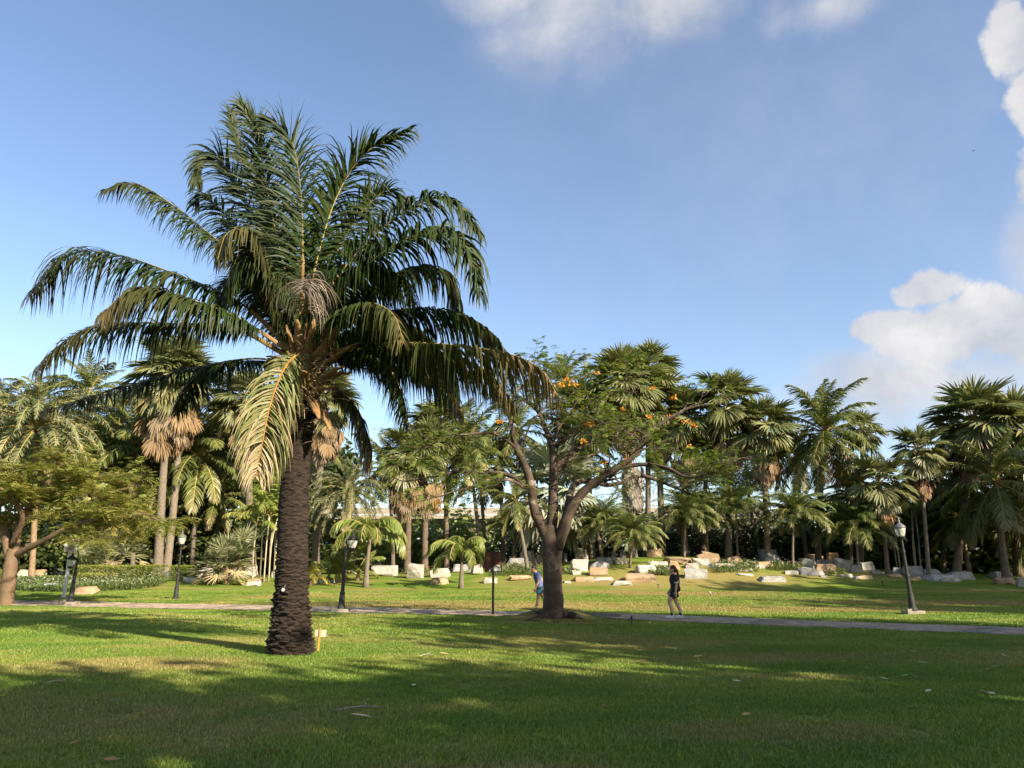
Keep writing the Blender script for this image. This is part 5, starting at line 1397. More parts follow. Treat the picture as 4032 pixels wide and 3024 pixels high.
LL = [([(55, 1230, 0), (30, 1130, .1), (15, 1050, .2), (-40, 980, .4), (-110, 920, .6)], 26, 8, 7),
      ([(80, 1220, 0), (90, 1110, .3), (120, 1020, .6), (160, 960, .9), (230, 900, 1.1), (330, 860, 1.2)], 24, 7, 8),
      ([(85, 1225, 0), (150, 1190, -.4), (250, 1140, -.9), (350, 1085, -1.3), (450, 1050, -1.6), (560, 1030, -1.8), (680, 1010, -2.0), (770, 1000, -2.0)], 18, 5, 10),
      ([(120, 1030, .5), (220, 1010, .2), (330, 985, 0), (420, 955, -.2), (530, 930, -.4), (620, 880, -.5), (700, 860, -.5)], 13, 4, 10),
      ([(60, 1180, 0), (120, 1040, -.8), (100, 960, -1.4), (60, 900, -1.8), (0, 860, -2.0)], 16, 6, 7),
      ([(230, 900, 1.1), (330, 850, 1.0), (440, 810, .9), (540, 800, .8)], 8, 3, 6),
      ([(160, 960, .9), (200, 880, 1.6), (300, 820, 2.2), (380, 790, 2.4)], 9, 4, 6),
      ([(15, 1050, .2), (-60, 1010, -.6), (-180, 960, -1.2), (-300, 930, -1.5)], 12, 4, 7),
      ([(0, 960, 0), (80, 860, -.6), (180, 800, -1.0), (260, 780, -1.2)], 9, 4, 6),
      ([(350, 1085, -1.3), (450, 1080, -.8), (580, 1070, -.3), (700, 1060, 0), (800, 1050, .2)], 8, 3, 8)]
L3 = [(*limb_obj(lt, p, a, b_, cl, .7231 * lk, 'rustbark'), c) for p, a, b_, c in LL]
br, tips = grow(L3, r, 5, .12, .85, 1.35, .22, 2)
mb = MB()
for pts, rad in br: mb.tube(pts, np.maximum(rad, .006), 5, cap=False)
mb.obj('twigs', M['rustbark'], lt)['kind'] = 'stuff'
tc_ = np.array([t_[0] for t_ in tips]); td = np.array([t_[1] for t_ in tips])
rep = 9
C_ = np.repeat(tc_, rep, 0) + r.normal(0, .22, (len(tc_) * rep, 3)) * np.array([1, 1, .35])
Dd = np.repeat(td, rep, 0) * .4 + r.normal(0, .8, (len(tc_) * rep, 3)) * np.array([1, 1, .2])
mb = MB(); bip_leaves(mb, C_, Dd, r.uniform(.28, .46, len(C_)), r, 5, np.clip(r.normal(.18, .2, len(C_)), 0, 1))
mb.obj('crown', M['canopy_leaf'], lt)

# =================================================================== ROCKS (photo px boxes: left, top, right, bottom of each visible rock)
def rock_mesh(w, d, h, seed, blocky=.8):
    rr = np.random.default_rng(seed)
    cor = np.array([[x, y, z] for x in (-1, 1) for y in (-1, 1) for z in (-1, 1)], float)
    cor = cor * rr.uniform(blocky - .30, 1.0, cor.shape)            # a squared block with broken corners
    ex = rr.uniform(-1, 1, (9, 3)); ex = ex / np.abs(ex).max(1, keepdims=True) * rr.uniform(.88, 1.02, (9, 1))
    p = np.concatenate([cor, ex])
    tl = rr.uniform(-.06, .06, 2)
    p[:, 0] *= 1 + (tl[0] - .10) * p[:, 2]; p[:, 1] *= 1 + (tl[1] - .12) * p[:, 2]
    bm = bmesh.new()
    for q in p: bm.verts.new(q)
    res = bmesh.ops.convex_hull(bm, input=bm.verts)
    bmesh.ops.delete(bm, geom=[g for g in res['geom_interior'] if isinstance(g, bmesh.types.BMVert)], context='VERTS')
    bmesh.ops.dissolve_limit(bm, angle_limit=R(14), verts=bm.verts, edges=bm.edges)
    bmesh.ops.triangulate(bm, faces=bm.faces)
    bmesh.ops.bevel(bm, geom=bm.edges, offset=.035, segments=1, affect='EDGES', profile=.6)
    bmesh.ops.triangulate(bm, faces=bm.faces)
    bmesh.ops.subdivide_edges(bm, edges=[e for e in bm.edges if e.calc_length() > .4], cuts=1, use_grid_fill=True)
    bmesh.ops.triangulate(bm, faces=bm.faces)
    lo = np.min([v.co for v in bm.verts], 0); hi = np.max([v.co for v in bm.verts], 0)
    for v in bm.verts:
        q = (np.array(v.co) - lo) / (hi - lo)
        nz = Vector(v.co) * 1.7 + Vector((seed, seed * .3, 0))
        off = noise.noise_vector(nz) * .06 + noise.noise_vector(nz * 3) * .03
        v.co = Vector(((q[0] - .5 + off.x) * w, (q[1] - .5 + off.y) * d, (q[2] + off.z * .6) * h))
    me = bpy.data.meshes.new('rock'); bm.to_mesh(me); bm.free()
    return me
def rock(box, mat, label, seed, blocky=.82, group='rocks of the rock garden', back=0.0, sink=.12):
    l, t, rr_, b_ = box
    base = on_ground((l + rr_) / 2, b_)
    Y = float(base[1])
    w = (rr_ - l) / F_PX * Y / .98
    h = max(.12, float(P(0, t, Y)[2] - min(float(base[2]), P(0, b_, Y)[2])))
    d = min(max(w * .65, .5), 1.6)
    me = rock_mesh(w * 1.04, d, h * (1.1 + sink), seed, blocky)
    me.materials.append(M[mat])
    o = bpy.data.objects.new('rock', me); COL.objects.link(o)
    o.location = (base[0], Y + d / 2, float(base[2]) - h * sink)
    o.rotation_euler = (random.uniform(-.04, .04), random.uniform(-.05, .05), random.uniform(-.18, .18))
    props(o, label, 'rock', group)
def from_crop(x0, y0, sx, lst): return [((x0 + a * sx, y0 + b_ * sx, x0 + c * sx, y0 + d * sx), *rest) for a, b_, c, d, *rest in lst]
RK = []
RK += from_crop(0, 2000, 700 / 2212, [
    (905, 990, 1150, 1085, 'rockbrown', 'tan boulder at the front rim of the white-flowered bed'), (505, 945, 720, 1035, 'rockgrey', 'blue-grey flat stone between the two lily beds'),
    (1120, 680, 1450, 760, 'rockpale', 'pale slab behind the hedge under the spiky palm clump'), (1320, 835, 1620, 880, 'rockbrown', 'flat ochre slab between the hedge and the lilies'),
    (2010, 790, 2160, 900, 'rockpale', 'pale angular rock at the right end of the lily bed'), (370, 770, 520, 840, 'rockbrown', 'ochre rock at the foot of the trunk behind the left lilies'), (195, 775, 330, 850, 'rockpale', 'small pale rock behind the left lilies')])
RK += from_crop(650, 2000, 700 / 2212, [
    (170, 870, 445, 930, 'rockpale', 'long white flat stone on the grass beside the second lamp post'), (350, 755, 580, 875, 'rockpale', 'pale block left of the spiky fan palm clump'),
    (480, 825, 620, 885, 'rockbrown', 'small orange stone at the foot of the spiky fan palm clump'), (800, 715, 1085, 865, 'rockpale', 'large cream boulder right of the spiky fan palm clump'),
    (985, 880, 1225, 925, 'rockbrown', 'flat tan stone on the grass left of the big palm trunk'), (1000, 915, 1165, 970, 'rockpale', 'flat pale stone on the grass nearest the big palm trunk, left side'), (1320, 795, 1400, 870, 'rockpale', 'rock half hidden by the big palm trunk')])
RK += from_crop(1200, 1950, 700 / 2212, [
    (830, 885, 1120, 1010, 'rockpale', 'cream boulder between the two small lawn palms, left of the squared ones'), (1270, 865, 1465, 1040, 'rockpale', 'tall pale block among pink flowers between the two small lawn palms'),
    (1535, 920, 1790, 1025, 'rockpale', 'long pale block beside the yellow-green lawn palm'), (1545, 1035, 1770, 1115, 'rockbrown', 'dark brown flat rock on the grass before the long pale block'),
    (1850, 865, 2070, 960, 'rockgrey', 'grey boulder behind the yellow-green lawn palm'), (2060, 870, 2210, 990, 'rockpale', 'pale boulder just right of the yellow-green lawn palm')])
RK += from_crop(1900, 2050, 500 / 1843, [
    (0, 835, 205, 915, 'rockpale', 'pale flat rock on the grass directly left of the sign post'), (400, 800, 690, 875, 'rockbrown', 'reddish flat rock on the grass left of the walking man'), (370, 545, 660, 690, 'rockgrey', 'blue-grey boulder behind the walking man'),
    (560, 450, 775, 560, 'rockpale', 'pale boulder at the foot of the slanted young palm'), (300, 640, 380, 720, 'rockpale', 'small pale rock right of the sign panel'), (780, 495, 870, 545, 'rockpale', 'small pale rock just left of the forked trunk'),
    (1180, 480, 1235, 590, 'rockgrey', 'narrow grey rock just right of the forked trunk'), (1345, 415, 1525, 515, 'rockpale', 'cream block high on the slope right of the forked trunk'),
    (1305, 575, 1545, 745, 'rockpale', 'tall cream block on the slope right of the forked trunk'), (1290, 725, 1430, 790, 'rockpale', 'low pale rock below the tall cream block'), (1335, 820, 1620, 890, 'rockbrown', 'orange flat stone on the grass right of the forked trunk'), (1180, 890, 1285, 912, 'rockpale', 'thin pale stone sunk in the grass by the forked trunk')])
RK += from_crop(2300, 2050, 600 / 2212, [
    (85, 690, 345, 805, 'rockbrown', 'dark brown block lowest of the stepped rocks right of the forked tree'), (90, 610, 370, 705, 'rockgrey', 'grey stained block in the middle of the stepped rocks'),
    (190, 535, 460, 640, 'rockgrey', 'dark block at the top of the stepped rocks'), (455, 540, 625, 640, 'rockpale', 'cream block beside the low feathery palm'), (405, 450, 470, 535, 'rockpale', 'small pale upright stone left of the low feathery palm'), (520, 455, 605, 530, 'rockpale', 'small pale stone above the cream block'),
    (935, 415, 1160, 530, 'rockbrown', 'ochre boulder high on the grass below the small feathery palms'), (150, 825, 420, 880, 'rockpale', 'thin pale slab on the grass left of the white bar stone'), (420, 880, 700, 945, 'rockpale', 'white bar-shaped stone at the foot of the slope'),
    (615, 780, 1050, 905, 'rockbrown', 'long brown flat rock behind the white bar stone'), (755, 660, 1060, 785, 'rockpale', 'pale grey-ended block above the long brown flat rock'), (950, 600, 1250, 720, 'rockpale', 'pale block behind the walking woman, upper of two'),
    (1240, 590, 1390, 720, 'rockbrown', 'tan block directly above the walking woman'), (1170, 540, 1580, 640, 'rockbrown', 'long ochre boulder with two humps above the walking woman'), (1480, 615, 1680, 700, 'rockpale', 'white wedge stone right of the walking woman'),
    (1585, 560, 1815, 660, 'rockpale', 'white boulder right of the long ochre one'), (1645, 490, 1860, 610, 'rockbrown', 'tan block, left half of the stacked pair'), (1740, 460, 1980, 615, 'rockbrown', 'tan block, right half of the stacked pair'),
    (1480, 710, 1790, 850, 'rockgrey', 'big grey block with a white face right of the walking woman'), (1800, 620, 2212, 700, 'rockpale', 'long pale slab behind the grey-green foliage'), (945, 868, 1055, 890, 'rockpale', 'thin pale stone in the grass left of the walking woman')])
RK += from_crop(2800, 2050, 600 / 2212, [
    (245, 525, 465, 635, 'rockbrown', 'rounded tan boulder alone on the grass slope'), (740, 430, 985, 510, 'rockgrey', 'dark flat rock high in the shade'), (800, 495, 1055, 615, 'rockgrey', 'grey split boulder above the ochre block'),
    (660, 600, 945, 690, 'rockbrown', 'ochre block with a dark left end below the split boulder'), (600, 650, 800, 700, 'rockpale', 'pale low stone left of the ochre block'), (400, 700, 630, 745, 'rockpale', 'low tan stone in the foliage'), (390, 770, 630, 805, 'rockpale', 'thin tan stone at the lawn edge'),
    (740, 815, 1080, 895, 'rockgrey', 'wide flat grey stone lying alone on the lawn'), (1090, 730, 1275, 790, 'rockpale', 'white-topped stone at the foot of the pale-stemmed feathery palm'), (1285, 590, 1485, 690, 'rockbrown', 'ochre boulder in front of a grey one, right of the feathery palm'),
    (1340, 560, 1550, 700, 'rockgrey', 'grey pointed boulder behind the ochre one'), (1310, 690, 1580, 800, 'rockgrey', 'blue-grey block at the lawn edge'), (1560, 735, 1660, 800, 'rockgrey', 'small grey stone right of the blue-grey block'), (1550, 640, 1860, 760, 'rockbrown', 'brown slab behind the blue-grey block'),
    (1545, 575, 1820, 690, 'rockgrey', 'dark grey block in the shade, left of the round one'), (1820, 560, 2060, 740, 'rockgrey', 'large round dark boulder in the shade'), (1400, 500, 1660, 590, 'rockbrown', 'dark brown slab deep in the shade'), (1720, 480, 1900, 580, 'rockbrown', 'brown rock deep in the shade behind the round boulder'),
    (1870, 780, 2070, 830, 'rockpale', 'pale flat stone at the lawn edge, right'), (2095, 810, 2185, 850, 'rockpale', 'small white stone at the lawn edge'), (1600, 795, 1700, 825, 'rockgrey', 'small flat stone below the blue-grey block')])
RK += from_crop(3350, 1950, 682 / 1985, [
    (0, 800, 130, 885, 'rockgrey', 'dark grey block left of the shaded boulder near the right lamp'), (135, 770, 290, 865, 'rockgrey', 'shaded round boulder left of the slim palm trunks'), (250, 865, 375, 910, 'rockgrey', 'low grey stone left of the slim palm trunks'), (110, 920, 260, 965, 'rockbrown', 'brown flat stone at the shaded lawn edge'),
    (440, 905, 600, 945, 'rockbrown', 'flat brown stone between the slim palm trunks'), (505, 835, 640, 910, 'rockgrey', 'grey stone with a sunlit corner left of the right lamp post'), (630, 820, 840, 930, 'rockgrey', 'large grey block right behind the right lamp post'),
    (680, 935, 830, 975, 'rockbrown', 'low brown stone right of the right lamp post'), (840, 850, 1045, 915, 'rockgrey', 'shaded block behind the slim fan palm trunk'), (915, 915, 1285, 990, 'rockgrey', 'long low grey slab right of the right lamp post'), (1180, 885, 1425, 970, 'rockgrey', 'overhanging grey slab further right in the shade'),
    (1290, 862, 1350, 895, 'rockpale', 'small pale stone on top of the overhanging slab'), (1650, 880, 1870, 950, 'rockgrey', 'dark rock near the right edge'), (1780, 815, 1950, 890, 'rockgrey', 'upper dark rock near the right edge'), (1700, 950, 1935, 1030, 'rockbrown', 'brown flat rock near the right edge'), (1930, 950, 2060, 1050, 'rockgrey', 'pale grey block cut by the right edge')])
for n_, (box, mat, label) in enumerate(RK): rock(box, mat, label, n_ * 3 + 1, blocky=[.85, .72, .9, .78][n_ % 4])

# =================================================================== LAMP POSTS
def lamp_post(px, py, top_px, top_py, label, head=(0, 0), lean=(0, 0), block=True, H=3.35):
    base = on_ground(px, py)
    root = empty('lamp_post', base); props(root, label, 'lamp post', 'garden lamp posts')
    Y = float(base[1])
    H = float(P(top_px, top_py, Y)[2] - base[2])
    ph = H - .78
    z0 = 0.0
    if block:
        MB().box((0, 0, .05), (.62, .5, .16)).obj('footing', M['concrete'], root)
        MB().box((-.22, -.17, .17), (.16, .12, .08)).obj('footing_block', M['concrete'], root)
        z0 = .13
    prof = [(.0, z0), (.17, z0), (.17, z0 + .05), (.145, z0 + .09), (.125, z0 + .12), (.095, z0 + .55), (.105, z0 + .56), (.105, z0 + .60), (.075, z0 + .64), (.065, z0 + 1.15), (.08, z0 + 1.17), (.085, z0 + 1.22), (.08, z0 + 1.27), (.055, z0 + 1.30), (.047, ph - .55), (.062, ph - .53), (.062, ph - .46), (.045, ph - .44), (.038, ph - .1), (.045, ph - .08), (.045, ph), (0, ph)]
    MB().lathe(prof, 14).obj('pole', M['iron'], root, smooth=False)
    hx, hz = head
    if hx:
        MB().tube(catmull([(0, 0, ph - .30), (hx * .5, 0, ph - .36), (hx, 0, ph - .22), (hx, 0, ph - .02)], 10), .02, 6).obj('bracket', M['iron'], root)
        MB().tube([(0, 0, ph - .01), (0, 0, ph + .22), (hx * .2, 0, ph + .3)], .03, 6).obj('pole_tip', M['greymetal'], root)
    c = (hx, 0, ph + hz)
    hd = MB().lathe([(0, -.05), (.07, -.05), (.115, .0), (.135, .04), (.135, .065), (0, .065)], 14, c).obj('lamp_holder', M['iron'], root)
    MB().lathe([(.12, .066), (.155, .16), (.18, .28), (.185, .345), (0, .35)], 18, c).obj('lamp_glass', M['glass'], root, smooth=True)
    MB().lathe([(0, .06), (.035, .07), (.04, .20), (.02, .24), (0, .25)], 8, c).obj('bulb', M['white'], root, smooth=True)
    MB().lathe([(.0, .352), (.205, .352), (.215, .375), (.205, .40), (.16, .46), (.09, .52), (.05, .55), (.035, .58), (.05, .60), (.04, .64), (.02, .67), (.028, .70), (.012, .76), (0, .78)], 18, c).obj('cap', M['greymetal'] if not hx else M['iron'], root, smooth=True)
    root.rotation_euler = (lean[0], lean[1], 0)
    return root
lamp_post(275, 2381, 295, 2128, 'dark lamp post with its globe hung to the left, beside the white pole', (-.26, -.45), (0, .03))
lamp_post(691, 2361, 706, 2085, 'lamp post with a clear globe left of the big palm trunk', block=False)
lamp_post(1342, 2411, 1388, 2052, 'dark lamp post with its globe hung to the right, beside the big palm trunk', (.24, -.30), (0, .03))
lamp_post(3597, 2420, 3538, 2034, 'leaning lamp post with a grey cap on a concrete block, at right', lean=(0, -.035))

# white pole with boxes at left
base = on_ground(250, 2358)
root = empty('equipment_pole', base); props(root, 'white pole with white boxes beside the left lamp post', 'pole')
MB().box((0, 0, .03), (.5, .4, .08)).obj('footing', M['concrete'], root)
MB().lathe([(.0, .05), (.085, .05), (.085, 2.6), (.0, 2.6)], 12).obj('pole', M['white'], root)
b1 = MB().box((.16, -.1, 2.62), (.34, .22, .62)).obj('cabinet', M['white'], root)
MB().box((.16, -.215, 2.62), (.28, .008, .52)).obj('cabinet_door', M['concrete'], b1)
MB().box((-.17, -.08, 2.5), (.16, .14, .42)).obj('junction_box', M['white'], root)
MB().box((.36, -.12, 2.95), (.16, .10, .22)).obj('sensor', M['white'], root)

# =================================================================== SIGNS
base = on_ground(1941, 2424)
root = empty('sign', base); props(root, 'brown square sign seen from behind on a black post', 'sign')
Y = float(base[1]); hS = float(P(1950, 2172, Y)[2] - base[2]); pw = 66 / F_PX * Y; phh = 76 / F_PX * Y
MB().tube([(0, 0, -.1), (0, 0, hS + .02)], .04, 8).obj('post', M['iron'], root)
pn = MB().box((0, .05, hS - phh / 2), (pw, .012, phh)).obj('panel', M['rustpanel'], root)
fr = MB()
for sx in (-1, 1): fr.box((sx * (pw / 2 - .012), .04, hS - phh / 2), (.022, .02, phh))
fr.box((0, .04, hS - .012), (pw - .05, .02, .022)).box((0, .04, hS - phh + .012), (pw - .05, .02, .022))
fr.obj('frame', M['iron'], pn)
sh_ = [(x * pw * .5, .043, hS - phh + z_ * phh) for x, z_ in ((-.5, .04), (.93, .04), (.93, .18), (.8, .30), (.55, .36), (.2, .34), (.0, .26), (-.3, .2))]
MB().addp(sh_, [list(range(len(sh_)))]).obj('peeled_patch', M['peel'], pn)
base = on_ground(1252, 2567)
root = empty('plant_sign', base); props(root, 'little cream board on an orange wooden stake by the big palm', 'sign')
k = float(base[1]) / F_PX
MB().box((0, 0, 42 * k - .05), (.034, .022, 84 * k + .1)).obj('stake', M['stake'], root)
MB().box((.012, .018, 66 * k), (40 * k, .012, 24 * k)).obj('board', M['board'], root)
root.rotation_euler = (0, .05, 0)

# =================================================================== STRUCTURES FAR BEHIND
Yv = 96.0
root = empty('viaduct', (P(1700, 2100, Yv)[0], Yv, float(G(0, Yv)))); props(root, 'elevated concrete road with a cream parapet behind the palms', 'bridge')
O = np.array(root.location)
x0, x1 = P(1180, 2000, Yv)[0] - O[0], P(3000, 2000, Yv)[0] - O[0]
zt, zm, zb = P(1700, 2000, Yv)[2] - O[2], P(1700, 2040, Yv)[2] - O[2], P(1700, 2106, Yv)[2] - O[2]
L = x1 - x0
MB().box(((x0 + x1) / 2, 0, (zt + zm) / 2 + .25), (L, .3, zt - zm - .5)).obj('parapet', M['cream'], root)
MB().box(((x0 + x1) / 2, -.25, zm + .12), (L, .6, .45)).obj('edge_beam', M['cream'], root)
MB().box(((x0 + x1) / 2, 4.2, zm - .25), (L, 8.4, .5)).obj('deck', M['darkbeam'], root)
for yy in (1.2, 4.2, 7.2): MB().box(((x0 + x1) / 2, yy, (zm + zb) / 2 - .25), (L, .7, zm - zb - .3)).obj('girder', M['darkbeam'], root)
for xx in np.arange(x0 + 6, x1, 13.0):
    MB().box((xx, 4.2, zb + .35), (1.4, 8.6, .7)).obj('pier_cap', M['darkbeam'], root)
    for yy in (2.2, 6.2): MB().lathe([(.55, -.2), (.55, zb)], 14, (xx, yy, 0)).obj('pier', M['concrete'], root)
# pavilion at left
Yp = 72.0
bp_ = base_at(230, Yp)
root = empty('pavilion', bp_); props(root, 'low pavilion with a pale roof in the shade behind the left hedge', 'building')
zr = P(230, 2092, Yp)[2] - bp_[2]
MB().add([(-5, -2.5, zr - .2), (4.2, -2.5, zr - .2), (4.2, 4, zr + 1.2), (-5, 4, zr + 1.2), (-5, -2.5, zr - .45), (4.2, -2.5, zr - .45), (4.2, 4, zr + .9), (-5, 4, zr + .9)], [[0, 1, 2, 3], [4, 7, 6, 5], [0, 4, 5, 1], [1, 5, 6, 2], [3, 2, 6, 7], [0, 3, 7, 4]]).obj('roof', M['roof'], root)
for xx in (-4.6, -1.6, 1.2, 3.9): MB().box((xx, -2.2, (zr - .4) / 2), (.22, .22, zr - .4)).obj('column', M['cream'], root)
MB().box((-.4, 3.6, zr / 2), (9, .2, zr + .6)).obj('back_wall', M['darkbeam'], root)
MB().box((-.4, -2.2, .45), (9.2, .12, .08)).obj('rail', M['white'], root)
for n_, xx in enumerate((-3.2, 0.0)):
    mb = MB(); rr = np.random.default_rng(900 + n_); leaf_cloud(mb, 260, (1.0, .3, .3), rr, .14, (0, 0, 0), 10)
    o = mb.obj('bougainvillea', M['magenta_petal'], loc=(bp_[0] + xx, Yp - 2.6, bp_[2] + 1.0)); props(o, ['magenta flowering creeper on the pavilion rail, left one', 'magenta flowering creeper on the pavilion rail, right one'][n_], 'flowers', 'flowering creepers on the pavilion')
    MB().box((0, 0, -.75), (1.6, .35, .5)).obj('planter', M['concrete'], o)
# truck with a blue stripe
Yt = 82.0
bt = base_at(1262, Yt)
root = empty('box_truck', bt); props(root, 'white box truck with a blue stripe parked behind the palms', 'truck')
k = Yt / F_PX
zg = -bt[2] * 0
zT, zB = P(1262, 2108, Yt)[2] - bt[2], P(1262, 2190, Yt)[2] - bt[2]
zB = max(zB, .7)
body = MB().box((.4, 1.1, (zT + zB) / 2), (4.4, 2.2, zT - zB)).obj('cargo_box', M['white'], root)
MB().box((.4, -.012, zT - .75), (4.42, .02, .5)).obj('stripe', M['bluepaint'], body)
cabm = MB().add([(-3.6, 0, .6), (-1.9, 0, .6), (-1.9, 0, 2.5), (-2.9, 0, 2.5), (-3.6, 0, 1.6), (-3.6, 2.1, .6), (-1.9, 2.1, .6), (-1.9, 2.1, 2.5), (-2.9, 2.1, 2.5), (-3.6, 2.1, 1.6)], [])
cabm.addp(np.concatenate(cabm.v), [[0, 1, 2, 3, 4], [9, 8, 7, 6, 5], [0, 5, 6, 1], [1, 6, 7, 2], [2, 7, 8, 3], [3, 8, 9, 4], [4, 9, 5, 0]])
cab = cabm.obj('cab', M['white'], root)
MB().add([(-3.3, -.01, 1.55), (-2.2, -.01, 1.55), (-2.2, -.01, 2.3), (-2.85, -.01, 2.3)], [[0, 1, 2, 3]]).obj('side_window', M['window'], cab)
MB().box((-.6, 1.1, .62), (6.0, 1.0, .18)).obj('chassis', M['rubber'], root)
for xx in (-2.7, 1.6):
    for yy in (.18, 2.0):
        w_ = MB().tube([(xx, yy - .14, .45), (xx, yy + .14, .45)], .45, 18).obj('wheel', M['rubber'], root)
        MB().tube([(xx, yy - .15, .45), (xx, yy + .15, .45)], .24, 12).obj('rim', M['greymetal'], w_)
def text_mesh(name, txt, size, mat, parent, loc, rot):
    cu = bpy.data.curves.new(name, 'FONT'); cu.body = txt; cu.size = size; cu.extrude = .004; cu.align_x = 'CENTER'
    tmp = bpy.data.objects.new(name, cu); COL.objects.link(tmp)
    bpy.context.view_layer.update()
    dg = bpy.context.evaluated_depsgraph_get()
    me = bpy.data.meshes.new_from_object(tmp.evaluated_get(dg))
    bpy.data.objects.remove(tmp)
    me.materials.clear(); me.materials.append(M[mat])
    return child(name, me, parent, loc, rot)
text_mesh('lettering', 'RA', .55, 'letter', body, (.75, -.03, zT - 1.45), (math.pi / 2, 0, 0))
MB().tube([(-.15, -.02, zT - 1.75), (-.15, -.035, zT - 1.75)], .17, 20).obj('emblem', M['letter'], body)
MB().tube([(-.15, -.03, zT - 1.75), (-.15, -.045, zT - 1.75)], .12, 20).obj('emblem_disc', M['white'], body)
# railing behind the palms
Yf = 76.0
fx0, fx1 = P(1500, 2200, Yf)[0], P(2300, 2200, Yf)[0]
root = empty('railing', ((fx0 + fx1) / 2, Yf, float(G((fx0 + fx1) / 2, Yf)))); props(root, 'pale metal railing behind the palms in the middle', 'fence')
hl = (fx1 - fx0) / 2
for z_ in (.25, 1.25): MB().box((0, 0, z_), (2 * hl, .05, .06)).obj('rail', M['white'], root)
pk = MB().box((0, 0, .75), (.03, .03, .96)).mesh('picket', M['white'])
for xx in np.arange(-hl + .1, hl, .30): child('picket', pk, root, (xx, 0, 0))
pk2 = MB().box((0, -.06, .7), (.09, .09, 1.5)).mesh('post', M['concrete'])
for xx in np.arange(-hl, hl + .1, 3.0): child('post', pk2, root, (xx, 0, 0))
# white mast against the sky
bm_ = base_at(2588, 140)
root = empty('mast', bm_); props(root, 'thin white mast rising behind the right-hand palms', 'pole')
MB().lathe([(.25, 0), (.14, P(2588, 1930, 140)[2] - bm_[2])], 10).obj('pole', M['white'], root)
MB().box((0, 0, P(2588, 1990, 140)[2] - bm_[2]), (1.4, .15, .15)).obj('crossarm', M['greymetal'], root)
# blue sheet on the ground
b_ = on_ground(1295, 2290)
mb = MB(); gxs = np.linspace(-1.1, 1.1, 10); gys = np.linspace(-.7, .7, 7)
vv = [(x + b_[0], y + b_[1], float(G(x + b_[0], y + b_[1])) + .03 + .02 * math.sin(x * 5 + y * 7)) for y in gys for x in gxs]
mb.add(np.array(vv) - b_, [[i_ * 10 + j_, i_ * 10 + j_ + 1, (i_ + 1) * 10 + j_ + 1, (i_ + 1) * 10 + j_] for i_ in range(6) for j_ in range(9)])
props(mb.obj('ground_sheet', M['tarp'], loc=b_), 'pale blue sheet lying on the ground right of the cycad', 'sheet')

# =================================================================== PEOPLE
def remeshed(mb, name, mat, voxel=.011, smooth_it=4):
    me = mb.mesh(name + '_src', [])
    tmp = bpy.data.objects.new(name + '_src', me); COL.objects.link(tmp)
    md = tmp.modifiers.new('r', 'REMESH'); md.mode = 'VOXEL'; md.voxel_size = voxel; md.use_smooth_shade = True
    sm = tmp.modifiers.new('s', 'SMOOTH'); sm.factor = .5; sm.iterations = smooth_it
    bpy.context.view_layer.update()
    dg = bpy.context.evaluated_depsgraph_get()
    out = bpy.data.meshes.new_from_object(tmp.evaluated_get(dg))
    bpy.data.objects.remove(tmp)
    out.materials.clear(); out.materials.append(mat)
    out.polygons.foreach_set('use_smooth', np.ones(len(out.polygons), bool))
    out.name = name
    return out
def ell(mb, c, rad, n=14, m_=9, rot=None):
    th = np.linspace(0, math.pi, m_); prof = np.stack([np.sin(th), -np.cos(th)], 1); prof[0, 0] = prof[-1, 0] = .02
    q = MB().lathe(prof, n); v = np.concatenate(q.v) * np.asarray(rad)
    if rot is not None: v = v @ np.array(Matrix.Rotation(rot[0], 3, rot[1])).T
    mb.add(v + np.asarray(c), q.f)
    b0 = mb.n - len(v)
    mb.f.append([b0 + i_ for i_ in range(n)]); mb.f.append([b0 + (m_ - 1) * n + i_ for i_ in range(n)][::-1]); mb.m.append(np.zeros(2, np.int32))
def limb(mb, pts, rad, n=12, k=12):
    pts = np.array(pts, float); rad = np.array(rad, float)
    c = catmull(np.column_stack([pts, rad]), k)
    mb.tube(c[:, :3], np.maximum(c[:, 3], .004), n)
def hand(mb, wrist, d, side, curl=.4):
    """palm and five fingers; d points from wrist to knuckles, `side` points to the thumb"""
    d, side = unit(d), unit(side); nrm = np.cross(d, side)
    w = np.asarray(wrist, float)
    limb(mb, [w, w + d * .045, w + d * .085], [.026, .036, .034], 10, 6)
    limb(mb, [w + d * .05 + side * .02, w + d * .08 + side * .02], [.024, .022], 8, 4); limb(mb, [w + d * .05 - side * .02, w + d * .08 - side * .02], [.024, .022], 8, 4)
    for q, (o_, L) in enumerate(((.030, .070), (.010, .080), (-.010, .074), (-.029, .058))):
        b_ = w + d * .085 + side * o_
        p1 = b_ + d * L * .45 + nrm * curl * L * .12
        p2 = p1 + d * L * .35 + nrm * curl * L * .35
        p3 = p2 + d * L * .15 + nrm * curl * L * .4
        limb(mb, [b_, p1, p2, p3], [.0105, .0100, .0092, .008], 7, 8)
    t0 = w + d * .03 + side * .03
    limb(mb, [t0, t0 + side * .03 + d * .03, t0 + side * .035 + d * .06 + nrm * curl * .02], [.014, .012, .010], 7, 7)
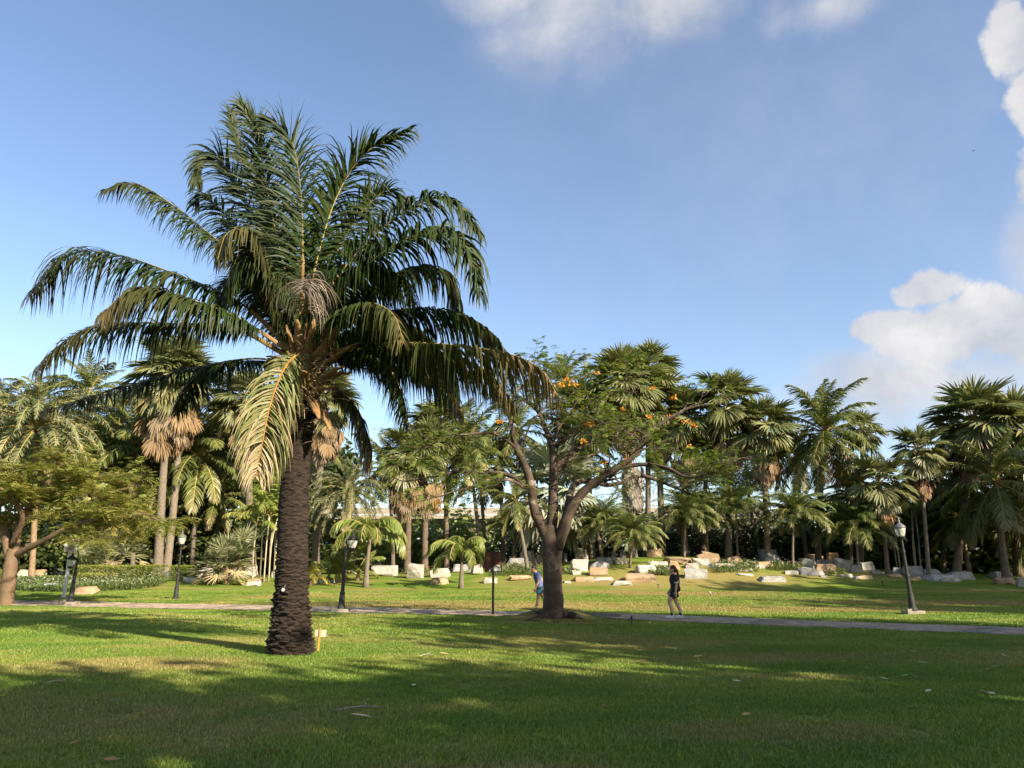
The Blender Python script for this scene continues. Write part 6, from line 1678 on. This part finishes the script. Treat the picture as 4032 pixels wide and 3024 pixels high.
def shoe(mb_sole, mb_up, ankle, toe_dir, L=.27, W_=.10, pitch=0.0):
    """upper and sole; ankle is the ankle joint, pitch lifts the heel"""
    td = unit([toe_dir[0], toe_dir[1], 0]); sd = np.array([-td[1], td[0], 0])
    def X(a, s, z):
        v = td * a + sd * s + np.array([0, 0, z]); v3 = Vector(v)
        q = Matrix.Rotation(pitch, 3, Vector(sd)) @ (v3 - Vector(td * L * .5))
        return np.array(q) + td * L * .5
    o_ = np.asarray(ankle) - np.array([0, 0, .085])
    heel = -.075
    prof = [(heel, .030, .035, .085), (heel + .03, .038, .05, .095), (heel + .09, .040, .055, .085), (heel + .15, .044, .045, .065), (heel + .21, .048, .034, .05), (heel + .255, .040, .024, .038), (heel + .275, .020, .016, .028)]
    n = 10
    rows = []
    for a, hw, zc, hh in prof:
        ang = np.linspace(0, 2 * math.pi, n, endpoint=False)
        rows.append([X(a, math.cos(t_) * hw, .018 + max(0, hh * .5 * (1 + math.sin(t_)))) for t_ in ang])
    v = np.array(rows).reshape(-1, 3) + o_
    f = [[i_ * n + j_, i_ * n + (j_ + 1) % n, (i_ + 1) * n + (j_ + 1) % n, (i_ + 1) * n + j_] for i_ in range(len(prof) - 1) for j_ in range(n)]
    mb_up.add(v, f); b0 = mb_up.n - len(v)
    mb_up.f.append([b0 + j_ for j_ in range(n)]); mb_up.f.append([b0 + (len(prof) - 1) * n + j_ for j_ in range(n)][::-1]); mb_up.m.append(np.zeros(2, np.int32))
    out = [(a, hw * 1.08) for a, hw, *_ in prof]
    loop = [(a, w_) for a, w_ in out] + [(a, -w_) for a, w_ in out[::-1]]
    top = [X(a, s, .028) + o_ for a, s in loop]; bot = [X(a, s, .0) + o_ for a, s in loop]
    k = len(loop)
    mb_sole.addp(np.array(top + bot), [list(range(k)), list(range(2 * k - 1, k - 1, -1))] + [[i_, k + i_, k + (i_ + 1) % k, (i_ + 1) % k] for i_ in range(k)])
def sock(mb, ankle, knee, z0=.0, L=.07, rad=.045):
    a, k = np.asarray(ankle, float), np.asarray(knee, float); d = unit(k - a)
    mb.tube([a - d * .02, a + d * .03, a + d * L], [rad * 1.05, rad, rad * 1.02], 12, cap=False)
def head(mb, c, f, tilt=0):
    """c skull centre, f facing direction"""
    f = unit(f); s = np.array([-f[1], f[0], 0]); up = np.cross(f, s) * 1.0
    up = np.array([0, 0, 1.0]) if abs(up[2]) < .3 else up * np.sign(up[2])
    def at(a, b_, u): return c + f * a + s * b_ + up * u
    ell(mb, at(-.012, 0, .02), (.090, .076, .105)); ell(mb, at(.022, 0, -.035), (.066, .060, .085))
    ell(mb, at(.055, 0, -.095), (.030, .034, .028))                        # chin
    limb(mb, [at(.083, 0, .012), at(.108, 0, -.022), at(.088, 0, -.036)], [.010, .014, .012], 8, 6)   # nose
    ell(mb, at(.083, 0, -.062), (.012, .024, .009)); ell(mb, at(.080, 0, -.074), (.012, .021, .009))    # lips
    for sd in (-1, 1):
        ell(mb, at(-.005, sd * .078, -.015), (.020, .010, .032))          # ear
        ell(mb, at(.080, sd * .030, .030), (.012, .020, .008))            # brow
    limb(mb, [at(-.02, 0, -.08), at(-.03, 0, -.15), at(-.035, 0, -.19)], [.058, .056, .066], 12, 6)     # neck
    return at
M['skin1'] = solid_mat('skin_tanned', (0.30, 0.165, 0.105), (0.36, 0.205, 0.135), 9, 0.55)
M['skin2'] = solid_mat('skin_light', (0.42, 0.26, 0.18), (0.48, 0.30, 0.21), 9, 0.55)
M['hair1'] = solid_mat('black_hair', (0.016, 0.012, 0.010), (0.035, 0.025, 0.020), 30, 0.5, 0.3, 60)
M['hair2'] = solid_mat('dark_red_brown_hair', (0.022, 0.008, 0.006), (0.06, 0.020, 0.012), 30, 0.45, 0.3, 60)
M['blueshirt'] = solid_mat('blue_shirt_cloth', (0.065, 0.085, 0.20), (0.085, 0.11, 0.25), 5, 0.85, 0.4, 14)
M['tealcloth'] = solid_mat('teal_shorts_cloth', (0.030, 0.095, 0.135), (0.045, 0.13, 0.17), 5, 0.85, 0.4, 14)
M['blackcloth'] = solid_mat('black_cloth', (0.012, 0.013, 0.017), (0.022, 0.023, 0.028), 5, 0.8, 0.4, 14)
M['whitecloth'] = solid_mat('white_cloth', (0.46, 0.46, 0.48), (0.54, 0.54, 0.56), 5, 0.8)
M['shoewhite'] = solid_mat('white_shoe', (0.44, 0.46, 0.47), (0.52, 0.54, 0.55), 6, 0.6)
M['shoeblue'] = solid_mat('pale_blue_shoe', (0.48, 0.56, 0.70), (0.60, 0.68, 0.78), 6, 0.6)
M['soleteal'] = solid_mat('teal_sole', (0.05, 0.33, 0.33), (0.07, 0.42, 0.40), 6, 0.6)
M['eye'] = solid_mat('dark_eye', (0.02, 0.015, 0.012), (0.03, 0.02, 0.015), 6, 0.2)
def eyes(root, at):
    for sd in (-1, 1):
        mb = MB(); ell(mb, at(.079, sd * .031, .010), (.009, .013, .007), 8, 6); mb.obj('eye', M['eye'], root, smooth=True)

# ---- woman, walking to the left in black
base = on_ground(2662, 2438); base[2] += .03
root = empty('person', base)
props(root, 'person in black shirt and shorts with white shoes walking left on the path', 'person')
LH, RH = np.array([.01, -.09, .86]), np.array([.01, .09, .86])          # hips: near (camera) side is -y
nk, na = np.array([-.19, -.10, .47]), np.array([-.135, -.10, .10])       # forward leg (near side)
fk_, fa = np.array([.05, .10, .47]), np.array([.165, .10, .095])
mb = MB()
limb(mb, [LH, (LH + nk) / 2 + [-.03, 0, 0], nk, nk * .45 + na * .55 + [.035, 0, 0], na], [.098, .086, .062, .058, .036], 14, 18)
limb(mb, [RH, (RH + fk_) / 2 + [-.02, 0, 0], fk_, fk_ * .45 + fa * .55 + [.03, 0, 0], fa], [.098, .086, .062, .058, .036], 14, 18)
for a in (na, fa): limb(mb, [a, a + [-.06, 0, -.045], a + [-.13, 0, -.06]], [.036, .034, .026], 8, 6)
mb.tube([(.02, 0, .80), (.02, 0, .92), (.0, 0, 1.04), (-.01, 0, 1.16), (-.005, 0, 1.26), (.01, 0, 1.33)], [(.13, .17), (.13, .175), (.105, .145), (.115, .155), (.105, .17), (.06, .09)], 16) if False else None
torso = catmull(np.array([(.02, 0, .80, .120, .165), (.03, 0, .90, .130, .172), (.01, 0, 1.02, .108, .140), (-.01, 0, 1.14, .118, .152), (.0, 0, 1.25, .100, .165), (.015, 0, 1.32, .055, .075)]), 16)
mb.tube(torso[:, :3], torso[:, 3:5], 18)
hd_c = np.array([-.03, 0, 1.475])
at = head(mb, hd_c, (-1, 0, 0))
sh1, el1, wr1 = np.array([.02, -.165, 1.265]), np.array([.035, -.20, 1.02]), np.array([.0, -.215, .80])
sh2, el2, wr2 = np.array([.02, .165, 1.265]), np.array([.0, .195, 1.02]), np.array([-.12, .19, .83])
for s_, e_, w_ in ((sh1, el1, wr1), (sh2, el2, wr2)):
    limb(mb, [s_ + [0, 0, .01], (s_ + e_) / 2, e_, (e_ + w_) / 2, w_], [.052, .047, .039, .036, .025], 12, 16)
hand(mb, wr1, (.02, 0, -1), (-1, 0, 0)); hand(mb, wr2, (-.4, 0, -.9), (-1, -.2, 0))
child('body', remeshed(mb, 'body', M['skin2']), root)
eyes(root, at)
mb = MB()
tt_ = torso.copy(); tt_[:, 3:5] *= 1.12
lo = tt_[(tt_[:, 2] > .80)]
mb.tube(lo[:, :3], lo[:, 3:5] + .012, 18)
for s_, e_ in ((sh1, el1), (sh2, el2)): limb(mb, [s_ + [0, 0, .02], s_ * .65 + e_ * .35, s_ * .25 + e_ * .75], [.066, .066, .070], 12, 8)
shirt = child('shirt', remeshed(mb, 'shirt', M['blackcloth'], .012, 5), root)
for s_, e_ in ((sh1, el1), (sh2, el2)):
    a, b_ = s_ * .28 + e_ * .72, s_ * .17 + e_ * .83
    MB().tube([a, b_], .068, 14).obj('cuff', M['whitecloth'], shirt, smooth=True)
MB().box((.115, -.08, 1.10), (.02, .05, .09), .5).obj('back_print', M['whitecloth'], shirt)
mb = MB()
mb.tube([(.025, 0, .96), (.03, 0, .90), (.025, 0, .80)], [(.132, .168), (.142, .180), (.128, .178)], 16)
for h_, k_ in ((LH, nk), (RH, fk_)): limb(mb, [h_ + [0, 0, .02], h_ * .6 + k_ * .4, h_ * .38 + k_ * .62], [.108, .112, .112], 14, 8)
child('shorts', remeshed(mb, 'shorts', M['blackcloth'], .013, 4), root)
mb = MB()
ell(mb, at(-.022, 0, .038), (.100, .084, .100)); ell(mb, at(-.055, 0, -.03), (.066, .074, .085))
limb(mb, [at(-.10, 0, .03), at(-.135, 0, -.02), at(-.15, 0, -.12), at(-.165, 0, -.25), at(-.185, 0, -.40), at(-.19, 0, -.47)], [.028, .034, .038, .036, .024, .008], 10, 20)
hair = child('hair', remeshed(mb, 'hair', M['hair2'], .010, 2), root)
so, up_, sk = MB(), MB(), MB()
for a, k_, pt in ((na, nk, .0), (fa, fk_, .0)): shoe(so, up_, a, (-1, 0, 0), pitch=pt); sock(sk, a, k_)
shs = up_.obj('shoes', M['shoewhite'], root, smooth=True); so.obj('soles', M['shoewhite'], shs); sk.obj('socks', M['blackcloth'], root, smooth=True)
root.scale = (1.05,) * 3
root.rotation_euler = (0, 0, -.05)

# ---- man, striding to the left behind the forked trunk, seen partly from behind
base = base_at(2121, 28.6, 2411); base[2] += .03
root = empty('person', base)
props(root, 'person in blue shirt and teal shorts walking left, half hidden behind the forked trunk', 'person')
LH, RH = np.array([.03, -.09, .90]), np.array([.03, .09, .90])
nk, na = np.array([-.04, -.09, .49]), np.array([-.165, -.09, .115])     # leg on the ground seen at left
fk_, fa = np.array([.20, .09, .50]), np.array([.46, .10, .17])          # trailing leg, heel lifted
mb = MB()
limb(mb, [LH, (LH + nk) / 2, nk, nk * .5 + na * .5 + [.035, 0, 0], na], [.092, .080, .058, .055, .035], 14, 18)
limb(mb, [RH, (RH + fk_) / 2, fk_, fk_ * .5 + fa * .5 + [.03, 0, .03], fa], [.092, .080, .058, .055, .035], 14, 18)
for a, dz in ((na, -.05), (fa, -.10)): limb(mb, [a, a + [-.06, 0, dz], a + [-.13, 0, dz * 1.3]], [.035, .033, .026], 8, 6)
torso = catmull(np.array([(.03, 0, .84, .110, .155), (.03, 0, .95, .118, .160), (.0, 0, 1.10, .110, .155), (-.04, 0, 1.25, .122, .175), (-.07, 0, 1.37, .105, .185), (-.085, 0, 1.44, .06, .08)]), 16)
mb.tube(torso[:, :3], torso[:, 3:5], 18)
hd_c = np.array([-.185, 0, 1.565])
at = head(mb, hd_c, (-1, 0, -.35))
sh1, el1, wr1 = np.array([-.06, -.19, 1.37]), np.array([-.05, -.235, 1.09]), np.array([-.14, -.23, .87])
sh2, el2, wr2 = np.array([-.05, .19, 1.37]), np.array([.17, .22, 1.16]), np.array([.12, .20, .93])
for s_, e_, w_ in ((sh1, el1, wr1), (sh2, el2, wr2)):
    limb(mb, [s_, (s_ + e_) / 2, e_, (e_ + w_) / 2, w_], [.056, .050, .041, .038, .027], 12, 16)
hand(mb, wr1, (-.25, 0, -1), (-1, .2, 0), .8); hand(mb, wr2, (-.1, 0, -1), (-1, -.2, 0), .8)
child('body', remeshed(mb, 'body', M['skin1']), root)
eyes(root, at)
mb = MB()
tt_ = torso.copy(); tt_[:, 3:5] = tt_[:, 3:5] * 1.10 + .012
mb.tube(tt_[:, :3], tt_[:, 3:5], 18)
for s_, e_ in ((sh1, el1), (sh2, el2)): limb(mb, [s_ + [0, 0, .015], s_ * .6 + e_ * .4, s_ * .35 + e_ * .65], [.070, .070, .072], 12, 8)
child('shirt', remeshed(mb, 'shirt', M['blueshirt'], .012, 4), root)
mb = MB()
mb.tube([(.03, 0, .99), (.03, 0, .93), (.03, 0, .84)], [(.122, .162), (.134, .172), (.122, .172)], 16)
for h_, k_ in ((LH, nk), (RH, fk_)): limb(mb, [h_ + [0, 0, .02], h_ * .6 + k_ * .4, h_ * .40 + k_ * .60], [.104, .106, .106], 14, 8)
child('shorts', remeshed(mb, 'shorts', M['tealcloth'], .013, 3), root)
mb = MB(); ell(mb, at(-.020, 0, .045), (.096, .081, .088)); ell(mb, at(-.050, 0, .0), (.064, .072, .075))
child('hair', remeshed(mb, 'hair', M['hair1'], .010, 2), root)
so, up_, sk = MB(), MB(), MB()
for a, k_, pt in ((na, nk, .30), (fa, fk_, .75)): shoe(so, up_, a + [0, 0, .0], (-1, 0, 0), pitch=pt * .5); sock(sk, a, k_)
shs = up_.obj('shoes', M['shoeblue'], root, smooth=True); so.obj('soles', M['soleteal'], shs); sk.obj('socks', M['shoeblue'], root, smooth=True)
MB().tube([wr2 + [0, 0, .025], wr2 + [0, 0, -.005]], .033, 12).obj('watch', M['blackcloth'], root)
root.rotation_euler = (0, 0, .12)
root.scale = (1.0,) * 3

# =================================================================== SMALL THINGS ON THE LAWN
def spotlight(px, py, label, h=.32, white=False):
    b_ = on_ground(px, py)
    root = empty('garden_spotlight', b_); props(root, label, 'spotlight', 'garden spotlights')
    MB().tube([(0, 0, -.05), (0, 0, h * .65)], .02, 7).obj('stake', M['iron'], root)
    MB().tube([(0, .03, h * .66), (0, -.03, h)], [.035, .05], 12).obj('lamp_head', M['white'] if white else M['iron'], root)
    MB().tube([(0, -.031, h + .002), (0, -.034, h + .006)], .042, 12).obj('lens', M['glass'], root)
b_ = on_ground(2488, 2466)
root = empty('sprinkler', b_); props(root, 'thin dark sprinkler standing in the grass right of the forked trunk', 'sprinkler')
MB().tube([(0, 0, -.05), (0, 0, .22)], .016, 7).obj('riser', M['iron'], root)
MB().lathe([(0, .20), (.03, .20), (.032, .24), (.018, .27), (.018, .29), (0, .29)], 10).obj('nozzle', M['iron'], root)
spotlight(2592, 2318, 'small black spotlight at the foot of the slope left of the walking woman', .32)
spotlight(2797, 2351, 'small pale spike light on the far lawn right of the walking woman', .25, True)
spotlight(3477, 2309, 'black cup-shaped spotlight left of the right lamp post', .40)
spotlight(3704, 2296, 'small black spotlight right of the right lamp post', .25)
spotlight(3734, 2254, 'white-topped spotlight among the slim trunks at right', .32, True)
spotlight(3868, 2262, 'white spotlight among the rocks near the right edge', .3, True)
spotlight(1316, 2312, 'small dark spike light on the grass between the big trunk and its lamp post', .3)
def leaf_piece(px, py, L, w, mat, rot, label, group, name='fallen_leaf', seed=0):
    b_ = on_ground(px, py)
    rr = np.random.default_rng(seed)
    n = 7
    t = np.linspace(0, 1, n)
    hw = w / 2 * np.sin(np.pi * np.clip(t * .96 + .03, 0, 1)) ** .8
    cz = .018 + .05 * (t - .5) ** 2 * (L / .15) * .4
    v = []
    for k in range(n):
        x = (t[k] - .5) * L
        v += [(x, -hw[k], cz[k] + hw[k] * .35), (x, 0, cz[k]), (x, hw[k], cz[k] + hw[k] * .35)]
    f = []
    for k in range(n - 1):
        a = k * 3; f += [[a, a + 3, a + 4, a + 1], [a + 1, a + 4, a + 5, a + 2]]
    o = MB().add(v, f).obj(name, M[mat], loc=(b_[0], b_[1], b_[2] + .03))
    o.rotation_euler = (rr.uniform(-.3, .3), rr.uniform(-.2, .2), rot)
    props(o, label, 'leaf', group)
    MB().tube([((.5) * L, 0, cz[-1]), ((.5) * L + .03, .005, cz[-1] + .004)], .002, 5).obj('leaf_stalk', M['twig'], o)
GL = 'dry leaves scattered on the lawn'
leaf_piece(1422, 2842, .24, .10, 'paleleaf', .3, 'large curled tan leaf in the grass below the stick', GL, seed=1)
leaf_piece(297, 2948, .11, .08, 'deadleaf', 1.2, 'orange leaf in the grass at bottom left', GL, seed=2)
leaf_piece(1076, 2986, .12, .06, 'deadleaf', .2, 'brown leaf at the bottom edge, right of the centre-left', GL, seed=3)
leaf_piece(435, 3016, .12, .06, 'deadleaf', .1, 'orange-brown leaf cut by the bottom edge at left', GL, seed=4)
leaf_piece(1748, 2586, .17, .07, 'deadleaf', .1, 'orange leaf on the grass right of the little wooden sign', GL, seed=5)
leaf_piece(447, 2578, .17, .07, 'deadleaf', .0, 'orange leaf in the sunlit grass at left', GL, seed=6)
leaf_piece(2384, 2801, .13, .06, 'deadleaf', .6, 'reddish leaf in the shaded grass right of centre', GL, seed=7)
leaf_piece(3244, 2811, .14, .07, 'deadleaf', 1.0, 'rust-red leaf in the shaded grass at lower right', GL, seed=8)
leaf_piece(2940, 2839, .12, .06, 'deadleaf', .3, 'tan leaf in the shaded grass, lower right of centre', GL, seed=9)
leaf_piece(2750, 2596, .20, .08, 'deadleaf', .2, 'orange leaf in the grass below the walking woman', GL, seed=10)
pale = [(3520, 2774), (3593, 2803), (3103, 2748), (3658, 2740), (3879, 2743), (3908, 2749), (3325, 2616), (3567, 2676), (3605, 2677), (3483, 2687), (3632, 2621), (3843, 2661), (3975, 2657), (3600, 2576), (3098, 2543), (3033, 2499), (3895, 2517), (3840, 2508), (2798, 2462), (3953, 2593), (3892, 2652), (3920, 2639), (2532, 2615), (2903, 2697), (3228, 2686), (3890, 2418), (4010, 2472), (1630, 3012 - 300), (2272, 2671), (1730, 2530), (1815, 2532), (2840, 2555), (3560, 2578), (3480, 2575)]
BANDS = [(0, 2570, 'lying just this side of the path'), (2570, 2680, 'in the middle of the right-hand lawn'), (2680, 4000, 'in the near part of the lawn')]
n_ = 0
for lo_, hi_, where in BANDS:
    for q, (x, y) in enumerate(sorted(p for p in pale if lo_ <= p[1] < hi_)):
        n_ += 1
        leaf_piece(x, y, random.uniform(.09, .17), random.uniform(.035, .06), 'paleleaf' if n_ % 3 else 'deadleaf', random.uniform(0, 6.28), f"small {'pale' if n_ % 3 else 'brown'} fallen leaf, {ORD[q]} from left of those {where}", 'small fallen leaves on the lawn', seed=40 + n_)
def stick(a, b_, r0, label, mat='twig', bend=.03):
    p0, p1 = on_ground(*a), on_ground(*b_)
    o_ = (p0 + p1) / 2
    pts = catmull([p0 + [0, 0, .03], o_ + [0, bend, .055], p1 + [0, 0, .04]], 10) - o_
    o = MB().tube(pts, np.linspace(r0, r0 * .5, 10), 6).obj('dry_stick', M[mat], loc=o_, smooth=True)
    props(o, label, 'stick', 'dry sticks on the lawn')
    MB().tube([pts[5], pts[6] + [.03, .05, .03]], [r0 * .5, r0 * .2], 5).obj('side_twig', M[mat], o)
stick((1305, 2815), (1495, 2798), .012, 'long dry frond stick lying in the grass at centre left')
stick((175, 2702), (260, 2698), .014, 'dark dry stick in the shaded grass at left')
stick((425, 2778), (470, 2776), .007, 'short dark twig in the grass at lower left')
stick((1650, 2592), (1705, 2587), .010, 'thin pale stick in the grass right of the little wooden sign')
# birds far off in the sky
def bird(px, py, Y, span, label, seed):
    rr = np.random.default_rng(seed)
    o_ = P(px, py, Y)
    root = empty('bird', o_); props(root, label, 'bird', 'small birds in the sky')
    b_ = MB(); ell(b_, (0, 0, 0), (span * .22, span * .07, span * .07), 8, 6); b_.obj('body', M['blackcloth'], root, smooth=True)
    for s_ in (-1, 1):
        MB().add([(span * .1, 0, .01), (-span * .1, 0, .01), (-span * .12, s_ * span * .3, span * .12), (span * .04, s_ * span * .28, span * .12), (-span * .12, s_ * span * .5, span * .02)], [[0, 1, 2, 3]]).add([(span * .04, s_ * span * .28, span * .12), (-span * .12, s_ * span * .3, span * .12), (-span * .14, s_ * span * .5, span * .02)], [[0, 1, 2]]).obj('wing', M['blackcloth'], root)
    MB().add([(-span * .15, 0, 0), (-span * .32, span * .05, .01), (-span * .32, -span * .05, .01)], [[0, 1, 2]]).obj('tail', M['blackcloth'], root)
    root.rotation_euler = (.2, 0, rr.uniform(.6, 1.4))
bird(3834, 595, 45, .30, 'small dark bird in the sky at upper right', 1)
bird(3415, 1047, 70, .16, 'tiny dark bird above the cloud at right', 2)
bird(1651, 688, 60, .16, 'tiny dark bird right of the big palm crown', 3)
for s in SRC:
    COL.objects.unlink(s)
bpy.data.objects.remove(hid)
